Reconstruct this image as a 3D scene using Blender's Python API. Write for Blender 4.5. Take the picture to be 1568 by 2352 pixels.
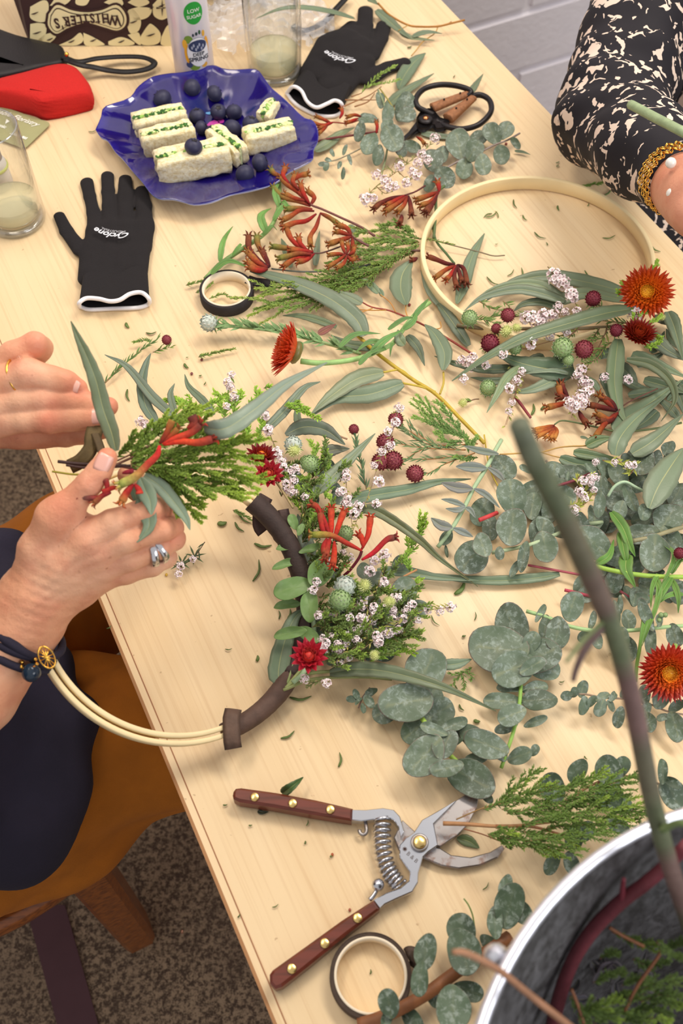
import bpy, bmesh, math, random
import numpy as np
from math import sin, cos, pi, radians, sqrt, atan2
from mathutils import Vector, Matrix, noise
for _o in list(bpy.data.objects): bpy.data.objects.remove(_o, do_unlink=True)
rnd = random.Random(7)
S = bpy.context.scene
COL = S.collection
# ---------------------------------------------------------------- camera
FPX = 2400.0; PITCH = radians(56.7); CAM = Vector((0, 0, 1.53)); TZ = 0.75
FW = Vector((0, cos(PITCH), -sin(PITCH))); UP = Vector((0, sin(PITCH), cos(PITCH))); RT = Vector((1, 0, 0))
cd = bpy.data.cameras.new('camera'); cam = bpy.data.objects.new('camera', cd); COL.objects.link(cam)
cam.location = CAM; cam.rotation_euler = (pi/2 - PITCH, 0, 0)
cd.sensor_fit = 'VERTICAL'; cd.sensor_height = 22.3; cd.lens = FPX/2352*22.3
cd.dof.use_dof = True; cd.dof.focus_distance = 0.93; cd.dof.aperture_fstop = 5.0
cd.clip_start = .02
S.camera = cam
# ---------------------------------------------------------------- world, lights, exposure
w = bpy.data.worlds.new('world'); S.world = w; w.use_nodes = True
w.node_tree.nodes['Background'].inputs[0].default_value = (1.0, .97, .95, 1)
w.node_tree.nodes['Background'].inputs[1].default_value = .60
def area(name, loc, tgt, sx, sy, power, col):
    l = bpy.data.lights.new(name, 'AREA'); l.shape = 'RECTANGLE'; l.size = sx; l.size_y = sy; l.energy = power; l.color = col
    o = bpy.data.objects.new(name, l); COL.objects.link(o); o.location = loc
    o.rotation_euler = (Vector(tgt)-Vector(loc)).to_track_quat('-Z', 'Y').to_euler(); return o
area('ceiling_panel_light', (.75, 1.35, 2.6), (.15, .6, .75), 1.2, .35, 27, (1, .91, .78))
area('ceiling_panel_light', (-.75, .9, 2.6), (-.1, .7, .75), 1.2, .35, 14, (1, .88, .72))
area('window_light', (1.6, -.7, 1.9), (.1, .4, .75), 1.1, 1.1, 20, (.96, .97, 1))
S.view_settings.view_transform = 'Standard'; S.view_settings.look = 'None'; S.view_settings.gamma = 1
S.view_settings.use_curve_mapping = False; S.view_settings.exposure = 0.0
# ---------------------------------------------------------------- pixel -> place helpers
def ray(u, v): return FW + RT*((u-784)/FPX) - UP*((v-1176)/FPX)
def P(u, v, h=0.0):
    d = ray(u, v); return CAM + d*((CAM.z-TZ-h)/-d.z)
def D(u, v, z): return CAM + ray(u, v)*z
def depth(p): return (p-CAM).dot(FW)
def onplane(u, v, p0, n):
    d = ray(u, v); return CAM + d*((p0-CAM).dot(n)/d.dot(n))
FR = dict(Z=(0,0,1), F=(0,0,.4974), A=(600,0,.38265), B=(400,400,.44643), C=(950,400,.39413), E=(550,900,.35077), G=(950,900,.39413),
          K=(750,1350,.52168), N=(1000,1750,.36224), Q=(200,800,.38265), H=(0,720,.31888), T=(500,1700,.44643), W=(0,350,.28699), X=(0,1300,.44728))
def fx(fr, pts):
    ox, oy, s = FR[fr]; return [(ox+p[0]*s, oy+p[1]*s)+tuple(p[2:]) for p in pts]
def srgb(r, g, b):
    f = lambda c: (c/255/12.92 if c/255 <= .04045 else ((c/255+.055)/1.055)**2.4)
    return (f(r), f(g), f(b))
# ---------------------------------------------------------------- mesh builder
class MB:
    def __init__(s): s.v = []; s.f = []; s.c = []
    def add(s, vs, fs, cs):
        b = len(s.v); s.v += [tuple(v) for v in vs]; s.f += [tuple(i+b for i in f) for f in fs]
        s.c += list(cs) if isinstance(cs, list) else [cs]*len(vs)
    def box(s, c, x, y, z, col, M=None):      # centre, half sizes
        vs = [Vector((c[0]+i*x, c[1]+j*y, c[2]+k*z)) for i in (-1, 1) for j in (-1, 1) for k in (-1, 1)]
        if M: vs = [M @ q for q in vs]
        s.add(vs, [(0,1,3,2),(4,6,7,5),(0,4,5,1),(2,3,7,6),(0,2,6,4),(1,5,7,3)], col)
    def tube(s, path, rad, seg=8, col=(.5,.5,.5), cap=True, flat=None, up=None):
        n = len(path); path = [Vector(p) for p in path]
        if not hasattr(rad, '__len__'): rad = [rad]*n
        cols = col if isinstance(col, list) else [col]*n
        t0 = (path[1]-path[0]).normalized(); a = Vector(up) if up else (Vector((0, 0, 1)) if abs(t0.z) < .9 else Vector((1, 0, 0)))
        vs = []; cs = []
        for i, p in enumerate(path):
            t = (path[min(i+1, n-1)]-path[max(i-1, 0)])
            t = t.normalized() if t.length > 1e-9 else t0
            a = (a - t*a.dot(t)); a = a.normalized() if a.length > 1e-6 else t.orthogonal().normalized()
            b = t.cross(a)
            for k in range(seg):
                th = 2*pi*k/seg; vs.append(p+(b*cos(th)+a*sin(th)*(flat or 1))*rad[i]); cs.append(cols[i])
        fs = [(i*seg+k, i*seg+(k+1) % seg, (i+1)*seg+(k+1) % seg, (i+1)*seg+k) for i in range(n-1) for k in range(seg)]
        if cap: fs += [tuple(range(seg))[::-1], tuple((n-1)*seg+k for k in range(seg))]
        s.add(vs, fs, cs)
    def lathe(s, prof, seg, col, M=None, close=False):
        n = len(prof); cols = col if isinstance(col, list) else [col]*n
        vs = []; cs = []
        for i, (r, z) in enumerate(prof):
            for k in range(seg):
                th = 2*pi*k/seg; q = Vector((r*cos(th), r*sin(th), z)); vs.append(M @ q if M else q); cs.append(cols[i])
        m = n if close else n-1
        fs = [(i*seg+k, i*seg+(k+1) % seg, ((i+1) % n)*seg+(k+1) % seg, ((i+1) % n)*seg+k) for i in range(m) for k in range(seg)]
        if not close:
            if prof[0][0] > 1e-6: fs.append(tuple(range(seg))[::-1])
            if prof[-1][0] > 1e-6: fs.append(tuple((n-1)*seg+k for k in range(seg)))
        s.add(vs, fs, cs)
    def ball(s, c, r, seg=10, rings=6, col=(.5,.5,.5), sc=(1,1,1), M=None):
        T = Matrix.Translation(Vector(c)) @ (M or Matrix()) @ Matrix.Diagonal((*sc, 1))
        s.lathe([(max(r*sin(pi*i/rings), 1e-7), -r*cos(pi*i/rings)) for i in range(rings+1)], seg, col, T)
    def prism(s, poly, off, col):     # polygon of 3D points extruded by a vector
        n = len(poly); poly = [Vector(p) for p in poly]; off = Vector(off)
        s.add(poly+[p+off for p in poly], [tuple(range(n))[::-1], tuple(range(n, 2*n))]+[(i, (i+1) % n, n+(i+1) % n, n+i) for i in range(n)], col)
WM = {}
def build(name, mb, mat, parent=None, org=None, smooth=True, mesh=None, world=None, kind=None, sub=0, label=None):
    """links ONE mesh object; vertices given in world space unless 'world' (a matrix for local vertices) is passed"""
    if mesh is None:
        if world is None:
            if org is None: org = WM[parent.name].translation if parent else Vector([sum(q[i] for q in mb.v)/len(mb.v) for i in range(3)])
            org = Vector(org); vv = [(q[0]-org.x, q[1]-org.y, q[2]-org.z) for q in mb.v]
            world = Matrix.Translation(org)
        else: vv = mb.v
        mesh = bpy.data.meshes.new(name); mesh.from_pydata(vv, [], mb.f)
        at = mesh.color_attributes.new('Col', 'FLOAT_COLOR', 'POINT')
        at.data.foreach_set('color', [x for c in mb.c for x in (c[0], c[1], c[2], 1.0)])
        if smooth: mesh.polygons.foreach_set('use_smooth', [True]*len(mesh.polygons))
        mesh.materials.append(mat)
        if mesh.validate(): print('VALIDATE', name)
        mesh.update()
    o = bpy.data.objects.new(name, mesh); COL.objects.link(o)
    WM[o.name] = world.copy()
    if parent:
        o.parent = parent; o.matrix_basis = WM[parent.name].inverted() @ world
    else: o.matrix_basis = world
    if sub:
        m = o.modifiers.new('smooth', 'SUBSURF'); m.levels = sub; m.render_levels = sub
    if kind: o['kind'] = kind
    if label: o['label'] = label
    return o
def thing(name, loc, label, cat, group=None):
    o = bpy.data.objects.new(name, None); COL.objects.link(o); o.empty_display_size = .02
    o.location = loc; WM[o.name] = Matrix.Translation(Vector(loc)); o['label'] = label; o['category'] = cat
    if group: o['group'] = group
    return o
def tag(o, label, cat, group=None):
    o['label'] = label; o['category'] = cat
    if group: o['group'] = group
    return o
def smoothpath(pts, n):
    pts = [Vector(p) for p in pts]
    if len(pts) < 2: return pts
    q = [pts[0]*2-pts[1]]+pts+[pts[-1]*2-pts[-2]]; m = len(pts)-1; out = []
    for i in range(n):
        t = i/(n-1)*m; k = min(int(t), m-1); t -= k; a, b, c, d = q[k:k+4]
        out.append(.5*((2*b)+(c-a)*t+(2*a-5*b+4*c-d)*t*t+(3*b-a-3*c+d)*t**3))
    return out
def path3(fr, pts, h, n):
    q = fx(fr, pts); return smoothpath([P(p[0], p[1], p[2] if len(p) > 2 else h) for p in q], n)
def pxm(fr, px, at): return px*FR[fr][2]*depth(at)/FPX
# ---------------------------------------------------------------- materials
def mat(name, base=None, rough=.6, metal=0, trans=0, ior=1.45, noise_s=0, noise_a=0, bump=0, bump_s=200, coat=0, sss=0, alpha=1, spec=.5, tex=None, sheen=0):
    m = bpy.data.materials.new(name); m.use_nodes = True; nt = m.node_tree; N = nt.nodes; Lk = nt.links
    b = N['Principled BSDF']; b.inputs['Roughness'].default_value = rough; b.inputs['Metallic'].default_value = metal
    b.inputs['Transmission Weight'].default_value = trans; b.inputs['IOR'].default_value = ior
    b.inputs['Coat Weight'].default_value = coat; b.inputs['Coat Roughness'].default_value = .08
    b.inputs['Specular IOR Level'].default_value = spec; b.inputs['Alpha'].default_value = alpha
    if sheen: b.inputs['Sheen Weight'].default_value = sheen
    if sss:
        b.inputs['Subsurface Weight'].default_value = sss; b.inputs['Subsurface Radius'].default_value = (.010, .004, .002); b.inputs['Subsurface Scale'].default_value = 1
    tc = N.new('ShaderNodeTexCoord')
    if base is None:
        a = N.new('ShaderNodeVertexColor'); a.layer_name = 'Col'; src = a.outputs[0]
    else:
        a = N.new('ShaderNodeRGB'); a.outputs[0].default_value = (*base, 1); src = a.outputs[0]
    if noise_a:
        nz = N.new('ShaderNodeTexNoise'); nz.inputs['Scale'].default_value = noise_s; nz.inputs['Detail'].default_value = 5
        Lk.new(tc.outputs['Object'], nz.inputs['Vector'])
        mr = N.new('ShaderNodeMapRange'); mr.inputs[1].default_value = .3; mr.inputs[2].default_value = .7
        mr.inputs[3].default_value = 1-noise_a; mr.inputs[4].default_value = 1+noise_a; Lk.new(nz.outputs[0], mr.inputs[0])
        mx = N.new('ShaderNodeVectorMath'); mx.operation = 'SCALE'; Lk.new(src, mx.inputs[0]); Lk.new(mr.outputs[0], mx.inputs['Scale']); src = mx.outputs[0]
    if tex: src = tex(nt, tc, src, b) or src
    Lk.new(src, b.inputs['Base Color'])
    if bump:
        nb = N.new('ShaderNodeTexNoise'); nb.inputs['Scale'].default_value = bump_s; nb.inputs['Detail'].default_value = 4
        Lk.new(tc.outputs['Object'], nb.inputs['Vector']); bp = N.new('ShaderNodeBump'); bp.inputs['Strength'].default_value = bump
        bp.inputs['Distance'].default_value = .001; Lk.new(nb.outputs[0], bp.inputs['Height']); Lk.new(bp.outputs[0], b.inputs['Normal'])
    return m
def mixc(nt, fac, a, b, mode='MIX'):
    m = nt.nodes.new('ShaderNodeMix'); m.data_type = 'RGBA'; m.blend_type = mode
    for i, x in ((0, fac), (6, a), (7, b)):
        if isinstance(x, (int, float)): m.inputs[i].default_value = x
        elif isinstance(x, tuple): m.inputs[i].default_value = (*x, 1)
        else: nt.links.new(x, m.inputs[i])
    return m.outputs[2]
def noi(nt, vec, scale, detail=3, dist=0, out=0, rough=.5):
    n = nt.nodes.new('ShaderNodeTexNoise'); n.inputs['Scale'].default_value = scale; n.inputs['Detail'].default_value = detail
    n.inputs['Distortion'].default_value = dist; n.inputs['Roughness'].default_value = rough; nt.links.new(vec, n.inputs['Vector']); return n.outputs[out]
def ramp(nt, fac, stops):
    r = nt.nodes.new('ShaderNodeValToRGB'); nt.links.new(fac, r.inputs[0]); e = r.color_ramp.elements
    while len(e) < len(stops): e.new(.5)
    for k, (p, c) in enumerate(stops): e[k].position = p; e[k].color = (*c, 1) if isinstance(c, tuple) else (c, c, c, 1)
    return r.outputs[0]
def mapping(nt, vec, sc=(1,1,1), rot=(0,0,0)):
    m = nt.nodes.new('ShaderNodeMapping'); m.inputs['Scale'].default_value = sc; m.inputs['Rotation'].default_value = rot; nt.links.new(vec, m.inputs['Vector']); return m.outputs[0]
def thin(name, tint, rough=.02, k=1.0, base=.04, body=None):
    m = bpy.data.materials.new(name); m.use_nodes = True; nt = m.node_tree; N = nt.nodes; L = nt.links; N.remove(N['Principled BSDF'])
    t = N.new('ShaderNodeBsdfTransparent'); t.inputs[0].default_value = (*tint, 1); g = N.new('ShaderNodeBsdfGlossy'); g.inputs['Roughness'].default_value = rough
    f0 = N.new('ShaderNodeLayerWeight'); f0.inputs[0].default_value = .5; f = N.new('ShaderNodeMath'); f.operation = 'POWER'; f.inputs[1].default_value = 3; L.new(f0.outputs[1], f.inputs[0]); a = N.new('ShaderNodeMath'); a.operation = 'MULTIPLY_ADD'; a.inputs[1].default_value = k; a.inputs[2].default_value = base; a.use_clamp = True
    L.new(f.outputs[0], a.inputs[0]); x = N.new('ShaderNodeMixShader'); L.new(a.outputs[0], x.inputs[0]); L.new(t.outputs[0], x.inputs[1]); L.new(g.outputs[0], x.inputs[2]); 
    if body:
        df = N.new('ShaderNodeBsdfDiffuse'); df.inputs[0].default_value = (*body, 1); y = N.new('ShaderNodeMixShader'); y.inputs[0].default_value = .38; L.new(x.outputs[0], y.inputs[1]); L.new(df.outputs[0], y.inputs[2]); x = y
    L.new(x.outputs[0], N['Material Output'].inputs[0]); return m
TA = radians(26.15)     # table direction, left of the view
def t_ply(nt, tc, src, b):
    v = tc.outputs['Object']
    g = noi(nt, mapping(nt, v, (330, 5, 1)), 1, 5, .3)
    g2 = noi(nt, mapping(nt, v, (26, 1.6, 1)), 1, 4, 1.2)
    g3 = noi(nt, mapping(nt, v, (5, 2, 1)), 1, 3, .6)
    c = mixc(nt, ramp(nt, g3, [(.3, 0.), (.75, 1.)]), srgb(236, 212, 174), srgb(231, 202, 157))
    c = mixc(nt, ramp(nt, g2, [(.42, 0.), (.66, .22)]), c, srgb(217, 182, 132))
    c = mixc(nt, ramp(nt, g, [(.5, 0.), (.72, .34)]), c, srgb(200, 160, 114))
    sp = noi(nt, v, 150, 2)
    c = mixc(nt, ramp(nt, sp, [(.74, 0.), (.78, .5)]), c, srgb(160, 120, 80))
    bp = nt.nodes.new('ShaderNodeBump'); bp.inputs['Strength'].default_value = .25; bp.inputs['Distance'].default_value = .0006
    nt.links.new(g, bp.inputs['Height']); nt.links.new(bp.outputs[0], b.inputs['Normal'])
    return c
def t_conc(nt, tc, src, b):
    v = tc.outputs['Object']
    n1 = noi(nt, v, 190, 4, 0, 0, .75); n2 = noi(nt, v, 9, 3)
    c = mixc(nt, ramp(nt, n1, [(.44, 0.), (.58, 1.)]), srgb(78, 62, 50), srgb(178, 154, 126))
    return mixc(nt, ramp(nt, n2, [(.35, 0.), (.7, .4)]), c, srgb(96, 78, 64))
def t_leafE(nt, tc, src, b):      # glaucous bloom on eucalyptus
    v = tc.outputs['Object']
    oi = nt.nodes.new('ShaderNodeObjectInfo'); mr = nt.nodes.new('ShaderNodeMapRange'); mr.inputs[3].default_value = .72; mr.inputs[4].default_value = 1.22; nt.links.new(oi.outputs['Random'], mr.inputs[0])
    sc = nt.nodes.new('ShaderNodeVectorMath'); sc.operation = 'SCALE'; nt.links.new(src, sc.inputs[0]); nt.links.new(mr.outputs[0], sc.inputs['Scale']); src = sc.outputs[0]
    gm = nt.nodes.new('ShaderNodeNewGeometry'); v = gm.outputs['Position']; n = noi(nt, v, 210, 5, .5, 0, .7); n2 = noi(nt, v, 45, 3, .5)
    c = mixc(nt, ramp(nt, n, [(.50, 0.), (.62, .62)]), src, srgb(158, 172, 164))
    return mixc(nt, ramp(nt, n2, [(.48, 0.), (.64, .6)]), c, srgb(72, 92, 66))
def t_leafL(nt, tc, src, b):
    v = tc.outputs['Object']; c = mixc(nt, ramp(nt, noi(nt, v, 40, 4, .4), [(.45, 0.), (.75, .35)]), src, srgb(128, 146, 122))
    return mixc(nt, ramp(nt, noi(nt, v, 14, 3), [(.45, 0.), (.7, .35)]), c, srgb(84, 100, 72))
def t_leafF(nt, tc, src, b):
    c = mixc(nt, .75, src, srgb(108, 144, 68)); return mixc(nt, ramp(nt, noi(nt, tc.outputs['Object'], 2.2, 4), [(.5, 0.), (.75, .4)]), c, srgb(136, 154, 116))
def t_print(nt, tc, src, b):      # cream flecks on black cloth
    v = mapping(nt, tc.outputs['Object'], (1, 1, 1))
    wv = nt.nodes.new('ShaderNodeVectorMath'); wv.operation = 'MULTIPLY_ADD'
    nt.links.new(noi(nt, v, 60, 2, 0, 1), wv.inputs[0]); wv.inputs[1].default_value = (.02, .02, .02); nt.links.new(v, wv.inputs[2])
    n = noi(nt, mapping(nt, wv.outputs[0], (100, 100, 58)), 1, 1, .5)
    return mixc(nt, ramp(nt, n, [(.585, 0.), (.6, 1.)]), srgb(24, 20, 28), srgb(226, 204, 188))
def t_felt(nt, tc, src, b): return mixc(nt, noi(nt, tc.outputs['Object'], 900, 2), src, srgb(170, 24, 20))
def t_wood(nt, tc, src, b):
    g = noi(nt, mapping(nt, tc.outputs['Object'], (20, 220, 220)), 1, 4, .5)
    return mixc(nt, ramp(nt, g, [(.4, 0.), (.65, .7)]), src, tuple(x*.5 for x in srgb(110, 55, 35)))
def t_blade(nt, tc, src, b):
    n = noi(nt, tc.outputs['Object'], 90, 5, .2, 0, .7)
    f = ramp(nt, n, [(.50, 0.), (.64, .8)])
    mm = nt.nodes.new('ShaderNodeMath'); mm.operation = 'SUBTRACT'; mm.inputs[0].default_value = .9; nt.links.new(f, mm.inputs[1]); mm.use_clamp = True
    nt.links.new(mm.outputs[0], b.inputs['Metallic'])
    return mixc(nt, f, src, srgb(128, 84, 58))
def t_galv(nt, tc, src, b):
    n = noi(nt, mapping(nt, tc.outputs['Object'], (110, 110, 50)), 1, 5, .4, 0, .7)
    nt.links.new(ramp(nt, n, [(.3, .4), (.7, .6)]), b.inputs['Roughness'])
    return mixc(nt, ramp(nt, n, [(.38, 0.), (.66, 1.)]), srgb(86, 84, 84), srgb(128, 127, 130))
def t_bread(nt, tc, src, b):
    n = noi(nt, tc.outputs['Object'], 260, 4, 0, 0, .7)
    bp = nt.nodes.new('ShaderNodeBump'); bp.inputs['Strength'].default_value = .8; bp.inputs['Distance'].default_value = .0016
    nt.links.new(n, bp.inputs['Height']); nt.links.new(bp.outputs[0], b.inputs['Normal'])
    return mixc(nt, ramp(nt, n, [(.35, 0.), (.6, 1.)]), srgb(226, 204, 150), srgb(250, 240, 205))
def t_brickpaint(nt, tc, src, b):
    n = noi(nt, tc.outputs['Object'], 8, 5)
    bp = nt.nodes.new('ShaderNodeBump'); bp.inputs['Strength'].default_value = .35; bp.inputs['Distance'].default_value = .003
    nt.links.new(noi(nt, tc.outputs['Object'], 90, 4), bp.inputs['Height']); nt.links.new(bp.outputs[0], b.inputs['Normal'])
    return mixc(nt, ramp(nt, n, [(.4, 0.), (.7, .5)]), src, srgb(220, 216, 226))
def t_skin(nt, tc, src, b):
    v = tc.outputs['Object']
    n = noi(nt, v, 60, 4); n2 = noi(nt, v, 420, 3, .4)
    c = mixc(nt, ramp(nt, n, [(.45, 0.), (.7, .45)]), src, srgb(196, 118, 92))
    c = mixc(nt, ramp(nt, noi(nt, v, 210, 2), [(.7, 0.), (.76, .35)]), c, srgb(160, 96, 66))
    bp = nt.nodes.new('ShaderNodeBump'); bp.inputs['Strength'].default_value = .35; bp.inputs['Distance'].default_value = .0012
    nt.links.new(n2, bp.inputs['Height']); nt.links.new(bp.outputs[0], b.inputs['Normal'])
    return c
MT = dict(
 ply=mat('birch_plywood', rough=.42, tex=t_ply, spec=.45), conc=mat('speckled_concrete', rough=.8, tex=t_conc),
 leaf=mat('green_leaf', rough=.5, noise_s=60, noise_a=.16, bump=.2, bump_s=300), euc=mat('glaucous_leaf', rough=.42, tex=t_leafE, bump=.2, bump_s=220),
 lance=mat('long_gum_leaf', rough=.4, tex=t_leafL, bump=.15, bump_s=400), leafy=mat('fresh_gum_leaf', rough=.45, tex=t_leafF), needle=mat('fine_foliage', rough=.6), stem=mat('plant_stem', rough=.55, noise_s=90, noise_a=.18, bump=.3, bump_s=400),
 petal=mat('papery_petal', rough=.38, noise_s=150, noise_a=.12), velvet=mat('velvety_flower', rough=.85, noise_s=400, noise_a=.22),
 flower=mat('tiny_white_flower', rough=.7), bud=mat('scaly_bud', rough=.6, noise_s=400, noise_a=.25),
 skin=mat('skin', rough=.48, sss=.12, tex=t_skin, spec=.4), nail=mat('fingernail', srgb(232, 176, 160), rough=.25, coat=.3),
 navy=mat('navy_cloth', srgb(34, 30, 48), rough=.9, noise_s=20, noise_a=.15, bump=.4, bump_s=500), mustard=mat('mustard_cloth', srgb(168, 98, 18), rough=.9, noise_s=30, noise_a=.12, bump=.4, bump_s=700),
 print_=mat('printed_cloth', rough=.8, tex=t_print), glove=mat('black_knit', srgb(27, 23, 25), rough=.92, bump=.5, bump_s=900), rubber=mat('black_rubber', srgb(24, 22, 24), rough=.55, bump=.2, bump_s=500),
 white=mat('white_binding', srgb(238, 236, 240), rough=.8, bump=.3, bump_s=900), ink=mat('print_ink', rough=.6),
 blue=mat('cobalt_glaze', rough=.12, coat=1, noise_s=30, noise_a=.12), red=mat('red_felt', srgb(222, 40, 36), rough=.95, tex=t_felt, bump=.4, bump_s=1200),
 black=mat('black_leather', srgb(28, 25, 27), rough=.5, bump=.4, bump_s=600), gloss=mat('painted_surface', rough=.35), matte=mat('matte_surface', rough=.75, noise_s=40, noise_a=.05),
 rimglass=thin('thick_glass', (.93, .95, .95), .05, 1.0, .22), glass=thin('clear_glass', (.985, .99, .988), .03, 1.0, .035), drink=thin('cloudy_drink', (.99, .98, .90), .05, .3, .02, srgb(250, 244, 206)),
 bread=mat('white_bread', rough=.95, tex=t_bread), fill=mat('sandwich_filling', rough=.6, noise_s=300, noise_a=.3), berry=mat('blueberry_skin', rough=.5, noise_s=120, noise_a=.5),
 rose=mat('rosewood', srgb(112, 50, 36), rough=.35, tex=t_wood, coat=.15), brass=mat('brass', srgb(226, 196, 128), rough=.25, metal=1), steel=mat('polished_steel', srgb(206, 208, 216), rough=.22, metal=1),
 blade=mat('worn_steel_blade', srgb(158, 153, 153), rough=.35, tex=t_blade), dsteel=mat('blackened_steel', srgb(36, 32, 34), rough=.4, metal=.4), rattan=mat('rattan_wrap', srgb(150, 100, 66), rough=.7, noise_s=300, noise_a=.25),
 galv=mat('galvanised_steel', rough=.4, metal=.55, tex=t_galv), rim=mat('bright_rim', srgb(226, 228, 238), rough=.3, metal=.7), bamboo=mat('pale_bamboo', srgb(240, 218, 170), rough=.45, noise_s=25, noise_a=.06),
 gold=mat('gold', srgb(232, 180, 84), rough=.2, metal=1), silver=mat('silver', srgb(218, 218, 224), rough=.18, metal=1), pearl=mat('pearl', srgb(240, 236, 230), rough=.2, coat=.5),
 brick=mat('painted_brick', srgb(232, 228, 236), rough=.6, tex=t_brickpaint), mortar=mat('painted_mortar', srgb(238, 234, 240), rough=.7), chair=mat('varnished_wood', srgb(150, 84, 34), rough=.35, tex=t_wood, coat=.2),
 tape=mat('stem_tape', rough=.7, noise_s=120, noise_a=.2, bump=.4, bump_s=500), core=mat('card_core', srgb(238, 224, 200), rough=.7), film=mat('clear_film', srgb(236, 236, 240), rough=.15, alpha=.38, spec=.8),
)
# ================================================================ THE SETTING
Wd = Vector((cos(TA), sin(TA), 0)); Ld = Vector((-sin(TA), cos(TA), 0))       # across / along the table
def TL(n, a, z=TZ): return Wd*n + Ld*a + Vector((0, 0, z))
m = MB(); m.box((0, 0, -.05), 2.6, 2.6, .05, (.5,)*3); o = build('floor', m, MT['conc'], smooth=False); o['kind'] = 'structure'
WA = 1.55; wp = Ld*WA; wn = -Ld
m = MB(); RW = Matrix.Rotation(TA, 4, 'Z')
m.box((.1, WA+.0455, 1.25), 1.75, .05, 1.25, (.5,)*3, RW)
wall = build('wall_back', m, MT['mortar'], smooth=False, world=Matrix()); wall['kind'] = 'structure'
jz = .263; ch = .1285; bl = .43
js = onplane(1393, 75, wp, wn).dot(Wd)
m = MB(); bm_ = bmesh.new(); bmesh.ops.create_cube(bm_, size=1); bmesh.ops.scale(bm_, vec=(bl-.003, .03, ch-.004), verts=bm_.verts)
bmesh.ops.bevel(bm_, geom=bm_.edges[:], offset=.007, segments=3, affect='EDGES')
m.add([v.co for v in bm_.verts], [[v.index for v in f.verts] for f in bm_.faces], (.6,)*3); bm_.free()
bme = None
for k in range(-2, 17):
    z = jz+ch*(k+.5)
    for i in range(-5, 4):
        s0 = js+bl*(i+.5)+(0 if k % 2 == 0 else bl/2)
        if not -1.5 < s0 < 1.75: continue
        wm = Matrix.Translation(Wd*s0+Ld*(WA+.004+rnd.uniform(-.001, .001))+Vector((0, 0, z))) @ RW
        b = build('brick', m if bme is None else None, MT['brick'], wall, mesh=bme, world=wm, smooth=False); bme = b.data
m = MB(); a = [P(60, 2080, -TZ), P(150, 2080, -TZ), P(245, 2420, -TZ), P(150, 2420, -TZ)]
m.prism([Vector((q.x, q.y, .0)) for q in a], (0, 0, .004), srgb(92, 62, 68)); o = build('trim_1', m, MT['matte'], smooth=False); o['kind'] = 'structure'
# ---------------------------------------------------------------- table
table = thing('worktable', TL(.35, .4, 0), 'long pale plywood worktable carrying all the flowers and tools', 'table')
m = MB(); m.box((.3515, .4, TZ-.012), .3475, 1.1, .012, (.8,)*3, None)
m.f = m.f; build('tabletop', m, MT['ply'], table, world=RW.copy(), smooth=False)
m = MB(); m.box((.0032, .4, TZ-.009), .0012, 1.1, .0092, srgb(168, 122, 82)); m.box((.0098, .4, TZ-.002), .0004, 1.1, .0023, srgb(160, 108, 76)); build('edge_band', m, MT['matte'], table, world=RW.copy(), smooth=False)
m = MB(); m.box((.35, .4, TZ-.06), .26, 1.0, .035, srgb(200, 170, 120)); build('apron', m, MT['matte'], table, world=RW.copy(), smooth=False)
for x in (.12, .58):
    for y in (-.55, 1.35):
        m = MB(); m.box((x, y, .345), .028, .028, .345, srgb(190, 160, 112)); build('leg', m, MT['matte'], table, world=RW.copy(), smooth=False)
# ---------------------------------------------------------------- chair of the left-hand worker
cs = P(205, 2010, -.30); SZ = .455
chair = thing('wooden_chair', TL(-.3, .56, 0), 'varnished brown wooden chair under the worker in mustard trousers', 'chair')
seat = [TL(n_, a_, 0)[:2] for n_, a_ in ((-.088, .40), (-.105, .362), (-.15, .348), (-.22, .343), (-.38, .352), (-.50, .38), (-.52, .56), (-.50, .74), (-.30, .77), (-.12, .75), (-.085, .66), (-.08, .52))]
sp = smoothpath([(x, y, 0) for x, y in seat+seat[:1]], 60)[:-1]; cx = sum(p.x for p in sp)/len(sp); cy = sum(p.y for p in sp)/len(sp)
m = MB(); rings = [(.93, -.036), (.985, -.03), (1, -.018), (.99, -.004), (.95, 0), (.8, -.006), (.4, -.012), (.02, -.012)]; n = len(sp)
for s, z in rings: m.add([(cx+(p.x-cx)*s, cy+(p.y-cy)*s, SZ+z) for p in sp], [], srgb(150, 84, 34))
m.f = [(i*n+k, i*n+(k+1) % n, (i+1)*n+(k+1) % n, (i+1)*n+k) for i in range(len(rings)-1) for k in range(n)]+[tuple(range(n))[::-1], tuple((len(rings)-1)*n+k for k in range(n))]
build('seat', m, MT['chair'], chair)
for (n_, a_) in ((-.118, .402), (-.118, .71), (-.47, .385), (-.47, .73)):
    x, y, _z = TL(n_, a_, 0); tw = TA
    m = MB(); R_ = Matrix.Translation((x, y, 0)) @ Matrix.Rotation(tw, 4, 'Z')
    b0 = .021
    m.add([R_ @ Vector((sx*r, sy*r*1.25, z)) for z, r in ((0, b0*.8), (.01, b0), (SZ-.03, b0*1.12)) for sx, sy in ((-.7, -1), (.7, -1), (1, -.7), (1, .7), (.7, 1), (-.7, 1), (-1, .7), (-1, -.7))],
          [(i*8+k, i*8+(k+1) % 8, (i+1)*8+(k+1) % 8, (i+1)*8+k) for i in range(2) for k in range(8)]+[tuple(range(8))[::-1], tuple(range(16, 24))], srgb(140, 78, 34))
    build('leg', m, MT['chair'], chair, smooth=False)
for q in (TL(-.485, .40, 0), TL(-.485, .72, 0)):
    m = MB(); m.tube([(q[0], q[1], SZ-.01), (q[0]-.05, q[1]-.02, .88)], .016, 8, srgb(150, 84, 34)); build('back_post', m, MT['chair'], chair)
m = MB(); m.tube(smoothpath([TL(-.535, .39, .86), TL(-.56, .56, .88), TL(-.535, .73, .86)], 12), .02, 8, srgb(150, 84, 34), flat=2); build('back_rail', m, MT['chair'], chair)

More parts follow.
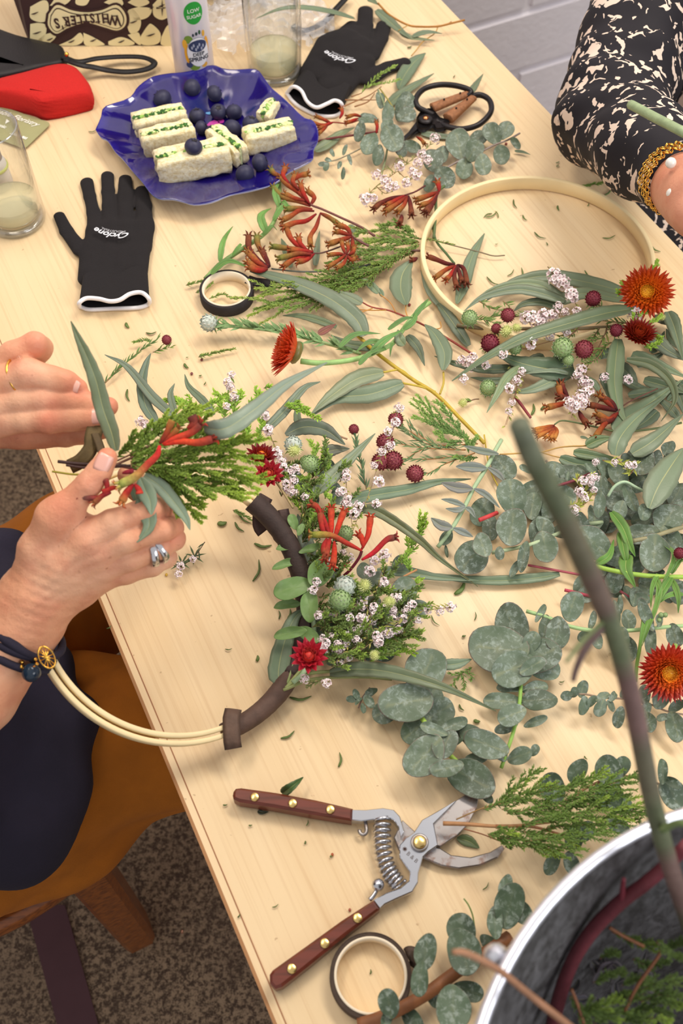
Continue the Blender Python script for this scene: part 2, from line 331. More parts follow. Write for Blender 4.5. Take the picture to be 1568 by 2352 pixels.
# ================================================================ PROPS
def ringframe(c, n=Vector((0, 0, 1)), rot=0):
    q = Vector(n).normalized().to_track_quat('Z', 'Y').to_matrix().to_4x4(); return Matrix.Translation(Vector(c)) @ q @ Matrix.Rotation(rot, 4, 'Z')
def textmb(s, size, xoff=0, align='CENTER', bold=0, shear=0, space=1):
    cu = bpy.data.curves.new('t', 'FONT'); cu.body = s; cu.size = size; cu.align_x = align; cu.align_y = 'CENTER'; cu.offset = bold; cu.shear = shear; cu.space_character = space; cu.resolution_u = 3
    o = bpy.data.objects.new('t', cu); COL.objects.link(o); dg = bpy.context.evaluated_depsgraph_get(); me = bpy.data.meshes.new_from_object(o.evaluated_get(dg))
    vs = [v.co.copy() for v in me.vertices]; fs = [tuple(p.vertices) for p in me.polygons]
    bpy.data.objects.remove(o, do_unlink=True); bpy.data.curves.remove(cu); bpy.data.meshes.remove(me); return vs, fs
def put_text(m, s, size, M, col, **k):
    f = k.pop('fn', None); vs, fs = textmb(s, size, **k)
    m.add([M @ Vector(f(v) if f else v) for v in vs], fs, col)
# ---- carton bag with botanical print
bp0 = P(70, 104, .001); bp1 = P(400, 103, .001); bx = (bp1-bp0); bw = bx.length; bx.normalize(); bn = Vector((bx.y, -bx.x, 0)); bn = (bn+Vector((0, 0, .12))).normalized(); bu = bn.cross(bx).normalized()
bu = bu if bu.z > 0 else -bu
bag = thing('gift_bag', bp0+bx*bw/2, 'dark brown and cream botanical printed paper bag lettered WHISTLER\'S upside down, behind the drink can', 'bag')
m = MB(); hgt = .20; dp = .10; back = Vector((bn.x, bn.y, 0)).normalized()*-dp
c0, c1 = bp0, bp1+bx*.02; q = [c0, c1, c1+bu*hgt, c0+bu*hgt]
kb = srgb(62, 38, 36)
m.prism(q, back, kb); build('body', m, MT['matte'], bag, smooth=False)
m = MB(); d3 = bn*.0006
def fp(pts, lift=1): return [onplane(a, b, bp0, bn)+d3*lift for a, b in fx('F', pts)]
cream = srgb(243, 229, 178)
def poly(pts, col, lift=1, sm=0):
    q = fp(pts, lift)
    if sm: q = smoothpath(q+q[:1], sm)[:-1]
    m.prism(q, d3*.6, col)
leafs = [[(140,30),(200,0),(225,20),(215,90),(180,100),(140,80)], [(140,110),(180,105),(215,120),(200,190),(160,205),(140,200)], [(150,205),(205,160),(260,150),(250,180),(205,208)], [(270,208),(330,180),(370,150),(385,185),(350,208)],
 [(385,150),(430,170),(480,200),(470,208),(395,208)], [(500,190),(560,170),(620,195),(600,208),(510,208)], [(575,70),(610,40),(650,90),(640,140),(600,150)], [(590,160),(640,150),(650,205),(620,190)], [(640,30),(700,40),(680,80),(620,90),(590,50)],
 [(650,165),(680,120),(700,110),(740,150),(735,195),(690,208),(650,200)], [(745,170),(770,120),(795,115),(797,205),(745,205)], [(705,20),(740,-10),(785,0),(790,60),(750,90),(710,70)], [(590,10),(640,-20),(690,10),(640,30)], [(230,25),(270,-20),(330,-15),(300,20)], [(480,10),(540,-20),(570,15),(540,30)], [(360,-40),(420,-40),(400,20),(350,15)]]
for l in leafs: poly(l, cream, 1, 26)
poly([(214,60),(262,8),(330,34),(400,44),(470,34),(540,10),(592,58),(592,118),(545,148),(480,134),(400,114),(320,136),(262,166),(212,122)], kb, 2, 60)
poly([(226,62),(264,20),(330,44),(400,54),(470,44),(538,20),(580,62),(580,112),(542,137),(482,122),(400,102),(318,124),(262,152),(224,116)], cream, 3.2, 60)
poly([(236,66),(266,32),(330,54),(400,64),(470,54),(536,32),(570,66),(570,108),(540,128),(484,113),(400,93),(316,115),(264,142),(234,112)], kb, 4.4, 60)
poly([(240,68),(267,37),(330,58),(400,68),(470,58),(534,37),(566,68),(566,106),(539,124),(484,109),(400,89),(315,111),(265,138),(238,110)], cream, 5.6, 60)
for (x, y, l) in ((160,60,35),(170,150,40),(230,180,30),(330,190,30),(430,185,30),(560,190,30),(615,100,35),(695,160,40),(700,35,20),(745,25,30)):
    poly([(x-l*.5, y+4), (x, y-3), (x+l*.55, y-8), (x, y+4)], kb, 2.4, 12)
for q in ([(745,30),(749,-8),(753,30)], [(745,36),(749,74),(753,36)], [(722,30),(746,35),(722,39)], [(752,32),(776,32),(752,37)]): poly(q, kb, 2.4)
arc = [(532,84,'W',62),(489,76,'H',58),(455,75,'I',56),(428,75,'S',56),(398,77,'T',56),(370,80,'L',56),(342,84,'E',56),(311,90,'R',58),(288,103,"'",54),(265,98,'S',60)]
for (x, y, chh, sz) in arc:
    a = fx('F', [(x, y)])[0]; q = onplane(a[0], a[1], bp0, bn)+d3*7.4
    M_ = Matrix.Translation(q) @ Matrix((bx, bu, bn)).transposed().to_4x4() @ Matrix.Rotation(pi+(x-400)*-.0006, 4, 'Z') @ Matrix.Diagonal((.78, 1, 1, 1))
    put_text(m, chh, sz*.4974*depth(q)/FPX*1.05, M_, kb, bold=.0006)
for (x, y, chh, sz) in arc:      # slab serifs
    if chh in "'S": continue
    for dy in (-18, 18):
        wv_ = 13 if chh != 'W' else 18; poly([(x-wv_*.8, y+dy-2.2), (x+wv_*.8, y+dy-2.2), (x+wv_*.8, y+dy+2.2), (x-wv_*.8, y+dy+2.2)], kb, 7.4) if not (chh == 'W' and dy > 0 or chh == 'T' and dy < 0 and 0) else None
build('printed_pattern', m, MT['ink'], bag, smooth=False)
m = MB(); sa = P(22, 0, .12); m.prism([bp0, bp0+bu*hgt, bp0+bu*hgt-bx*.035+back*.3, bp0-bx*.012+back*.3], back*.5, srgb(70, 44, 42)); build('gusset', m, MT['matte'], bag, smooth=False)
m = MB()
for l in ([(70,0),(90,10),(95,70),(85,60)], [(60,-10),(75,-5),(80,40),(72,30)]):
    pass
# ---- navy handbag behind, black pouch, strap
q = P(560, 20, 0); m = MB(); m.ball((q.x+.02, q.y+.07, TZ+.045), .1, 20, 12, srgb(26, 26, 52), (1.25, .55, .45)); o = build('navy_bag', m, MT['black'], org=(q.x, q.y+.07, TZ), sub=1); tag(o, 'dark navy bag standing behind the drink can and clear wrap', 'bag')
pouch = thing('leather_pouch', P(90, 140, 0), 'black leather pouch with a looped wrist strap behind the red case', 'pouch')
out = [(-90, 70), (-30, 62), (40, 84), (100, 98), (142, 108), (151, 130), (146, 148), (100, 160), (60, 170), (-20, 186), (-90, 190)]
sm_ = lambda L: smoothpath(L+L[:1], 40)[:-1]
tp = sm_([P(u, v, .014) for u, v in out]); cc = sum(tp, Vector())/40; m = MB()
for sc_, z in ((.98, .001), (1.0, .006), (1.0, .011), (.985, .0155), (.95, .018), (.8, .0195), (.4, .0205), (.02, .0207)): m.add([Vector((cc.x+(a.x-cc.x)*sc_, cc.y+(a.y-cc.y)*sc_, TZ+z)) for a in tp], [], srgb(26, 24, 26))
m.f = [(i*40+k, i*40+(k+1) % 40, (i+1)*40+(k+1) % 40, (i+1)*40+k) for i in range(7) for k in range(40)]+[tuple(range(40))[::-1], tuple(range(280, 320))]
build('body', m, MT['black'], pouch)
m = MB(); sp_ = fx('F', [(290,262,.02),(360,285,.02),(450,270,.014),(560,262,.01),(660,265,.01),(712,290,.01),(680,318,.008),(590,332,.008),(500,325,.008),(430,310,.014),(370,300,.02),(300,275,.02)])
m.tube(smoothpath([P(*a) for a in sp_], 60), .0042, 6, srgb(22, 20, 22), flat=.5); build('wrist_strap', m, MT['black'], pouch)
m = MB(); q = P(153, 125, .03); m.ball(q, .0028, 10, 6); build('rivet', m, MT['gold'], pouch, label='small gold rivet')
m = MB(); m.tube(smoothpath([P(800, -10, .01), P(772, 20, .012), P(742, 52, .01), P(700, 70, .006), P(672, 60, .004)], 24), .0045, 6, srgb(30, 32, 52), flat=.5); o = build('bag_strap', m, MT['black']); tag(o, 'dark navy strap trailing between the clear wrap and the upper glove', 'strap')
# ---- crumpled clear wrap
m = MB(); q0 = P(560, 60, .0); N1 = 34
for i in range(N1):
    for j in range(N1):
        a = (i/(N1-1)-.5); b = (j/(N1-1)-.5); r = sqrt(a*a+b*b)
        z = .03*max(0, 1-r*1.9)+.010*abs(noise.noise(Vector((a*13, b*13, 3))))*2+.006*abs(noise.noise(Vector((a*30, b*30, 9))))*2
        m.v.append((q0.x+.02+a*.19+.004*noise.noise(Vector((a*9, b*9, 1))), q0.y-.01+b*.12+a*.02, TZ+.002+z)); m.c.append((1, 1, 1))
m.f = [(i*N1+j, i*N1+j+1, (i+1)*N1+j+1, (i+1)*N1+j) for i in range(N1-1) for j in range(N1-1) if sqrt((i/N1-.5)**2+(j/N1-.5)**2) < .5+.04*sin(i*1.3+j)]
o = build('plastic_wrap', m, MT['film'], smooth=False); tag(o, 'crumpled clear plastic wrap behind the right-hand tumbler', 'plastic wrap')
# ---- red case
out = [(-40, 440), (0, 425), (120, 395), (250, 360), (320, 352), (370, 370), (405, 410), (430, 450), (436, 492), (400, 512), (220, 552), (150, 530), (0, 500), (-50, 490)]
hh = [.018]*9+[.02]*5
out = fx('F', out); m = MB(); b0 = sm_([P(u, v, .002) for u, v in out]); cc = sum(b0, Vector())/40
prof = [(.97, .0), (1, .006), (1.012, .0105), (1.0, .0125), (1.012, .0145), (1.0, .024), (.96, .032), (.88, .038), (.72, .042), (.5, .044), (.25, .045), (.01, .0452)]
cc = cc
for s, z in prof: m.add([cc+(Vector((a.x, a.y, TZ))-Vector((cc.x, cc.y, TZ)))*s*1+Vector((0, 0, TZ+.001+z-cc.z)) for a in b0], [], srgb(222, 40, 36) if z != .0125 else srgb(150, 20, 20))
m.f = [(i*40+k, i*40+(k+1) % 40, (i+1)*40+(k+1) % 40, (i+1)*40+k) for i in range(11) for k in range(40)]+[tuple(range(40))[::-1], tuple(range(440, 480))]
for i, q in enumerate(m.v): m.v[i] = tuple(Vector(q)*1)
# shrink the footprint so the top outline matches
o = build('glasses_case', m, MT['red'], org=(cc.x, cc.y, TZ)); o.scale = (1, 1, .62); tag(o, 'bright red felt-covered glasses case beside the green card', 'glasses case')
# ---- green card
cardq = [P(0-60, 215, .003), P(128, 280, .003), P(92, 362, .003), P(-90, 300, .003)]
cdo = thing('business_card', (cardq[0]+cardq[2])/2-Vector((0, 0, .002)), 'sage green business card with white script, partly seen through the left tumbler', 'card')
cx_ = (cardq[1]-cardq[0]).normalized(); cy_ = Vector((-cx_.y, cx_.x, 0)); ce = P(118, 284, .003)
m = MB(); W_, H_ = .115, .052; pts = []
for (sx, sy) in ((0, 0), (-W_, 0), (-W_, -H_), (0, -H_)):
    for k in range(5):
        a0 = {(0, 0): 0, (-W_, 0): 90, (-W_, -H_): 180, (0, -H_): 270}[(sx, sy)]; a_ = radians(a0+k*22.5); r = .005
        pts.append(ce+cx_*(sx+(-r if sx == 0 else r)+r*cos(a_))+cy_*(sy+(-r if sy == 0 else r)+r*sin(a_)))
m.prism(pts, (0, 0, .0006), srgb(158, 156, 112)); build('card', m, MT['matte'], cdo, smooth=False)
m = MB(); CM = Matrix.Translation(ce+Vector((0, 0, .0012))) @ Matrix((cx_, cy_, Vector((0, 0, 1)))).transposed().to_4x4()
put_text(m, 'Sustainable Floristry', .0105, CM @ Matrix.Translation((-.012, -.010, 0)), srgb(246, 246, 236), align='RIGHT', shear=.45, bold=.0001)
put_text(m, '.com.au', .0075, CM @ Matrix.Translation((-.008, -.036, 0)), srgb(246, 246, 236), align='RIGHT', bold=.0003)
put_text(m, 'Botanicus', .0075, CM @ Matrix.Translation((-.043, -.030, 0)), srgb(240, 240, 228), align='RIGHT', bold=.0003) if 0 else None
for k in range(4): put_text(m, 'illim ill lilm', .0042, CM @ Matrix.Translation((-.044, -.035-.004*k, 0)), srgb(236, 236, 222), align='RIGHT') if 0 else None
put_text(m, 'Botanic', .007, CM @ Matrix.Translation((-.042, -.031, 0)), srgb(240, 240, 228), align='RIGHT', bold=.0003)
m.prism([CM @ Vector(q) for q in ((-.051, -.018, 0), (-.045, -.020, 0), (-.047, -.026, 0))], (0, 0, .0002), srgb(246, 246, 236))
build('lettering', m, MT['ink'], cdo, smooth=False)
# ---- drink can
cb = P(449, 172, 0); CR = .0242
can = thing('drink_can', cb, 'slim white drink can with green LOW SUGAR badge behind the blue plate', 'can')
CMt = Matrix.Translation(cb); wh = srgb(226, 220, 230)
m = MB(); m.lathe([(.017, .001), (CR-.003, .0), (CR, .005), (CR, .118), (CR-.002, .123), (CR-.004, .126), (CR-.004, .128), (CR-.006, .126), (.0001, .125)], 40, [wh]*9, CMt); build('body', m, mat('can_paint', rough=.3, metal=.25), can)
m = MB(); m.lathe([(CR-.0045, .1265), (CR-.003, .1295), (CR-.0055, .1285)], 40, srgb(200, 200, 205), CMt, close=True); build('rim', m, MT['steel'], can)
fa = atan2(-cb.y, -cb.x)+.12     # angle facing the camera
def oncan(x, z, lift=.0004): a = fa+x/CR; return cb+Vector(((CR+lift)*cos(a), (CR+lift)*sin(a), z))
m = MB()
def disc(x0, z0, rx, rz, col, lift, n=36, inner=0, a0=0, a1=2*pi):
    vs = []; fs = []; cr = [inner, inner+(1-inner)*.5, 1] if inner else [0.001, .33, .66, 1]
    for r in cr: vs += [oncan(x0+rx*r*cos(a0+(a1-a0)*k/n), z0+rz*r*sin(a0+(a1-a0)*k/n), lift) for k in range(n+1)]
    fs = [(i*(n+1)+k, i*(n+1)+k+1, (i+1)*(n+1)+k+1, (i+1)*(n+1)+k) for i in range(len(cr)-1) for k in range(n)]
    m.add(vs, fs, col)
disc(.004, .0935, .0115, .0135, srgb(40, 160, 60), .0004)
for (x, z, rx, rz, c) in ((-.009,.044,.0035,.012,(240,170,40)),(-.011,.056,.003,.006,(240,180,60)),(-.006,.062,.005,.005,(120,150,60)),(.016,.05,.003,.011,(240,170,60)),(-.002,.026,.006,.0035,(120,150,50)),(-.008,.03,.004,.004,(60,70,110)),(.01,.027,.004,.003,(230,170,60)),(.004,.068,.0015,.0022,(40,60,60)),(.008,.069,.0015,.0028,(50,90,60)),(.0,.067,.0012,.002,(50,60,70)),(.013,.066,.002,.004,(225,170,60))): disc(x, z, rx, rz, srgb(*c), .0004)
disc(.004, .045, .0135, .0185, srgb(160, 165, 175), .0006); disc(.004, .045, .0130, .0180, srgb(238, 236, 240), .0008)
disc(.004, .053, .011, .0075, srgb(52, 62, 98), .001, 20)
for k in range(7): disc(-.003+k*.0022, .052+.003*sin(k*2.1), .0011, .0022, srgb(170, 175, 195), .0013, 8)
f_ = lambda x0, z0, L: (lambda v: oncan(x0+v.x, z0+v.y, L))
put_text(m, 'LOW', .0062, Matrix(), srgb(230, 240, 225), fn=f_(.004, .0965, .0009), bold=.0001)
put_text(m, 'SUGAR', .0055, Matrix(), srgb(230, 240, 225), fn=f_(.004, .0895, .0009), bold=.0001)
put_text(m, 'DEEP', .0062, Matrix(), srgb(40, 44, 60), fn=f_(.004, .0425, .0012), bold=.00015)
put_text(m, 'SPRING', .0072, Matrix(), srgb(40, 44, 60), fn=f_(.004, .0365, .0012), bold=.0002)
put_text(m, 'sparkling water', .0022, Matrix(), srgb(120, 124, 140), fn=f_(.004, .032, .0012)) if 0 else None
build('printed_label', m, MT['ink'], can, smooth=False)
# ---- tumblers
def tumbler(c, R0, R1, Hh, fill, lab):
    t = thing('glass_tumbler', c, lab, 'glass', 'glass tumblers')
    Mx = Matrix.Translation(c); m = MB()
    m.lathe([(.0001, .0005), (R0-.003, .0), (R0, .004), (R1+.001, Hh*.5), (R1, Hh-.001), (R1-.0008, Hh), (R1-.0016, Hh-.001), (R0-.0022, Hh*.5), (R0-.0035, .014), (R0-.008, .009), (.0001, .0085)], 48, (1,)*3, Mx); build('bowl', m, MT['glass'], t)
    m = MB(); m.lathe([(.0001, .0088), (R0-.0082, .0093), (R0-.0039, .0142), (R0-.0034, fill), (R0-.0055, fill-.0006), (.0001, fill-.001)], 48, (1,)*3, Mx); build('drink', m, MT['drink'], t)
    m = MB(); m.lathe([(R1-.0008+.0011*cos(2*pi*k/6), Hh+.0009*sin(2*pi*k/6)) for k in range(6)], 48, (1,)*3, Mx, close=True); build('rim', m, MT['rimglass'], t)
    m = MB(); m.lathe([(R0-.009, .0012), (R0-.0012, .0006), (R0-.0006, .005), (R0-.003, .0085), (R0-.008, .0075)], 48, (1,)*3, Mx, close=True); build('heavy_base', m, MT['rimglass'], t)
    return t
tumbler(P(632, 166, 0), .0325, .0335, .125, .032, 'clear tumbler with a little pale drink between the can and the upper glove')
tumbler(P(38, 505, 0), .0325, .031, .118, .028, 'clear tumbler with a little pale drink at the left edge below the green card')
q = P(-2, 425, 0); m = MB(); m.lathe([(.0001, 0), (.015, 0), (.0165, .004), (.0155, .03), (.013, .036)], 24, srgb(214, 206, 198), Matrix.Translation(q)); m.lathe([(.013, .036), (.0125, .06), (.011, .062), (.0001, .062)], 24, srgb(170, 160, 168), Matrix.Translation(q)); m.lathe([(.0164, .024), (.0170, .025), (.0166, .0275)], 24, srgb(196, 200, 110), Matrix.Translation(q)); o = build('small_jar', m, MT['matte'], org=q); tag(o, 'small off-white jar behind the left tumbler', 'jar')
# ---- blue plate
rimpx = [(445,600),(470,545),(490,495),(600,455),(640,405),(700,360),(780,345),(860,335),(930,318),(985,306),(1030,320),(1090,326),(1180,325),(1215,360),(1250,410),(1300,450),(1350,500),(1400,545),(1440,560),(1462,600),(1464,650),(1445,690),(1440,735),(1390,765),(1330,795),(1290,830),(1240,856),(1150,880),(1060,898),(980,930),(900,942),(850,930),(800,918),(740,915),(700,892),(660,840),(620,795),(570,735),(535,700),(500,650),(470,635)]
RH = .022; rim_ = [P(u, v, RH) for u, v in fx('F', rimpx)]; cc = sum(rim_, Vector())/len(rim_); cc.z = TZ
rim_ = smoothpath(rim_+rim_[:1], 121)[:-1]; n = 120; m = MB()
prof = [(.0, .005), (.30, .005), (.52, .0055), (.60, .007), (.70, .011), (.82, .0155), (.93, .019), (1.0, RH), (1.008, RH+.0008), (1.006, RH-.002), (.93, .015), (.80, .011), (.66, .005), (.56, .001), (.5, 0), (.0, .0005)]
for j, (s, z) in enumerate(prof):
    for k in range(n):
        a = rim_[k]; d = Vector((a.x-cc.x, a.y-cc.y, 0)); th = atan2(d.y, d.x); rr_ = .105+(d.length-.105)*min(1, max(0, (s-.45)/.5))
        rp = .0016*sin(th*16)*max(0, 1-abs(s-.85)/.2) if j < 9 else 0
        m.v.append(tuple(cc+d.normalized()*rr_*max(s, .002)+Vector((0, 0, z+rp)))); m.c.append(srgb(24, 12, 100) if j < 7 else (srgb(34, 24, 130) if j < 9 else srgb(170, 180, 215)))
m.f = [(i*n+k, i*n+(k+1) % n, (i+1)*n+(k+1) % n, (i+1)*n+k) for i in range(len(prof)-1) for k in range(n)]
plate = thing('serving_plate', cc, 'cobalt blue glazed plate with wavy rim holding sandwiches and blueberries', 'plate'); build('dish', m, MT['blue'], plate)
m = MB()
def blob(px, py, r, col, h=.0058, k=8):
    u, v = fx('F', [(px, py)])[0]; c = P(u, v, h); rr_ = r*.4974*depth(c)/FPX; a0 = rnd.uniform(0, 6)
    m.prism([c+Vector((cos(a0+2*pi*i/k), sin(a0+2*pi*i/k), 0))*rr_*rnd.uniform(.7, 1.15) for i in range(k)], (0, 0, .0004), col)
for (x, y, r, c) in ((890,505,30,(20,110,100)),(915,478,18,(30,130,90)),(850,535,18,(20,120,120)),(960,470,14,(40,150,70)),(985,580,34,(190,70,160)),(1010,600,26,(210,110,180)),(965,520,16,(110,170,220)),(845,520,12,(60,170,200)),(975,485,8,(90,220,120)),(900,540,20,(30,90,120)),(1020,560,16,(170,50,150))): blob(x, y, r, srgb(*c))
build('painted_flower', m, MT['gloss'], plate, smooth=False, label='green and pink painted flower')
# ---- sandwiches
def sandwich(fr, a, b, wpx, lab, h0=.008, H2=.024, tw=0):
    (ua, va), (ub, vb) = fx(fr, [a, b]); A = P(ua, va, h0); B = P(ub, vb, h0); ax = (B-A); L = ax.length; ax.normalize(); sd = Vector((-ax.y, ax.x, 0)); W2 = pxm(fr, wpx, A)/2
    t = thing('finger_sandwich', (A+B)/2-Vector((0, 0, 0)), lab, 'sandwich', 'finger sandwiches on the blue plate')
    for s in (-1, 1):
        bm = bmesh.new(); bmesh.ops.create_cube(bm, size=1); bmesh.ops.subdivide_edges(bm, edges=bm.edges[:], cuts=7, use_grid_fill=True)
        for v in bm.verts:
            x, y, z = v.co; k = 1-.25*((2*x)**6+(2*z)**6)/2
            y_ = y
            w_ = Vector((x*L*(1 if abs(z) < .45 else .96), y*W2*.80*k, z*H2*(1 if abs(x) < .45 else .93)))
            pw = (A+B)/2+ax*w_.x+sd*(w_.y+s*W2*.52)+Vector((0, 0, w_.z+H2/2)); pw += Vector([noise.noise(pw*140+Vector((i*9, 0, 0))) for i in range(3)])*.0022
            v.co = pw
        m = MB(); m.add([v.co.copy() for v in bm.verts], [[v.index for v in f.verts] for f in bm.faces], srgb(246, 236, 200)); bm.free()
        build('bread_slice', m, MT['bread'], t)
    m = MB()
    for k in range(70):
        x = rnd.uniform(-.47, .47)*L; z = H2*rnd.choice((1, 1, 1, rnd.uniform(.1, 1)))+.0004; y = rnd.uniform(-.1, .1)*W2
        g = rnd.choice([(60,110,40),(150,190,90),(205,222,150),(220,232,170),(40,90,30)]); m.ball((A+B)/2+ax*x+sd*y+Vector((0, 0, z)), rnd.uniform(.0012, .0026), 6, 4, srgb(*g), (1.6, .9, .6), Matrix.Rotation(rnd.uniform(0, 3), 4, 'Z'))
    c_ = (A+B)/2; Mx = Matrix((ax, sd, Vector((0, 0, 1)))).transposed().to_4x4(); Mx.translation = c_+Vector((0, 0, H2/2)); m.box((0, 0, 0), L*.48, W2*.1, H2*.49, srgb(226, 232, 178), Mx)
    build('filling', m, MT['fill'], t, smooth=False, label='green cress and egg filling')
sandwich('F', (625,622), (862,570), 105, 'finger sandwich furthest back on the left side of the blue plate', .0075, .022)
sandwich('F', (665,712), (900,660), 100, 'middle finger sandwich, wedged between two others on the left of the plate', .0085, .026)
sandwich('F', (730,825), (1060,760), 135, 'long front finger sandwich with a blueberry on its top corner', .009, .029)
sandwich('F', (985,655), (1120,762), 88, 'short slanting finger sandwich in the middle of the plate beside two blueberries', .008, .022)
sandwich('F', (1135,690), (1355,640), 112, 'finger sandwich at the right side of the blue plate with a straight green filling line', .008, .022)
sandwich('F', (1215,590), (1265,520), 80, 'small upright sandwich piece behind the right-hand finger sandwich', .008, .018)
# ---- blueberries
bmesh_b = None
bb = [(750,458,44,.011,'leftmost blueberry, near the rim of the blue plate'),(887,405,39,.012,'blueberry nearest the back rim of the plate'),(990,432,38,.012,'blueberry second along the back rim, right of the rearmost'),(910,535,38,.006,'blueberry on the green part of the painted flower'),
 (1008,517,38,.006,'blueberry at the plate centre, left of a touching pair'),(1080,518,38,.006,'blueberry at the plate centre, right of a touching pair'),(930,590,32,.006,'blueberry tucked against the middle sandwiches below the painted flower'),(975,606,28,.006,'small dark blueberry half hidden at the pink painted petal'),
 (1073,595,44,.006,'large blueberry right of the pink painted petal'),(1158,572,40,.012,'blueberry leaning on the right-hand sandwich'),(893,678,42,.037,'blueberry sitting on top of the front sandwich'),(1200,752,42,.012,'upper of two blueberries by the front right rim'),(1130,803,44,.008,'lower of two blueberries by the front right rim')]
for (x, y, r, h, lab) in bb:
    u, v = fx('F', [(x, y)])[0]; c = P(u, v, h+.006); rm = r*.4974*depth(c)/FPX
    if bmesh_b is None:
        m = MB(); pr = [(max(1e-6, sin(pi*i/14)), -.88*cos(pi*i/14)) for i in range(13)]+[(.36, .80), (.30, .74), (.2, .70), (.001, .69)]
        m.lathe(pr, 20, [srgb(46, 46, 74)]*13+[srgb(60, 60, 84), srgb(30, 26, 40), srgb(26, 22, 30), srgb(24, 20, 26)])
        for k in range(5): a = 2*pi*k/5; m.add([(cos(a-.4)*.3, sin(a-.4)*.3, .79), (cos(a+.4)*.3, sin(a+.4)*.3, .79), (cos(a)*.5, sin(a)*.5, .93)], [(0, 1, 2)], srgb(50, 48, 70))
    rot = Matrix.Rotation(rnd.uniform(0, 6), 4, 'Z') @ Matrix.Rotation(rnd.choice((.3, 1.2, 2.4)), 4, 'X') @ Matrix.Rotation(rnd.uniform(0, 6), 4, 'Z')
    o = build('blueberry', m, MT['berry'], mesh=bmesh_b, world=Matrix.Translation(c) @ rot @ Matrix.Scale(rm, 4)); bmesh_b = o.data; tag(o, lab, 'blueberry', 'blueberries on the blue plate')
# ---- tape rolls
def taperoll(c, Ro, Ri, Hh, col, lab, tail):
    t = thing('tape_roll', c, lab, 'tape'); Mx = Matrix.Translation(c); m = MB()
    m.lathe([(Ri+.0018, .0005), (Ro, 0), (Ro+.0003, .002), (Ro, Hh), (Ro-.0006, Hh+.0002)]+[(Ro-(Ro-Ri-.0018)*k/8, Hh-(.0006 if k % 2 else 0)) for k in range(1, 9)], 64, col, Mx, close=True); build('tape', m, MT['tape'] if col else MT['tape'], t)
    m = MB(); m.lathe([(Ri, .0), (Ri+.0017, 0), (Ri+.0017, Hh+.0004), (Ri, Hh+.0004)], 64, srgb(238, 224, 200), Mx, close=True); build('core', m, MT['core'], t, label='pale cardboard core')
    m = MB(); m.tube(smoothpath(tail, 20), .0062, 6, col, flat=.08, up=(0, 0, 1)); build('tape_end', m, MT['tape'], t); return t
tc_ = P(522, 683, 0); taperoll(tc_, .0275, .0232, .0125, srgb(44, 38, 40), 'roll of dark stem tape with pale core between the lying glove and the heath sprigs', [tc_+Vector((.02, .018, .008)), P(590, 648, .008), P(630, 652, .004)])
tc2 = P(850, 2247, 0); taperoll(tc2, .0278, .0232, .0125, srgb(74, 58, 48), 'roll of brown stem tape with cream core below the secateurs', [tc2+Vector((.026, .012, .008)), P(945, 2195, .010), P(975, 2215, .004)])
for _n in ('tape', 'tape.001'): pass
# ================================================================ SMOOTH BODIES (round cones blended into one surface)
def sdf_body(prims, vox, kk=.003, kpalm=.006, smooth_it=0):
    """prims: (group, a, b, ra, rb); group 0 blends with every other group; other groups meet in creases"""
    import time; T0 = time.time()
    bm = bmesh.new()
    for g, a, b, ra, rb in prims:
        a = Vector(a); b = Vector(b); n = max(2, int((b-a).length/max(min(ra, rb)*.8, vox*2))+1)
        for i in range(n):
            t = i/(n-1) if n > 1 else 0; r = ra+(rb-ra)*t
            bmesh.ops.create_icosphere(bm, subdivisions=2, radius=r*1.03, matrix=Matrix.Translation(a.lerp(b, t)))
    me = bpy.data.meshes.new('t'); bm.to_mesh(me); bm.free(); o = bpy.data.objects.new('t', me); COL.objects.link(o)
    md = o.modifiers.new('r', 'REMESH'); md.mode = 'VOXEL'; md.voxel_size = vox; md.adaptivity = 0
    m2 = o.modifiers.new('s', 'SMOOTH'); m2.iterations = 6; m2.factor = .5
    dg = bpy.context.evaluated_depsgraph_get(); me2 = bpy.data.meshes.new_from_object(o.evaluated_get(dg)); bpy.data.objects.remove(o, do_unlink=True)
    X = np.empty(len(me2.vertices)*3); me2.vertices.foreach_get('co', X); X = X.reshape(-1, 3); faces = [tuple(p.vertices) for p in me2.polygons]; bpy.data.meshes.remove(me2)
    A = np.array([p[1] for p in prims]); B = np.array([p[2] for p in prims]); RA = np.array([p[3] for p in prims]); RB = np.array([p[4] for p in prims]); G = np.array([p[0] for p in prims]); gs = sorted(set(G)-{0})
    AB = B-A; L2 = np.maximum((AB**2).sum(1), 1e-12)
    def f(X):
        out = np.empty(len(X))
        for s in range(0, len(X), 20000):
            x = X[s:s+20000]; ds = np.empty((len(x), len(A)))
            for i in range(len(A)):
                d = x-A[i]; t = np.clip((d@AB[i])/L2[i], 0, 1); ds[:, i] = np.linalg.norm(d-t[:, None]*AB[i], axis=1)-(RA[i]+(RB[i]-RA[i])*t)
            def sm(D, k):
                mn = D.min(1); return mn-k*np.log(np.exp(-(D-mn[:, None])/k).sum(1))+0
            dp = sm(ds[:, G == 0], kk) if (G == 0).any() else None
            best = dp
            for g in gs:
                dgv = sm(ds[:, G == g], kk*.5)
                v = sm(np.stack([dp, dgv], 1), kpalm)+kpalm*.0 if dp is not None else dgv
                best = v if best is None else np.minimum(best, v)
            out[s:s+20000] = best
        return out
    e = vox*.25
    for _ in range(4):
        d = f(X); g = np.stack([f(X+np.eye(3)[i]*e)-d for i in range(3)], 1)/e; gn = np.linalg.norm(g, axis=1)+1e-6
        X = X-(g/gn[:, None])*np.clip(d/np.maximum(gn, .5), -vox*2, vox*2)[:, None]*.8
    N = g/gn[:, None]
    print('SDF', len(X), len(prims), time.time()-T0)
    return X, N, faces
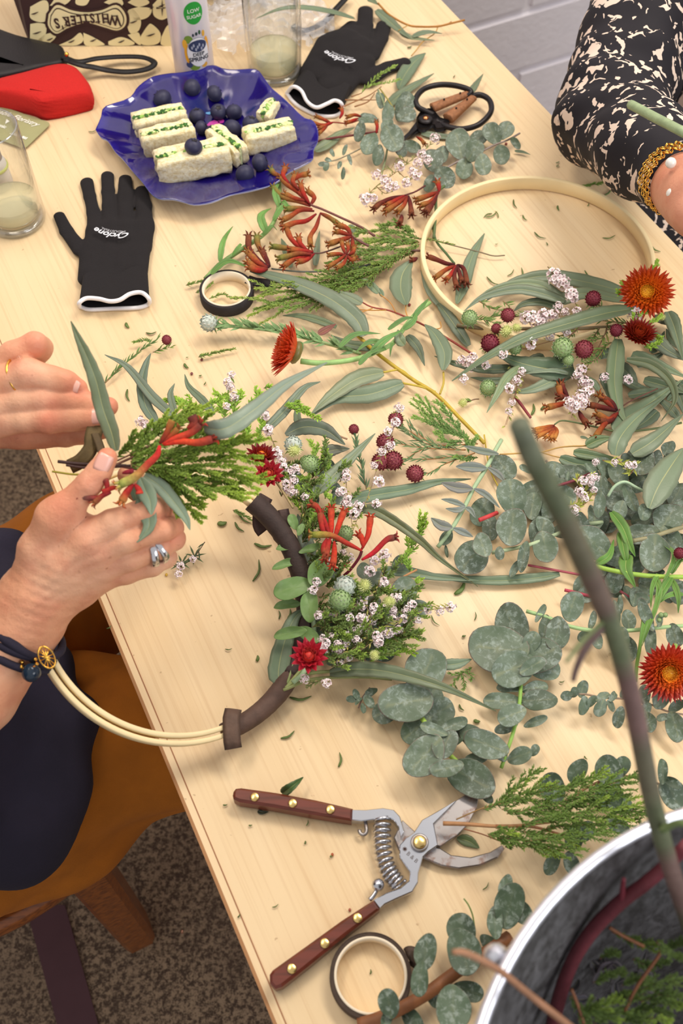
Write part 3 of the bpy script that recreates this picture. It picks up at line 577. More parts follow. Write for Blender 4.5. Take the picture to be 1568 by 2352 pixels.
def body_obj(name, X, faces, colf, mt, parent):
    m = MB(); m.v = [tuple(x) for x in X]; m.f = faces; c = colf(X) if callable(colf) else np.tile(np.array(colf), (len(X), 1)); m.c = [tuple(q) for q in c]
    return build(name, m, mt, parent)
def noise3(X, s, o=0): return np.array([noise.noise(Vector(x)*s+Vector((o, o, o))) for x in X])
# ---------------------------------------------------------------- gloves
def glove(fr, fingers, palm, lowlip, uplip, lab, txt, H0=.0):
    c0 = P(*fx(fr, [palm[0][0]])[0][:2]); t = thing('work_glove', Vector((c0.x, c0.y, TZ)), lab, 'glove', 'black knitted work gloves')
    ZS = .42; prims = []
    for gi, fg in enumerate(fingers+palm):
        pts = fx(fr, [(p[0], p[1]) for p in fg]); rs = [p[2]*FR[fr][2] for p in fg]
        ws = []
        for (u, v), r in zip(pts, rs):
            q = P(u, v, .006); R_ = r*depth(q)/FPX; q.z = TZ+.001+R_; ws.append((q, R_*1.04))
        for i in range(len(ws)-1): prims.append(((gi+1) if gi < len(fingers) else 0, ws[i][0], ws[i+1][0], ws[i][1], ws[i+1][1]))
    X, N, F = sdf_body(prims, .0022, .0022, .002)
    X[:, 2] = TZ+.0012+np.maximum((X[:, 2]-TZ-.001)*ZS, .0002)
    X[:, 2] += noise3(X, 60)*.0012*(N[:, 2] > 0)
    body_obj('shell', X, F, (.03, .03, .03), MT['glove'], t)
    lo = [P(u, v, .0025) for u, v in fx(fr, lowlip)]; up = [P(u, v, .017) for u, v in fx(fr, uplip)]
    ring = smoothpath(lo+up[::-1]+lo[:1], 61)[:-1]
    m = MB(); m.tube(ring+ring[:1], .0022, 8, srgb(238, 236, 240), cap=False); build('cuff_binding', m, MT['white'], t, label='white cuff binding')
    # cuff sleeve from the opening into the palm
    ax = sum((P(*fx(fr, [f[0]])[0][:2]) for f in palm), Vector())/len(palm)-sum(ring, Vector())/60; ax.z = 0; ax.normalize(); cc = sum(ring, Vector())/60
    m = MB(); K = 7
    for j in range(K):
        s = j/(K-1)*.042
        for q in ring:
            d = q-cc; k = 1-.06*j/(K-1); zz = q.z if j == 0 else TZ+.003+(q.z-TZ-.003)*(1-.25*j/(K-1))
            m.v.append((cc.x+d.x*k+ax.x*s, cc.y+d.y*k+ax.y*s, zz)); m.c.append((.03,)*3)
    m.f = [(i*60+k, i*60+(k+1) % 60, (i+1)*60+(k+1) % 60, (i+1)*60+k) for i in range(K-1) for k in range(60)]
    build('cuff', m, MT['glove'], t)
    # print
    (u0, v0), (u1, v1) = fx(fr, txt[:2]); a = P(u0, v0, txt[2]); b = P(u1, v1, txt[2]); xx = (b-a).normalized(); yy = Vector((-xx.y, xx.x, 0)); mid = (a+b)/2
    M_ = Matrix((xx, yy, Vector((0, 0, 1)))).transposed().to_4x4(); M_.translation = mid; Lw = (b-a).length
    m = MB(); put_text(m, 'Cyclone', Lw*.30, M_, srgb(226, 228, 236), fn=lambda v: (v.x*1.05, v.y+(.10*Lw-1.6*v.x*v.x/Lw*.35), .0006), shear=.4, bold=.0002)
    put_text(m, 'INDUSTRIAL', Lw*.115, M_, srgb(190, 190, 196), fn=lambda v: (v.x*1.15, v.y-Lw*.17+(.10*Lw-1.6*v.x*v.x/Lw*.35), .0006))
    build('lettering', m, MT['ink'], t, smooth=False, label='white printed lettering'); return t
glove('W', [[(470,495,44),(530,620,52),(640,770,62)], [(692,232,52),(715,340,46),(745,470,50),(770,620,72)], [(858,180,50),(862,300,50),(870,420,52),(880,600,75)], [(1000,205,50),(1003,330,62),(1000,430,60),(1000,600,75)], [(1130,290,48),(1150,420,60),(1150,600,72)]],
      [[(770,620,80),(720,1000,88)], [(880,600,80),(850,1000,90)], [(1000,600,80),(980,1000,90)], [(1140,600,80),(1085,990,92)], [(700,760,60),(720,1000,80)], [(1175,560,46),(1165,760,40)]],
      [(640,1235),(720,1258),(900,1250),(1100,1243),(1186,1215)], [(634,1205),(690,1168),(790,1172),(880,1192),(960,1180),(1040,1133),(1130,1122),(1190,1170)],
      'black work glove lying flat beside the left tumbler, partly under the blue plate', [(1030,665),(765,625),.016])
glove('A', [[(625,62,44),(622,150,46),(610,260,60)], [(735,150,44),(712,230,46),(650,330,62)], [(860,370,40),(760,400,44),(640,470,62)], [(545,150,42),(520,190,50),(500,260,60)], [(590,250,50),(560,330,60)]],
      [[(500,260,95),(350,440,80)], [(570,300,95),(420,520,85)], [(600,380,80),(470,560,60)], [(410,270,80),(300,440,70)], [(560,200,60),(430,250,70)]],
      [(152,560),(190,610),(240,648),(330,690),(430,698),(484,668)], [(190,520),(240,545),(275,610),(330,645),(395,622),(440,603),(480,622)],
      'crumpled black work glove with curled fingers between the right tumbler and the scissors', [(565,372),(385,318),.024])
# ---------------------------------------------------------------- flat tools: extruded outlines lying on the table
def slab(fr, pts, h0, h1, col, n=0, bev=.0):
    q = fx(fr, pts); top = [P(u, v, h1) for u, v in q]
    if n: top = smoothpath(top+top[:1], n+1)[:-1]
    return slab3(top, h0-h1, col, bev)
def slab3(top, dz, col, bev):
    m = MB(); n = len(top); c = sum(top, Vector())/n
    # inset the top edge for a small bevel
    ins = []
    for i in range(n):
        a, b, d = top[i-1], top[i], top[(i+1) % n]; e1 = (b-a); e2 = (d-b); e1 = e1.normalized() if e1.length > 1e-9 else e2.normalized(); e2 = e2.normalized() if e2.length > 1e-9 else e1
        nn = Vector((-(e1+e2).y, (e1+e2).x, 0)); nn = nn.normalized() if nn.length > 1e-9 else Vector(); ins.append(nn)
    area_ = sum(top[i].x*top[(i+1) % n].y-top[(i+1) % n].x*top[i].y for i in range(n)); sg = 1 if area_ > 0 else -1
    r0 = [p+k*sg*bev for p, k in zip(top, ins)]; r1 = [p+Vector((0, 0, -bev)) for p in top]; r2 = [p+Vector((0, 0, dz)) for p in top]
    for r in (r0, r1, r2): m.add(r, [], col)
    m.f = [tuple(range(n)), tuple(range(2*n, 3*n))[::-1]]+[(j*n+i, j*n+(i+1) % n, (j+1)*n+(i+1) % n, (j+1)*n+i) for j in (0, 1) for i in range(n)]
    return m
sec = thing('secateurs', P(870, 1950, 0), 'open garden secateurs with rosewood handles, brass rivets and a coil spring', 'secateurs')
def T_(name, pts, h0, h1, mt, n=0, bev=.0006, lab=None): return build(name, slab('T', pts, h0, h1, (.5,)*3, n, bev), MT[mt], sec, smooth=False, label=lab)
T_('handle', [(80,262),(92,246),(120,243),(300,268),(500,305),(694,350),(688,413),(500,382),(300,345),(110,315),(80,300),(76,282)], .003, .015, 'rose', 0, .002)
T_('handle', [(266,1205),(282,1182),(450,1062),(640,925),(800,822),(832,868),(650,1010),(480,1150),(385,1225),(330,1268),(295,1278),(268,1250)], .003, .015, 'rose', 0, .002)
T_('lower_blade', [(905,500),(950,410),(1015,470),(1080,540),(1140,553),(1200,590),(1300,602),(1400,575),(1462,538),(1476,556),(1440,603),(1350,643),(1240,660),(1150,645),(1080,615),(1000,590),(930,560)], .003, .007, 'blade', 0, .0008, 'curved rusty lower blade')
T_('upper_arm', [(690,357),(760,358),(850,348),(905,358),(937,392),(960,470),(940,500),(928,442),(905,412),(870,392),(800,408),(740,416),(688,411)], .004, .012, 'steel', 0)
T_('lower_arm', [(800,822),(870,785),(940,760),(985,722),(990,680),(962,640),(935,600),(935,540),(970,502),(1010,472),(1050,410),(1130,365),(1225,310),(1110,430),(1132,540),(1082,575),(1055,602),(1032,680),(1030,730),(1000,780),(930,810),(860,843),(833,866)], .007, .0125, 'steel', 0)
T_('upper_blade', [(1108,430),(1225,310),(1300,262),(1335,238),(1343,270),(1335,340),(1290,430),(1230,490),(1145,545),(1127,540)], .006, .010, 'blade', 0, .0005, 'broad rust-flecked upper blade')
for (x, y) in ((190,293),(385,325),(579,357),(719,915),(550,1045),(380,1176)):
    u, v = fx('T', [(x, y)])[0]; q = P(u, v, .0152); m = MB(); m.lathe([(.0001, .0), (.0033, .0), (.0033, .0007), (.0027, .0011), (.0001, .0012)], 20, (.8,)*3, Matrix.Translation(q)); build('rivet', m, MT['brass'], sec)
u, v = fx('T', [(1037, 530)])[0]; q = P(u, v, .0122); m = MB(); m.lathe([(.0001, 0), (.0066, 0), (.0066, .002), (.0058, .0026), (.0048, .0022)], 24, (.5,)*3, Matrix.Translation(q)); build('pivot_washer', m, MT['blade'], sec)
m = MB(); m.lathe([(.0001, .001), (.0046, .001), (.0046, .0040), (.0040, .0045), (.0001, .0046)], 24, (.5,)*3, Matrix.Translation(q)); build('pivot_bolt', m, MT['brass'], sec)
ctl = path3('T', [(848,405),(845,480),(848,560),(865,640),(895,700),(932,748)], .0085, 200); m = MB(); hel = []
for i in range(200):
    t = (ctl[min(i+1, 199)]-ctl[max(i-1, 0)]).normalized(); s_ = Vector((0, 0, 1)).cross(t).normalized(); a_ = 2*pi*13*i/199; hel.append(ctl[i]+(s_*cos(a_)+Vector((0, 0, 1))*sin(a_))*(.0056))
hel2 = smoothpath(hel, 420); m.tube(hel2, .0012, 6, (.6,)*3); build('spring', m, MT['steel'], sec)
m = MB(); m.tube(path3('T', [(760,425),(765,470),(750,487),(732,478),(728,462)], .006, 14), .0014, 6, (.5,)*3); build('catch_hook', m, MT['blade'], sec)
m = MB(); m.ball(P(*fx('T', [(824, 745)])[0], .010), .0046, 14, 9, (.6,)*3); m.tube(path3('T', [(824,760),(800,800),(780,822)], .008, 8), .0016, 6, (.5,)*3); build('catch_ball', m, MT['steel'], sec)
u, v = fx('T', [(1000, 603)])[0]; q = P(u, v, .01265); m = MB(); put_text(m, 'B & B', .0042, Matrix.Translation(q) @ Matrix.Rotation(-.75, 4, 'Z'), srgb(90, 80, 80)); u, v = fx('T', [(962, 560)])[0]; q = P(u, v, .01265)
for k in range(4): m.box((0, 0, 0), .0016, .0003, .0001, srgb(90, 70, 66), Matrix.Translation(q) @ Matrix.Rotation(k*pi/4, 4, 'Z'))
build('stamp', m, MT['ink'], sec, smooth=False)
# ---- ikebana scissors
sc = thing('florist_scissors', P(985, 275, 0), 'black scissors with big loop handles and rattan wrap beside the grey-green gum leaves', 'scissors')
for lp, nm in (([(1035,690,.008),(985,668,.012),(938,640,.016),(928,590,.018),(975,535,.018),(1060,510,.018),(1150,512,.018),(1225,530,.018),(1258,552,.016),(1240,572,.014),(1180,590,.012),(1020,650,.010)], 'handle_loop'), ([(1080,745,.008),(1110,760,.010),(1200,775,.012),(1290,755,.014),(1350,710,.016),(1380,660,.016),(1370,605,.016),(1330,575,.016),(1285,572,.016),(1250,600,.013),(1130,710,.010)], 'handle_loop')):
    m = MB(); p_ = path3('A', lp, .01, 60); m.tube(p_, [.0034]*46+[.0034-.0008*k/14 for k in range(14)], 8, (.1,)*3); build(nm, m, MT['dsteel'], sc)
for a_, b_, ra, rb in (((1025,648),(1255,558),.0072,.0052), ((1120,712),(1275,585),.0085,.0050)):
    (ua, va), (ub, vb) = fx('A', [a_, b_]); A_ = P(ua, va, .011); B_ = P(ub, vb, .014); m = MB(); nW = 26
    pth = [A_.lerp(B_, i/(nW*2)) for i in range(nW*2+1)]; m.tube(pth, [(ra+(rb-ra)*i/(nW*2))*(1 if i % 2 else .9) for i in range(nW*2+1)], 10, srgb(150, 98, 64), flat=.7); build('rattan_wrap', m, MT['rattan'], sc)
    for tt in (.3, .72):
        q = A_.lerp(B_, tt)+Vector((0, 0, .0055)); m = MB(); m.ball(q, .0013, 6, 4, srgb(30, 24, 24)); build('knot', m, MT['dsteel'], sc)
build('shank', slab('A', [(930,700),(960,660),(1010,645),(1045,665),(1075,700),(1130,720),(1110,760),(1050,770),(1030,745),(980,770),(940,760)], .006, .011, (.1,)*3, 30, .001), MT['dsteel'], sc)
for k_, pl in enumerate(([(945,730),(985,765),(905,815),(860,835),(855,815),(900,775)], [(935,720),(965,750),(880,820),(850,850),(860,820)])):
    build('blade', slab('A', pl, .003+k_*.0025, .0055+k_*.0025, (.1,)*3, 0, .0004), MT['dsteel'], sc, smooth=False)
u, v = fx('A', [(985, 722)])[0]; q = P(u, v, .0112); m = MB(); m.lathe([(.0001, 0), (.0085, 0), (.0085, .0015), (.007, .003), (.0001, .003)], 24, (.1,)*3, Matrix.Translation(q)); build('pivot_boss', m, MT['dsteel'], sc)
m = MB(); m.lathe([(.0001, .002), (.0036, .002), (.0034, .0042), (.0001, .005)], 18, (.8,)*3, Matrix.Translation(q)); build('pivot_rivet', m, mat('copper', srgb(220, 150, 100), rough=.25, metal=1), sc)
# ---------------------------------------------------------------- bucket
BC = Vector((.22473, -.00421, TZ)); BR = .1765; BH = .25
bk = thing('metal_bucket', BC, 'large galvanised metal bucket with bright rolled rim at the lower right corner', 'bucket')
m = MB(); Mx = Matrix.Translation(BC)
m.lathe([(.0001, .001), (.128, .001), (.13, .004), (BR-.001, BH-.002), (BR, BH), (BR-.0025, BH), (BR-.004, BH-.004), (.1285, .006), (.0001, .005)], 72, (.5,)*3, Mx); build('pail', m, MT['galv'], bk)
m = MB(); m.lathe([(BR-.001+.0032*cos(2*pi*k/10), BH+.0032*sin(2*pi*k/10)) for k in range(10)], 96, (.8,)*3, Mx, close=True); build('rolled_rim', m, MT['rim'], bk, label='bright rolled steel rim')
ea = P(1138, 2195, BH-.01); m = MB(); m.ball(ea, .006, 10, 6, (.7,)*3, (1, 1, 1.6)); build('ear', m, MT['rim'], bk)
def stick(pts, wpx, col, label, cat, name, fr='Z', n=30, seg=12, tw=None, extra=None, mt='stem', group=None, parent=None):
    q = fx(fr, [(p[0], p[1]) for p in pts]); p3 = smoothpath([D(u, v, p[2]) for (u, v), p in zip(q, pts)], n); ws = wpx if hasattr(wpx, '__len__') else [wpx]*len(pts)
    rad = [np.interp(i/(n-1)*(len(pts)-1), range(len(pts)), ws)*FR[fr][2]/2*depth(p3[i])/FPX for i in range(n)]
    t = thing(name, p3[-1], label, cat, group); m = MB(); m.tube(p3, rad, seg, col); build('stem', m, MT[mt], t)
    for e in extra or []:
        q = fx(fr, [(p[0], p[1]) for p in e[0]]); e3 = smoothpath([D(u, v, p[2]) for (u, v), p in zip(q, e[0])], 10); m = MB(); m.tube(e3, [e[1]*FR[fr][2]/2*depth(p)/FPX*(1-.4*i/9) for i, p in enumerate(e3)], 8, e[2]); build('side_twig', m, MT[mt], t)
    return t
gb = [srgb(*c) for c in ((98,104,84),(84,92,68),(92,88,68),(98,82,72),(88,96,70),(108,84,80),(96,92,74),(90,96,72),(104,82,76),(92,92,72))]
stick([(1192,975,.35),(1226,1058,.365),(1285,1168,.385),(1336,1278,.40),(1380,1377,.415),(1412,1460,.425),(1450,1600,.445),(1478,1740,.46),(1500,1850,.475),(1530,1960,.49),(1568,2080,.51),(1610,2200,.60)], [50,54,54,54,52,46,44,44,42,42,40,40],
      [gb[(i//3) % 10] for i in range(30)], 'tall thick green-brown branch leaning out of the bucket across the flowers', 'branch', 'cut_branch',
      extra=[([(1398,1425,.42),(1350,1480,.425),(1325,1530,.43),(1316,1562,.435)], 22, srgb(110, 90, 86)), ([(1392,1420,.42),(1340,1470,.41),(1300,1520,.40)], 14, srgb(104, 116, 76)), ([(1520,1905,.475),(1560,1890,.46),(1600,1905,.45)], 20, srgb(108, 128, 80))])
stick([(1600,520,.528),(1480,640,.537),(1330,770,.545),(1170,890,.555),(1000,1060,.57),(880,1240,.585),(800,1440,.60),(735,1690,.62)], [84,86,88,92,92,90,90,90], srgb(108, 48, 56), 'dark red stem standing inside the metal bucket', 'branch', 'bucket_branch', 'N', extra=[([(1180,880,.553),(1185,800,.545),(1192,742,.538)], 44, srgb(120, 46, 58))])
stick([(108,1205,.45),(200,1215,.452),(400,1320,.46),(600,1480,.47),(840,1670,.48),(1000,1800,.50)], [36,46,44,46,50,50], srgb(150, 108, 80), 'thin brown stick poking over the bucket rim towards the tape roll', 'stick', 'brown_stick', 'N')
# ---------------------------------------------------------------- hoops
def hoop(c, n, R, wid, th, parent, name='hoop', dbl=False):
    M_ = ringframe(c, n); m = MB()
    rr = [(R, 0)] if not dbl else [(R, .0), (R-th-.0018, .0012)]
    for Rr, dz in rr: 
        m = MB(); b = .0006
        m.lathe([(Rr-th, dz+b), (Rr-th+b, dz), (Rr-b, dz), (Rr, dz+b), (Rr, dz+wid-b), (Rr-b, dz+wid), (Rr-th+b, dz+wid), (Rr-th, dz+wid-b)], 120, srgb(238, 216, 168), M_, close=True)
        build(name, m, MT['bamboo'], parent)
wr2 = thing('hoop_wreath', (.2047, .8255, TZ), 'flower wreath lying on the table on a pale wooden hoop, beside the patterned sleeve', 'wreath')
hoop((.2047, .8255, TZ+.0015), (0, 0, 1), .1222, .0155, .0048, wr2)
wr1 = thing('hoop_wreath', (-.06, .40, .76), 'half-finished flower wreath on a pale double hoop, held over the table edge', 'wreath')
hoop((-.1307, .3924, .8059), (.4, -.2, .8944), .1132, .0085, .0038, wr1, dbl=True)
# ================================================================ PEOPLE
def cap(g, pts):   # pts: (u, v, depth, radius)
    q = [(D(p[0], p[1], p[2]), p[3]) for p in pts]; return [(g, q[i][0], q[i+1][0], q[i][1], q[i+1][1]) for i in range(len(q)-1)]
def W3(n_, a_, z): return TL(n_, a_, z)
person = thing('person', TL(-.25, .52, .455), 'seated person in a navy top and mustard trousers, both hands binding the wreath', 'person')
pr = []
# right hand (lower in the photo)
RHO = .085
def DR(u, v, z): return D(u, v, z-RHO)
def capr(g, pts): return cap(g, [(p[0], p[1], p[2]-RHO, p[3]*(p[2]-RHO)/p[2]*1.02) for p in pts])
pr += capr(0, [(70,1372,.835,.0235),(135,1292,.825,.0185),(205,1238,.815,.0130)])
pr += capr(0, [(88,1385,.84,.0225),(160,1310,.83,.0175),(222,1268,.822,.0125)])
pr += capr(0, [(100,1392,.845,.0205),(175,1330,.838,.0165),(232,1300,.832,.0125)])
pr += capr(0, [(105,1392,.85,.018),(180,1352,.845,.0145),(225,1325,.842,.0115)])
pr += capr(0, [(75,1345,.83,.018),(88,1262,.82,.0145),(132,1185,.81,.0125)])
pr += capr(0, [(132,1185,.81,.0125),(190,1215,.82,.012)])
pr += capr(1, [(128,1190,.81,.0135),(160,1160,.805,.0110),(204,1112,.80,.0096),(228,1084,.80,.0090),(246,1052,.80,.0078)])
pr += capr(2, [(205,1238,.815,.0125),(258,1200,.81,.0100),(345,1168,.815,.0092),(370,1170,.83,.0088),(352,1130,.85,.0080),(290,1090,.855,.0072)])
pr += capr(3, [(222,1268,.822,.0125),(290,1240,.815,.0100),(372,1216,.82,.0094),(394,1212,.832,.0090),(372,1175,.86,.0080),(310,1130,.875,.0072)])
pr += capr(4, [(232,1300,.832,.0120),(300,1282,.826,.0098),(370,1256,.828,.0092),(398,1238,.835,.0090),(385,1215,.86,.0080),(320,1170,.885,.0072)])
pr += capr(5, [(225,1325,.842,.0110),(290,1315,.838,.0090),(350,1298,.838,.0084),(382,1280,.845,.0080),(375,1255,.865,.0072),(320,1200,.89,.0065)])
# right forearm, upper arm
RE = D(-285, 1905, .80); pr += [(0, DR(78, 1368, .837), DR(52, 1408, .840), .0245, .0245), (0, DR(95, 1385, .84), DR(70, 1440, .845), .021, .021), (0, DR(52,1408,.840), DR(-60,1590,.845), .0255, .031), (0, DR(80,1425,.85), DR(-60,1590,.845), .0225, .031), (0, DR(-60,1590,.845), RE, .029, .038)]
RS = W3(-.27, .33, .98); LS = W3(-.27, .72, .98); 
# left hand (upper in the photo)
pr += cap(0, [(-150,925,.765,.022),(-80,905,.76,.0150),(-25,868,.757,.0115)])
pr += cap(0, [(-150,930,.765,.022),(-80,925,.758,.0160),(-25,895,.752,.0118)])
pr += cap(0, [(-150,940,.765,.022),(-80,945,.758,.0170),(-20,930,.754,.0120)])
pr += cap(0, [(-150,945,.77,.020),(-80,960,.765,.0170),(-10,962,.758,.0122)])
pr += cap(0, [(-120,955,.78,.019),(-40,985,.785,.0155),(50,988,.785,.0125)])
pr += cap(1, [(-25,868,.757,.0110),(30,815,.752,.0095),(80,792,.752,.0090),(92,800,.762,.0088),(70,835,.775,.0080),(40,860,.785,.0075)])
pr += cap(2, [(-25,895,.752,.0115),(20,872,.748,.0108),(62,858,.745,.0112),(120,872,.748,.0096),(150,880,.750,.0090),(180,892,.753,.0070)])
pr += cap(3, [(-20,930,.754,.0118),(50,918,.750,.0100),(104,918,.750,.0102),(160,922,.752,.0088),(200,927,.754,.0086),(248,934,.757,.0072)])
pr += cap(4, [(-10,962,.758,.0120),(60,962,.754,.0100),(108,962,.752,.0104),(165,960,.753,.0092),(200,957,.754,.0090),(232,954,.755,.0074)])
pr += cap(5, [(50,988,.785,.0120),(100,995,.785,.0108),(150,996,.782,.0098),(190,990,.778,.0094),(238,984,.775,.0078)])
LE = D(-640, 1150, .80); pr += [(0, D(-150,932,.765), D(-210,950,.765), .0240, .0245), (0, D(-160,950,.775), D(-210,955,.77), .021, .0245), (0, D(-210,950,.765), LE, .0265, .040)]
fine = pr; pr = [(0, LE, LS, .036, .05), (0, RE, RS, .036, .05)]
# trunk and legs inside the clothes
pr += [(0, RS, LS, .055, .055), (0, W3(-.27, .43, .93), W3(-.24, .45, .62), .10, .09), (0, W3(-.27, .62, .93), W3(-.24, .60, .62), .10, .09), (0, W3(-.25, .52, .9), W3(-.25, .52, .56), .11, .09),
       (0, W3(-.25, .43, .545), W3(.16, .43, .545), .075, .055), (0, W3(-.25, .61, .545), W3(.16, .64, .545), .075, .055), (0, W3(.16, .43, .545), W3(.12, .42, .09), .055, .035), (0, W3(.16, .64, .545), W3(.12, .65, .09), .055, .035),
       (0, W3(.12, .42, .05), W3(.28, .42, .035), .038, .03), (0, W3(.12, .65, .05), W3(.28, .66, .035), .038, .03), (0, W3(-.29, .52, 1.0), W3(-.28, .52, 1.10), .055, .052)]
Xc, Nc, Fc = sdf_body(pr, .009, .004, .004)
X, Nn, F = sdf_body(fine, .0021, .0022, .0035)
skin0 = np.array(srgb(220, 158, 124)); pink = np.array(srgb(214, 118, 94)); pale = np.array(srgb(232, 186, 154))
reds = [(212,1224,.808),(228,1262,.814),(240,1298,.824),(246,1045,.79),(204,1112,.79),(392,1216,.83),(395,1240,.83),(60,855,.735),(104,918,.74),(108,962,.742),(88,790,.745),(248,934,.75),(232,960,.745),(180,892,.745),(150,1160,.80),(372,1170,.82),(238,984,.77)]
def skincol(X):
    c = np.tile(skin0, (len(X), 1)); w_ = np.zeros(len(X))
    for u, v, z in reds:
        p = np.array(D(u, v, z if z < .78 and z != .77 else z-RHO)); w_ = np.maximum(w_, np.exp(-((X-p)**2).sum(1)/(.012**2)))
    c = c*(1-.55*w_[:, None])+pink*.55*w_[:, None]
    q = noise3(X, 25, 5); k = np.clip(q*1.4, 0, .5)[:, None]; return c*(1-k)+pale*k
# wrinkles: rings over the finger joints, long folds on the wrist
def wrinkle(X, N, c, d, R_, amp, lam):
    c = np.array(c); d = np.array(d.normalized()); r = X-c; s = r@d; dist = np.linalg.norm(r, axis=1); k = np.exp(-(dist/R_)**2); X -= N*(amp*k*(.5+.5*np.cos(2*pi*s/lam))**2)[:, None]
for a, b, z in (((20,872),(120,872),.748),((50,918),(160,922),.750),((60,962),(165,960),.752),((160,922),(248,934),.753),((165,960),(232,954),.753),((160,1160),(228,1084),.80-RHO)):
    A_ = D(*a, z); B_ = D(*b, z); wrinkle(X, Nn, A_.lerp(B_, .5), B_-A_, .010, .0007, .0030)
for (u, v), (du, dv), z, R_ in (((110,1375),(-.3,1),.82,.03),((60,1350),(-.5,.9),.82,.03),((250,1290),(.3,1),.81,.028),((170,1350),(.5,1),.82,.03)):
    A_ = DR(u, v, z); B_ = DR(u+du*50, v+dv*50, z); wrinkle(X, Nn, A_, B_-A_, R_, .00035, .0068)
for (a, b) in (((214,1236),(98,1352)), ((230,1266),(106,1370)), ((240,1300),(118,1384)), ((150,1190),(100,1300)), ((190,1330),(60,1400)), ((60,1300),(40,1400))):     # tendons and veins
    A_ = np.array(DR(*a, .80)); B_ = np.array(DR(*b, .81)); ab = B_-A_; c_ = np.array(CAM); t = np.clip(((X-A_)@ab)/(ab@ab), 0, 1); q = A_+t[:, None]*ab; vd = (q-c_)/np.linalg.norm(q-c_, axis=1)[:, None]; r = X-q; along = (r*vd).sum(1); lat = np.linalg.norm(r-along[:, None]*vd, axis=1)
    X += Nn*(.0011*np.exp(-(lat/.0028)**2)*(np.abs(along) < .022)*np.clip(-(Nn*vd).sum(1), 0, 1)*np.minimum(1, 6*t*(1-t)+.2))[:, None]
X += Nn*(noise3(X, 110)*.00045)[:, None]
F = F+[tuple(i+len(X) for i in f) for f in Fc]; X = np.vstack([X, Xc])
body_obj('body', X, F, skincol, MT['skin'], person)
def ringband(c, axis, R_, r, mt, name, par, flat=1, seg=40, label=None, gap=0):
    M_ = ringframe(c, axis); m = MB(); m.lathe([(R_+r*cos(2*pi*k/8), r*flat*sin(2*pi*k/8)) for k in range(8)], seg, (.7,)*3, M_, close=True); return build(name, m, MT[mt], par, label=label)
def nail(u, v, z, R_, du, dv, ln, wd, tocam=.0):
    c = D(u, v, z); d = (D(u+du, v+dv, z)-c).normalized(); n = (CAM-c).normalized(); n = (n-d*n.dot(d)).normalized(); s = d.cross(n); m = MB(); K = 7
    for i in range(K):
        for j in range(K):
            a = (j/(K-1)-.5)*2; t = i/(K-1); w_ = wd*(1-.25*(2*abs(t-.5))**3); th = a*w_/R_; m.v.append(c+n*(R_*cos(th)+.0003-.0010*(t-.5)**2)+s*(R_*sin(th))+d*(t-.5)*ln); m.c.append((.8, .5, .45))
    m.f = [(i*K+j, i*K+j+1, (i+1)*K+j+1, (i+1)*K+j) for i in range(K-1) for j in range(K-1)]; o = build('fingernail', m, MT['nail'], person); md = o.modifiers.new('t', 'SOLIDIFY'); md.thickness = .0005; md.offset = 0
nail(238,1062,.800-RHO,.0084,.5,-1,.0125,.0062); nail(222,956,.7545,.0084,1,-.12,.0105,.0058); nail(240,933,.7565,.0078,1,.2,.009,.005); nail(174,889,.7525,.0078,1,.35,.009,.005)
rd = D(30,868,.749)-D(55,860,.746)
ringband(D(42,864,.7485), rd, .0126, .0010, 'gold', 'finger_ring', person, label='thin gold ring with a clear stone')
m = MB(); m.ball(D(45,824,.739), .0026, 8, 5, (.9,)*3); build('ring_stone', m, MT['glass'], person)
rd = DR(395,1240,.836)-DR(335,1268,.828)
for k, (u, v) in enumerate(((351,1267),(361,1262))):
    ringband(DR(u, v, .829), rd+Vector((0, .006*(k*2-1), 0)), .0101, .0015, 'silver', 'finger_ring', person, flat=2.0, label='wide silver ring')
# wrist cords with charms
fd = DR(-60,1590,.845)-DR(60,1400,.84)
for k in range(4):
    tl = fd.normalized()+Vector((.0, .0, (-.28, .12, .30, -.1)[k])); cpos = DR(42, 1470, .846)+fd.normalized()*(.004*(k-1.5)); ringband(cpos, tl, .0302, .0031, 'navy', 'cord_bracelet', person, label='dark navy cord wound round the wrist')
gc = D(107,1510,.725); m = MB()
m.lathe([(.0062+.0006*cos(2*pi*k/6), .0006*sin(2*pi*k/6)) for k in range(6)], 24, (.8,)*3, ringframe(gc, CAM-gc) @ Matrix.Diagonal((.8, 1.3, 1, 1)), close=True)
Mg = ringframe(gc, CAM-gc)
for k in range(6): a = k*pi/3; m.tube([Mg @ Vector((cos(a)*.0045, sin(a)*.0075, 0)), Mg @ Vector((0, 0, .0008)), Mg @ Vector((-cos(a+.6)*.0045, -sin(a+.6)*.0075, 0))], .0005, 5, (.8,)*3)
build('charm', m, MT['gold'], person, label='oval gold filigree charm')
m = MB(); bc = D(72,1545,.735); m.ball(bc, .0068, 16, 10, (.6,)*3); build('bead', m, mat('dark_glass_bead', srgb(60, 84, 110), rough=.03, trans=.7), person, label='dark blue glass bead')
m = MB()
for k in range(9): a = k*.7; m.ball(bc+(D(66,1525,.735)-bc)*1.0+Vector((cos(a)*.0055, sin(a)*.005, .001*sin(k))), .0017, 6, 4, (.8,)*3)
build('bead_cap', m, MT['gold'], person)
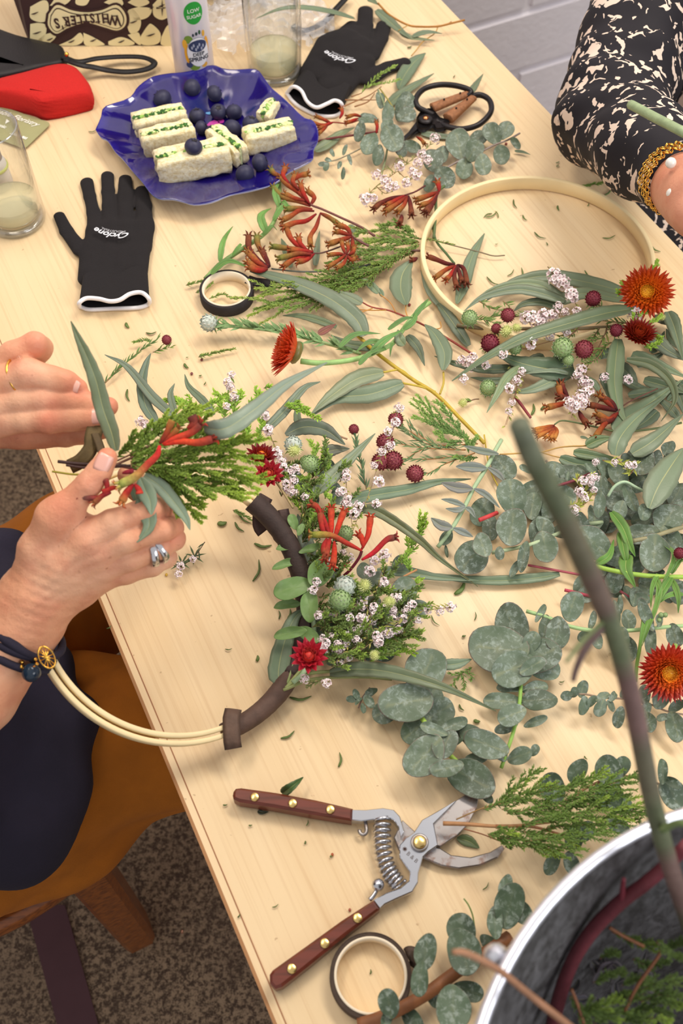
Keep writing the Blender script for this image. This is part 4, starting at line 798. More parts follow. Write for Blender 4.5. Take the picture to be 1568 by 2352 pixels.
# trousers
def folds(X, N, s, a): X += N*(noise3(X*np.array([1, 1, 1.]), s)*a)[:, None]; return X
tr = [(0, W3(-.28, .43, .56), W3(-.1, .43, .565), .105, .092), (0, W3(-.1, .43, .565), W3(.17, .43, .55), .088, .072), (0, W3(-.28, .61, .56), W3(-.1, .615, .565), .105, .092), (0, W3(-.1, .615, .565), W3(.17, .65, .55), .092, .074), (0, W3(-.25, .52, .60), W3(-.15, .52, .57), .10, .08),
      (0, W3(.17, .43, .55), W3(.13, .42, .14), .074, .055), (0, W3(.17, .65, .55), W3(.13, .65, .14), .074, .055), (0, W3(-.13, .375, .50), W3(-.30, .375, .49), .03, .03), (0, W3(-.13, .375, .50), W3(.12, .38, .51), .03, .03)]
X, Nn, F = sdf_body(tr, .006, .008, .008)
u_ = X@np.array(Wd); a_ = X@np.array(Ld); X += Nn*(.012*np.sin((u_*30+X[:, 2]*26-a_*22)+2.5*noise3(X, 8))*np.exp(-((u_+.04)/.16)**2))[:, None]+Nn*(noise3(X, 16)*.005)[:, None]
body_obj('trousers', X, F, srgb(176, 106, 24), MT['mustard'], person)
# navy top: trunk, sleeves to the elbow, front hanging onto the lap
sh = [(0, RS, LS, .07, .07), (0, W3(-.27, .42, .95), W3(-.22, .44, .70), .115, .12), (0, W3(-.27, .63, .95), W3(-.22, .60, .70), .115, .12), (0, W3(-.25, .52, .95), W3(-.2, .52, .68), .13, .13), (0, RE.lerp(RS, .25), RS, .052, .068), (0, LE.lerp(LS, .2), LS, .052, .068),
      (0, W3(-.17, .44, .70), W3(-.145, .435, .66), .075, .062), (0, W3(-.17, .58, .70), W3(-.12, .56, .66), .08, .07), (0, W3(-.20, .40, .66), W3(-.30, .39, .64), .055, .06), (0, W3(-.085, .465, .665), W3(-.075, .60, .668), .036, .038), (0, W3(-.115, .415, .655), W3(-.085, .465, .660), .034, .036), (0, W3(-.15, .395, .648), W3(-.22, .368, .635), .032, .035), (0, P(140, 1660, -.10), P(112, 1780, -.105), .030, .030), (0, P(112, 1780, -.105), P(45, 1935, -.115), .030, .034), (0, P(45, 1935, -.115), P(-60, 1900, -.115), .034, .05), (0, P(60, 1760, -.10), P(-60, 1850, -.11), .04, .06)]
X, Nn, F = sdf_body(sh, .006, .010, .008)
u_ = X@np.array(Wd); a_ = X@np.array(Ld); X += Nn*(.004*np.sin(a_*95+2.5*noise3(X, 10))*np.clip(1-(X[:, 2]-.66)/.25, .2, 1))[:, None]
body_obj('top', X, F, srgb(34, 30, 48), MT['navy'], person)
# ---------------------------------------------------------------- right-hand person
p2 = thing('person', TL(1.02, .78, .455), 'person in a black and cream flecked dress with gold bracelets at the top right', 'person')
E2 = D(1400, 262, 1.115); Wr = D(1572, 432, .935); S2 = D(1600, -330, 1.20); q = []
q += [(0, E2, Wr, .038, .0245), (0, E2, S2, .04, .052), (0, S2, TL(1.12, .6, .98), .055, .055), (0, TL(1.05, .78, .95), TL(1.0, .76, .6), .12, .13), (0, TL(1.0, .68, .57), TL(.69, .68, .57), .08, .065), (0, TL(1.0, .86, .57), TL(.69, .88, .57), .08, .065), (0, TL(.69, .68, .57), TL(.72, .68, .08), .06, .04), (0, TL(.69, .88, .57), TL(.72, .88, .08), .06, .04)]
hd = [D(1600, 455, .915), D(1650, 500, .895)]; q += [(0, Wr, hd[0], .026, .026), (0, hd[0], hd[1], .027, .024), (0, Wr, D(1590, 490, .90), .022, .018)]
for k in range(4): b0 = hd[1]+Vector((.006*(k-1.5), -.014*(k-1.5), -.003)); q += [(k+1, b0, b0+Vector((.018, -.028, -.012)), .010, .009), (k+1, b0+Vector((.018, -.028, -.012)), b0+Vector((-.002, -.040, -.032)), .009, .008)]
th0 = D(1600, 490, .90); q += [(5, th0, th0+Vector((.008, -.035, -.012)), .012, .010), (5, th0+Vector((.008, -.035, -.012)), th0+Vector((.02, -.055, -.016)), .010, .008)]
X, Nn, F = sdf_body(q, .004, .004, .004); body_obj('body', X, F, srgb(214, 150, 122), MT['skin'], p2)
ds = [(0, E2.lerp(Wr, .02), E2.lerp(Wr, .55), .052, .043), (0, E2.lerp(Wr, .55), E2.lerp(Wr, .86), .043, .034), (0, E2, S2, .053, .070), (0, E2, E2.lerp(S2, .25), .054, .052), (0, S2, TL(1.12, .6, .98), .075, .075), (0, TL(1.05, .78, .95), TL(1.0, .76, .6), .15, .17), (0, TL(1.0, .66, .58), TL(.72, .66, .575), .11, .085), (0, TL(1.0, .86, .58), TL(.72, .90, .575), .11, .09), (0, TL(.9, .78, .60), TL(.74, .78, .59), .10, .08), (0, TL(.75, .66, .55), TL(.78, .66, .25), .09, .10), (0, TL(.75, .88, .55), TL(.78, .88, .25), .09, .10)]
X, Nn, F = sdf_body(ds, .005, .006, .006)
ax_ = np.array((Wr-E2).normalized()); s_ = (X-np.array(E2))@ax_; dl = np.linalg.norm(X-np.array(E2)-s_[:, None]*ax_, axis=1)
ax2 = np.array((S2-E2).normalized()); s2 = (X-np.array(E2))@ax2
X += Nn*(.0028*np.sin(s2*150+2*noise3(X, 14))*np.exp(-(s2/.08)**2)*(dl < .12))[:, None]+Nn*(noise3(X, 22)*.006)[:, None]
body_obj('dress', X, F, srgb(24, 20, 28), MT['print_'], p2)
fd = Wr-E2
for k in range(4):
    c_ = D(1552, 412, .945)+fd.normalized()*(.006*(k-1.5)); M_ = ringframe(c_, fd+Vector((0, .02*(k-1.5), .03*(k % 2)))); m = MB(); nn_ = 46
    for i in range(nn_):
        a = 2*pi*i/nn_; m.lathe([(.0022+.0006*cos(2*pi*j/5), .0006*sin(2*pi*j/5)) for j in range(5)], 6, (.8,)*3, M_ @ Matrix.Rotation(a, 4, 'Z') @ Matrix.Translation((.030, 0, 0)) @ Matrix.Rotation(pi/2*(i % 2), 4, 'Y') @ Matrix.Rotation(.5, 4, 'X'), close=True)
    build('chain_bracelet', m, MT['gold'], p2)
for (u, v) in ((1540, 374), (1542, 444)):
    m = MB(); m.ball(D(u, v, .905), .0048, 14, 9, (.9,)*3); build('pearl', m, MT['pearl'], p2)
q = [D(1448, 240, .93), D(1500, 268, .90), D(1580, 310, .87), D(1700, 380, .88)]; m = MB(); m.tube(smoothpath(q, 20), [.0042]*20, 8, srgb(150, 168, 128)); o = build('flower_stem', m, MT['stem']); tag(o, 'pale green cut stem held in front of the flecked sleeve', 'stem')
# ================================================================ PLANTS: generators
def c3(c): return srgb(*c) if max(c) > 1.01 else c
def cmix(a, b, t): return tuple(x*(1-t)+y*t for x, y in zip(a, b))
GE = (112, 128, 102); GD = (84, 100, 78); GR = (96, 126, 70); GY = (132, 160, 66)
def leafmesh(sp, W, side, col, tip=.55, fold=.12, base=.03, midc=None, edge=None, rag=.04, curl=0):
    """closed leaf shell along a spine; W greatest width; side = direction of the blade across"""
    m = MB(); n = len(sp); XS = (-1, -.62, -.055, 0, .055, .62, 1); col = c3(col); mid = midc or cmix(col, srgb(196, 190, 120), .6); edge = edge or cmix(col, srgb(120, 90, 80), .25); k_ = len(XS); up_ = []
    for i, p in enumerate(sp):
        t = i/(n-1); d = (sp[min(i+1, n-1)]-sp[max(i-1, 0)]).normalized(); s = side[i] if isinstance(side, list) else side; s = (s-d*s.dot(d)).normalized(); nn = d.cross(s)
        if nn.z < 0 and not isinstance(side, list): nn = -nn
        w = W/2*max(base*.6*(1-t), (sin(pi*min(1, max(0, t*.96+.02))**tip))**.85)*(1+rag*sin(i*2.3+W*900))
        up_.append(nn)
        for x in XS:
            z = fold*w*(abs(x)**1.3)+curl*w*x*x-(.00022 if x == 0 else 0); q = p+s*(x*w)+nn*z
            m.v.append(tuple(q)); m.c.append(mid if abs(x) < .03 else (edge if abs(x) == 1 else col))
    N0 = len(m.v); th = .00028
    for i in range(n):
        for j in range(k_): m.v.append(tuple(Vector(m.v[i*k_+j])-up_[i]*th)); m.c.append(cmix(m.c[i*k_+j], srgb(150, 165, 150), .15))
    for i in range(n-1):
        for j in range(k_-1):
            a = i*k_+j; q = (a, a+1, a+k_+1, a+k_); m.f.append(q); m.f.append(tuple(N0+x for x in q[::-1]))
        for a, b in ((i*k_, (i+1)*k_), ((i+1)*k_+k_-1, i*k_+k_-1)): m.f.append((a, b, N0+b, N0+a))
    return m
def camup(p, wt=.45): return (Vector((0, 0, 1))*(1-wt)+(CAM-p).normalized()*wt).normalized()
def jcol(c, a=.10):
    k = 1+rnd.uniform(-a, a); c = c3(c); return tuple(min(1, x*k*(1+rnd.uniform(-.05, .05))) for x in c)
def LEAF(par, fr, pts, w, h=.006, col=GE, roll=0, fold=.10, name='leaf', tip=.55, n=16, mt='lance', label=None, arch=0, wt=.4, top=None):
    """long leaf along pixel points (base first); h or per-point heights; w pixel width"""
    q = fx(fr, [p[:2] for p in pts]); hs = [p[2] if len(p) > 2 else h for p in pts]
    sp = smoothpath([P(u, v, z) for (u, v), z in zip(q, hs)], n)
    if arch: sp = [p+Vector((0, 0, arch*sin(pi*i/(n-1)))) for i, p in enumerate(sp)]
    mid = sp[n//2]; W = pxm(fr, w, mid); up = camup(mid, wt); d = (sp[-1]-sp[0]).normalized(); side = up.cross(d).normalized()
    if roll: side = Matrix.Rotation(roll, 3, d) @ side
    col = (col[0]+2, col[1]-6, col[2]-9) if mt == 'lance' and col is not GE and col is not GD else col; mb = leafmesh(sp, W, side, jcol(col), tip, fold)
    if top: o = build(name, mb, MT[mt]); o['label'] = top[0]; o['category'] = 'leaf'; \
        o.__setitem__('group', top[1]) if len(top) > 1 else None; return o
    return build(name, mb, MT[mt], par, label=label)
RLM = []
def round_meshes():
    for v in range(6):
        m = MB(); R_ = random.Random(v*11+3); a_ = [R_.uniform(0, 6) for _ in range(4)]; cup = (.28, .12, -.10, .35, .2, .5)[v]; nr = 6; ns = 26
        w_ = (1.0, .92, 1.05, .80, .95, .7)[v]
        for side in (0, 1):
            for i in range(nr+1):
                r = (0, .22, .44, .64, .82, .955, 1)[i]
                for k in range(ns):
                    th = 2*pi*k/ns; rad = 1+.05*sin(2*th+a_[0])+.035*sin(3*th+a_[1]); x = r*rad*cos(th); y = r*rad*sin(th)*w_
                    if x < 0: y *= 1-.12*x*x
                    z = cup*(y*y)*.6+.10*sin(2*th+a_[2])*r*r+.05*sin(5*th+a_[3])*r**3+.02*abs(y)-(.03 if side else 0)+(.015*(abs(y) < .05))
                    if v == 5: z += .35*max(0, y)**2
                    m.v.append((x, y, z)); vein = abs(y) < .03 and x < .85; red = i == nr
                    m.c.append(cmix(srgb(104, 119, 100), srgb(150, 152, 112), .35) if vein else (srgb(120, 96, 92) if red and v % 2 == 0 else cmix(srgb(104, 119, 100), srgb(82, 97, 78), R_.uniform(0, .4))))
        N0 = (nr+1)*ns
        for i in range(nr):
            for k in range(ns):
                q = (i*ns+k, i*ns+(k+1) % ns, (i+1)*ns+(k+1) % ns, (i+1)*ns+k)
                m.f.append(q) if i else m.f.append((0, q[2], q[3])); q2 = tuple(N0+x for x in q[::-1]); m.f.append(q2) if i else m.f.append((N0, N0+q[3], N0+q[2]))
        for k in range(ns): a = nr*ns+k; b = nr*ns+(k+1) % ns; m.f.append((a, b, N0+b, N0+a))
        RLM.append(m)
round_meshes(); RLD = {}
def ROUND(par, fr, u, v, r, ang, h=.012, tilt=None, sq=1, var=None, name='leaf', mt='euc', wt=.45, side=0, label=None, dark=False):
    """round gum leaf, centre (u,v), pixel radius r, ang = pixel direction base->tip in degrees (0 right, 90 up)"""
    (x, y), = fx(fr, [(u, v)]); s = FR[fr][2]; c = P(x, y, h); rp = r*s; a = radians(ang)
    d = P(x+cos(a)*rp, y-sin(a)*rp, h)-c; d.normalize(); up = camup(c, wt)
    if tilt: up = (up+Vector((rnd.uniform(-1, 1), rnd.uniform(-1, 1), 0))*tilt).normalized()
    if side: up = Matrix.Rotation(side, 3, d) @ up
    d = (d-up*d.dot(up)).normalized(); yv = up.cross(d); rm = rp*depth(c)/FPX; i = rnd.randrange(5) if var is None else var
    if i == 5 and var is None: i = 0
    M_ = Matrix((d*rm, yv*rm*sq, up*rm)).transposed().to_4x4(); M_.translation = c
    key = (i, dark, mt); old = RLD.get(key); mm = RLM[i]
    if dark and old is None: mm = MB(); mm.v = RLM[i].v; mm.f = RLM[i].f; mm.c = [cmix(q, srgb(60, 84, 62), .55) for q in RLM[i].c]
    o = build(name, mm if old is None else None, MT[mt], par, mesh=old, world=M_, label=label); RLD[key] = o.data; return o
def STEM(par, fr, pts, w, h=.006, col=(140, 160, 110), name='stem', mt='stem', w2=None, label=None, n=24, seg=7):
    p3 = path3(fr, pts, h, n); r0 = pxm(fr, w, p3[0])/2; r1 = pxm(fr, w2 if w2 else w, p3[-1])/2
    m = MB(); m.tube(p3, [r0+(r1-r0)*i/(n-1) for i in range(n)], seg, jcol(col, .05)); return build(name, m, MT[mt], par, label=label)
def needle(m, p, d, L, w, c0, c1, up):
    s = d.cross(up); s = s.normalized()*w if s.length > 1e-6 else Vector((w, 0, 0)); k = up*w*.7
    m.add([p-s*.5, p+s*.5, p+d*L*.5+s+k, p+d*L*.5-s+k, p+d*L], [(0, 1, 2, 3), (3, 2, 4)], [c0, c0, cmix(c0, c1, .5), cmix(c0, c1, .5), c1])
def SPRIG(par, fr, pts, L=16, dens=1.0, h=.008, c0=(70, 100, 46), c1=(128, 156, 62), w=5, scol=(140, 116, 78), spread=1.0, ang=.75, nw=.1, tipc=None, sub=0, three=True):
    """stem clothed in fine needles: part 'stem' and part 'needles' (stuff). L needle length px"""
    n = 40; p3 = path3(fr, pts, h, n); r0 = pxm(fr, w, p3[0])/2
    st = MB(); st.tube(p3, [r0*(1-.6*i/(n-1)) for i in range(n)], 5, c3(scol)); nd = MB()
    ln = sum((p3[i+1]-p3[i]).length for i in range(n-1)); Lm = pxm(fr, L, p3[n//2]); cnt = int(ln/(Lm*.11)*dens); c0 = c3(c0); c1 = c3(c1); tc = c3(tipc) if tipc else c1
    def clothe(path, cnt, Lm, tt0=0, tt1=1):
        n_ = len(path)
        for i in range(cnt):
            t = (i+rnd.random())/cnt; f = t*(n_-1); k = min(int(f), n_-2); p = path[k].lerp(path[k+1], f-k); d = (path[k+1]-path[k]).normalized(); a = rnd.uniform(0, 2*pi)
            o = d.orthogonal().normalized(); o = Matrix.Rotation(a, 3, d) @ o
            if o.z < -.3: o.z *= -.5
            q = (d*cos(ang)+o*sin(ang)*spread).normalized(); T = tt0+(tt1-tt0)*t; b = rnd.uniform(.75, 1.2)
            A_ = cmix(c0, tc, max(0, T-.55)*1.3); needle(nd, p, q, Lm*rnd.uniform(.7, 1.15)*(1-.35*T), Lm*nw, tuple(x*b for x in A_), tuple(x*b for x in cmix(c1, tc, max(0, T-.4)*1.5)), camup(p))
    clothe(p3, cnt, Lm)
    for s in range(sub):
        f = (.15+.75*(s+rnd.random()*.5)/sub)*(n-1); k = min(int(f), n-2); p = p3[k]; d = (p3[k+1]-p3[k]).normalized(); sd = camup(p).cross(d).normalized()*(1 if s % 2 else -1)
        dd = (d*.85+sd*rnd.uniform(.3, .6)+Vector((0, 0, rnd.uniform(0, .25)))).normalized(); LL = ln*rnd.uniform(.16, .28); pth = [p, p+dd*LL*.5, p+(dd+d*.3).normalized()*LL]; pth = smoothpath(pth, 8)
        st.tube(pth, r0*.45, 4, c3(scol)); clothe(pth, int(LL/(Lm*.11)*dens), Lm*.9, f/(n-1)*.7, min(1, f/(n-1)*.7+.5))
    s_ = build('stem', st, MT['stem'], par); o = build('needles', nd, MT['needle'], par, kind='stuff', smooth=False); return s_
WFD = [None]*4
def FLOC(par, fr, u, v, r, h=.02, name='flower_cluster', cream=False, label=None):
    i = rnd.randrange(3) if not cream else 3
    if WFD[i] is None:
        m = MB(); R_ = random.Random(i+5); nfl = 15 if not cream else 1
        for k in range(nfl):
            z = 1-(k+.5)/nfl*1.25; a = k*2.4; rr = sqrt(max(0, 1-z*z)); c = Vector((rr*cos(a), rr*sin(a), max(z, -.2)))*R_.uniform(.38, .86)
            q = c.normalized() if c.length > .01 else Vector((0, 0, 1)); X_ = q.orthogonal().normalized(); Y_ = q.cross(X_); cc = srgb(*R_.choice([(255,248,248),(250,240,240),(255,252,250),(236,218,222)]))
            sz = R_.uniform(.8, 1.25)
            for j in range(5):
                b = 2*pi*j/5+k; d_ = X_*cos(b)+Y_*sin(b); s_ = q.cross(d_); m.add([c+d_*.03, c+(d_*.22+s_*.17+q*.10)*sz, c+(d_*.34+q*.16)*sz, c+(d_*.22-s_*.17+q*.10)*sz], [(0, 1, 2, 3)], [srgb(206, 170, 176), cc, cc, cc])
            m.ball(c+q*.02, .035, 5, 3, srgb(170, 120, 110))
            m.tube([Vector((0, 0, -.5)), c-q*.02], .03, 3, srgb(130, 110, 70))
        m_ = m
        if cream:
            m_ = MB(); m_.ball((0, 0, 0), .6, 10, 6, srgb(200, 206, 130))
            for k in range(90):
                z = 1-2*(k+.5)/90; a = k*2.39996; rr = sqrt(1-z*z); q = Vector((rr*cos(a), rr*sin(a), z)); needle(m_, q*.5, q, .55, .07, srgb(190, 205, 120), srgb(240, 238, 180), q.orthogonal())
    (x, y), = fx(fr, [(u, v)]); c = P(x, y, h); rm = r*FR[fr][2]*depth(c)/FPX*(1.5 if not cream else 1.1)
    M_ = Matrix.Translation(c) @ camup(c).to_track_quat('Z', 'Y').to_matrix().to_4x4() @ Matrix.Rotation(rnd.uniform(0, 6), 4, 'Z') @ Matrix.Scale(rm, 4)
    o = build(name, m_ if WFD[i] is None else None, MT['flower'], par, mesh=WFD[i], world=M_, label=label, smooth=False); WFD[i] = o.data; return o
BUD = {}
def BALL(par, fr, u, v, r, kind='red', h=.02, ax=None, name='flower_bud', label=None):
    """scaly round bud; kinds red / green / white"""
    if kind not in BUD:
        m = MB(); C_ = dict(red=((140,58,70),(204,132,122)), green=((150,176,120),(224,230,208)), white=((196,206,196),(236,238,232)), purple=((124,42,58),(182,92,100)))[kind]; c0, c1 = srgb(*C_[0]), srgb(*C_[1]); m.ball((0, 0, 0), .9, 14, 9, c0)
        n = 90 if kind != 'white' else 60
        for k in range(n):
            z = 1-2*(k+.5)/n; a = k*2.39996; rr = sqrt(1-z*z); q = Vector((rr*cos(a), rr*sin(a), z)); up = Vector((0, 0, 1)); t = (up-q*up.dot(q)); t = t.normalized() if t.length > .01 else q.orthogonal().normalized(); s = q.cross(t); w_ = .17 if kind != 'white' else .24
            m.add([q*.82-t*w_, q*.88+s*w_*.8, q*1.10+t*w_*.75, q*.9-s*w_*.8, q*1.0], [(0, 1, 4), (1, 2, 4), (2, 3, 4), (3, 0, 4)], [c0, c0, c1, c0, cmix(c0, c1, .45)])
        for k in range(9): a = 2*pi*k/9; d = Vector((cos(a), sin(a), -.35)).normalized(); needle(m, Vector((0, 0, -.8))+d*.2, d, rnd.uniform(.9, 1.2), .13, srgb(90, 120, 60), srgb(126, 156, 84), Vector((0, 0, 1)))
        BUD[kind] = m; md = None
    else: m = None
    (x, y), = fx(fr, [(u, v)]); c = P(x, y, h); rm = r*FR[fr][2]*depth(c)/FPX
    axv = camup(c, .6) if ax is None else (P(x+ax[0], y+ax[1], h+.004)-c).normalized()+camup(c)*.5
    M_ = Matrix.Translation(c) @ axv.to_track_quat('Z', 'Y').to_matrix().to_4x4() @ Matrix.Rotation(rnd.uniform(0, 6), 4, 'Z') @ Matrix.Scale(rm, 4)
    if m: o = build(name, m, MT['bud'], par, world=M_, label=label, smooth=False); BUD[kind+'_d'] = o.data; return o
    return build(name, None, MT['bud'], par, mesh=BUD[kind+'_d'], world=M_, label=label)
def PAW(par, fr, pts, w, h=.015, cols=((150, 28, 30), (190, 60, 30), (150, 130, 60)), name='flower_tube', claw=True):
    """one kangaroo-paw flower: a furry tube from base to clawed mouth"""
    n = 14; p3 = path3(fr, pts, h, n); r = pxm(fr, w, p3[n//2])/2; C_ = [c3(c) for c in cols]
    rad = [r*(.35+.65*min(1, t*2.2))*(1+.12*sin(t*9)) for t in [i/(n-1) for i in range(n)]]; cl = [cmix(C_[0], C_[1], min(1, t*2)) if t < .5 else cmix(C_[1], C_[2], (t-.5)*2) for t in [i/(n-1) for i in range(n)]]
    m = MB(); m.tube(p3, rad, 8, cl)
    if claw:
        d = (p3[-1]-p3[-2]).normalized(); o = d.orthogonal().normalized()
        for k in range(5):
            q = Matrix.Rotation(2*pi*k/5, 3, d) @ o; b = p3[-1]; m.tube([b+q*r*.5, b+q*r*1.1+d*r*1.2, b+q*r*2.1+d*r*1.3], [r*.45, r*.32, r*.06], 5, [C_[2], cmix(C_[1], C_[2], .5), C_[0]])
    return build(name, m, MT['velvet'], par)
PET = {}
def STRAW(par, fr, u, v, r, h=.03, ax=None, closed=0, cols=((150, 24, 20), (210, 70, 24), (238, 150, 40)), rings=7, name='strawflower', side=0, eye=(222, 190, 50), wide=0):
    """everlasting daisy: centre disc with separate papery petals"""
    (x, y), = fx(fr, [(u, v)]); c = P(x, y, h); rm = r*FR[fr][2]*depth(c)/FPX; axv = camup(c, .8) if ax is None else Vector(ax)
    W_ = Matrix.Translation(c) @ axv.normalized().to_track_quat('Z', 'Y').to_matrix().to_4x4() @ Matrix.Scale(rm, 4)
    m = MB(); m.ball((0, 0, .0), .34, 16, 8, c3(eye), (1, 1, .6 if not wide else 1.3)); m.ball((0, 0, -.12), .4, 12, 6, srgb(120, 110, 60), (1, 1, .5))
    for k in range(60): a = k*2.4; q = .28*sqrt(k/60); m.ball((q*cos(a), q*sin(a), .19-.5*q*q), .035, 5, 3, cmix(c3(eye), srgb(190, 100, 20), (k % 5)/6))
    cen = build(name, m, MT['petal'], par, world=W_)
    for j in range(rings):
        t = j/(rings-1); key = (cols, j, rings, closed, wide); n = 16+2*j if not wide else 9+j; L = .34+.42*t; W = .17 if not wide else .30
        if key not in PET:
            m = MB(); cA = cmix(c3(cols[2]), c3(cols[1]), min(1, t*1.6)); cB = cmix(c3(cols[1]), c3(cols[0]), min(1, t*.95)); N_ = 5
            for s_ in (0, 1):
                for i in range(N_+1):
                    q = i/N_; ww = W*(.55+.6*sin(pi*min(.95, q*.75+.18)))*(1-q**4)+.004
                    for xx in (-1, 0, 1): m.v.append((q*L, xx*ww*.5, .05*abs(xx)*ww*4+.10*q*q-(.012 if s_ else 0))); m.c.append(cmix(cA, cB, q))
            K_ = (N_+1)*3
            for i in range(N_):
                for k in range(2): a = i*3+k; m.f += [(a, a+1, a+4, a+3), (K_+a+3, K_+a+4, K_+a+1, K_+a)]
                m.f += [(i*3, i*3+3, K_+i*3+3, K_+i*3), (i*3+5, i*3+2, K_+i*3+2, K_+i*3+5)]
            PET[key] = [m, None]
        el = radians(64-58*t) if not closed else radians(100-closed*80*t)
        for k in range(n):
            a = 2*pi*(k+.5*(j % 2))/n+rnd.uniform(-.05, .05); rb = .24+.10*t if not closed else .18+.10*t
            Mp = Matrix.Rotation(a, 4, 'Z') @ Matrix.Translation((rb, 0, .10-.16*t)) @ Matrix.Rotation(-el+rnd.uniform(-.1, .1), 4, 'Y')
            E_ = PET[key]; o = build('petal', E_[0] if E_[1] is None else None, MT['petal'], cen, mesh=E_[1], world=W_ @ Mp); E_[1] = o.data
    return cen
def TH(name, fr, u, v, label, cat, group=None):
    (x, y), = fx(fr, [(u, v)]); return thing(name, P(x, y, 0), label, cat, group)
# ================================================================ PLANTS: loose material on the far and middle table
RED = ((128,14,20),(160,34,20),(150,92,40)); ORG = ((104,18,14),(150,54,22),(150,104,46)); DRK = ((64,12,18),(96,26,20),(120,64,34)); OLV = ((126,26,26),(140,84,38),(116,122,54))
def gumleaf(fr, pts, w, label, h=.004, **k): return LEAF(None, fr, pts, w, h, name='gum_leaf', top=(label, 'single gum leaves'), **k)
# --- far end
t = TH('gum_twig', 'A', 950, 150, 'gum twig with orange stems and slim leaves behind the curled glove', 'twig')
STEM(t, 'A', [(700,20,.012),(770,90,.012),(880,150,.01),(960,160,.01),(1060,158,.012),(1130,142,.014),(1220,120,.016)], 12, col=(176,120,56))
STEM(t, 'A', [(1060,158,.011),(1040,200,.008),(970,250,.006),(930,300,.005),(900,335,.004)], 7, col=(178,140,70)); STEM(t, 'A', [(880,152,.011),(820,185,.01)], 6, col=(178,140,70)); STEM(t, 'A', [(1110,148,.012),(1140,130,.012)], 6, col=(160,100,56))
LEAF(t, 'A', [(690,60),(760,120),(830,180),(905,238)], 62, .010); LEAF(t, 'A', [(905,220),(990,210),(1085,202)], 34, .009, arch=.004); LEAF(t, 'A', [(830,190),(900,225),(1040,242)], 34, .008, col=(134,150,118)); LEAF(t, 'A', [(640,-10),(670,5),(700,28)], 40, .01)
t = TH('gum_twig', 'A', 300, 60, 'arching pale gum leaf on an orange stalk behind the right-hand tumbler', 'twig')
LEAF(t, 'A', [(560,110,.01),(420,70,.03),(250,45,.045),(110,55,.05),(-30,110,.045)], 48, roll=.2, n=22); STEM(t, 'A', [(560,110,.01),(500,98,.014),(400,62,.026)], 7, col=(176,140,60))
gumleaf('A', [(824,535),(860,450),(920,370),(985,318)], 92, 'blunt grey-green gum leaf pointing at the tip of the upper glove thumb', .005, tip=.8)
gumleaf('A', [(740,650),(830,570),(940,500),(1036,440)], 62, 'grey-green gum leaf just left of the scissor handles', .006)
gumleaf('A', [(1240,575),(1285,510),(1332,442)], 44, 'narrow gum leaf standing out behind the right scissor loop', .012)
gumleaf('A', [(320,905),(400,860),(480,800),(560,765)], 70, 'gum leaf at the right rim of the blue plate', .006, col=(110,130,104))
gumleaf('A', [(960,800),(1100,820),(1330,830)], 44, 'straight gum leaf lying under the scissors', .004)
gumleaf('A', [(1520,905),(1570,912),(1615,928)], 20, 'tiny leaf tip beyond the round-leaved branch near the wall', .004)
t = TH('dried_sprig', 'A', 600, 610, 'dry brown twiggy sprig at the white cuff of the curled glove', 'twig')
for pts in ([(490,640),(560,610),(650,570),(720,520)], [(500,600),(580,600),(690,600)], [(560,640),(640,610),(680,560)], [(540,580),(600,560)]): STEM(t, 'A', [(a, b, .012) for a, b in pts], 10, col=(150,104,66), w2=5)
SPRIG(t, 'A', [(600,560,.014),(680,480,.02),(750,430,.024),(805,400,.024)], 38, .8, w=5, c0=(96,126,50), c1=(150,176,76)); SPRIG(t, 'A', [(650,520,.014),(740,500,.016),(830,480,.014)], 34, .7, w=5, c0=(96,126,50), c1=(150,176,76))
t = TH('kangaroo_paw', 'A', 450, 720, 'dark red kangaroo paw flowers lying between the blue plate and the glove cuff', 'flower')
STEM(t, 'A', [(330,850,.006),(420,830,.008),(560,810,.01),(700,790,.012)], 14, col=(112,50,50)); STEM(t, 'A', [(340,760),(420,735),(520,740),(590,720)], 9, .012, col=(140,60,40))
for p_ in ([(420,740),(380,720),(335,700)], [(410,745),(360,750),(305,735)], [(400,750),(370,780),(345,800)], [(430,735),(390,750),(350,770)], [(600,700),(560,690),(520,700)], [(690,800),(695,760),(690,735)], [(930,820),(960,840),(975,860)], [(580,710),(545,725),(515,735)], [(470,710),(485,680),(482,655)]): PAW(t, 'A', p_, 22, .014, rnd.choice((RED, ORG)))
t = TH('round_gum_sprig', 'A', 760, 780, 'green round-leaved gum sprig heaped left of the scissors pivot', 'gum branch')
STEM(t, 'A', [(720,1050,.005),(750,930,.010),(760,800,.018),(740,640,.022),(700,540,.02)], 12, col=(134,150,110)); STEM(t, 'A', [(710,530,.018),(760,600,.024),(800,660,.022)], 9, col=(160,150,70))
for (x, y, r, a, h, sq) in ((640,715,62,170,.014,.7),(715,600,60,100,.020,.6),(860,640,92,60,.014,.8),(870,690,60,20,.02,.9),(760,690,70,80,.024,.7),(590,790,62,250,.016,.6),(650,860,80,240,.020,.75),(700,930,66,260,.016,.6),(785,830,92,300,.026,.85),(830,890,60,310,.014,.7),(900,880,60,340,.008,.8),(755,760,50,70,.030,.8)): ROUND(t, 'A', x, y, r, a, h, .25, sq)
t = TH('round_gum_branch', 'A', 1250, 930, 'grey round-leaved gum branch lying between the scissors and the upper hoop', 'gum branch')
STEM(t, 'A', [(980,1090,.006),(1090,1020,.010),(1200,960,.012),(1300,920,.012),(1400,870,.014),(1480,840,.014),(1550,800,.012)], 12, col=(150,140,130))
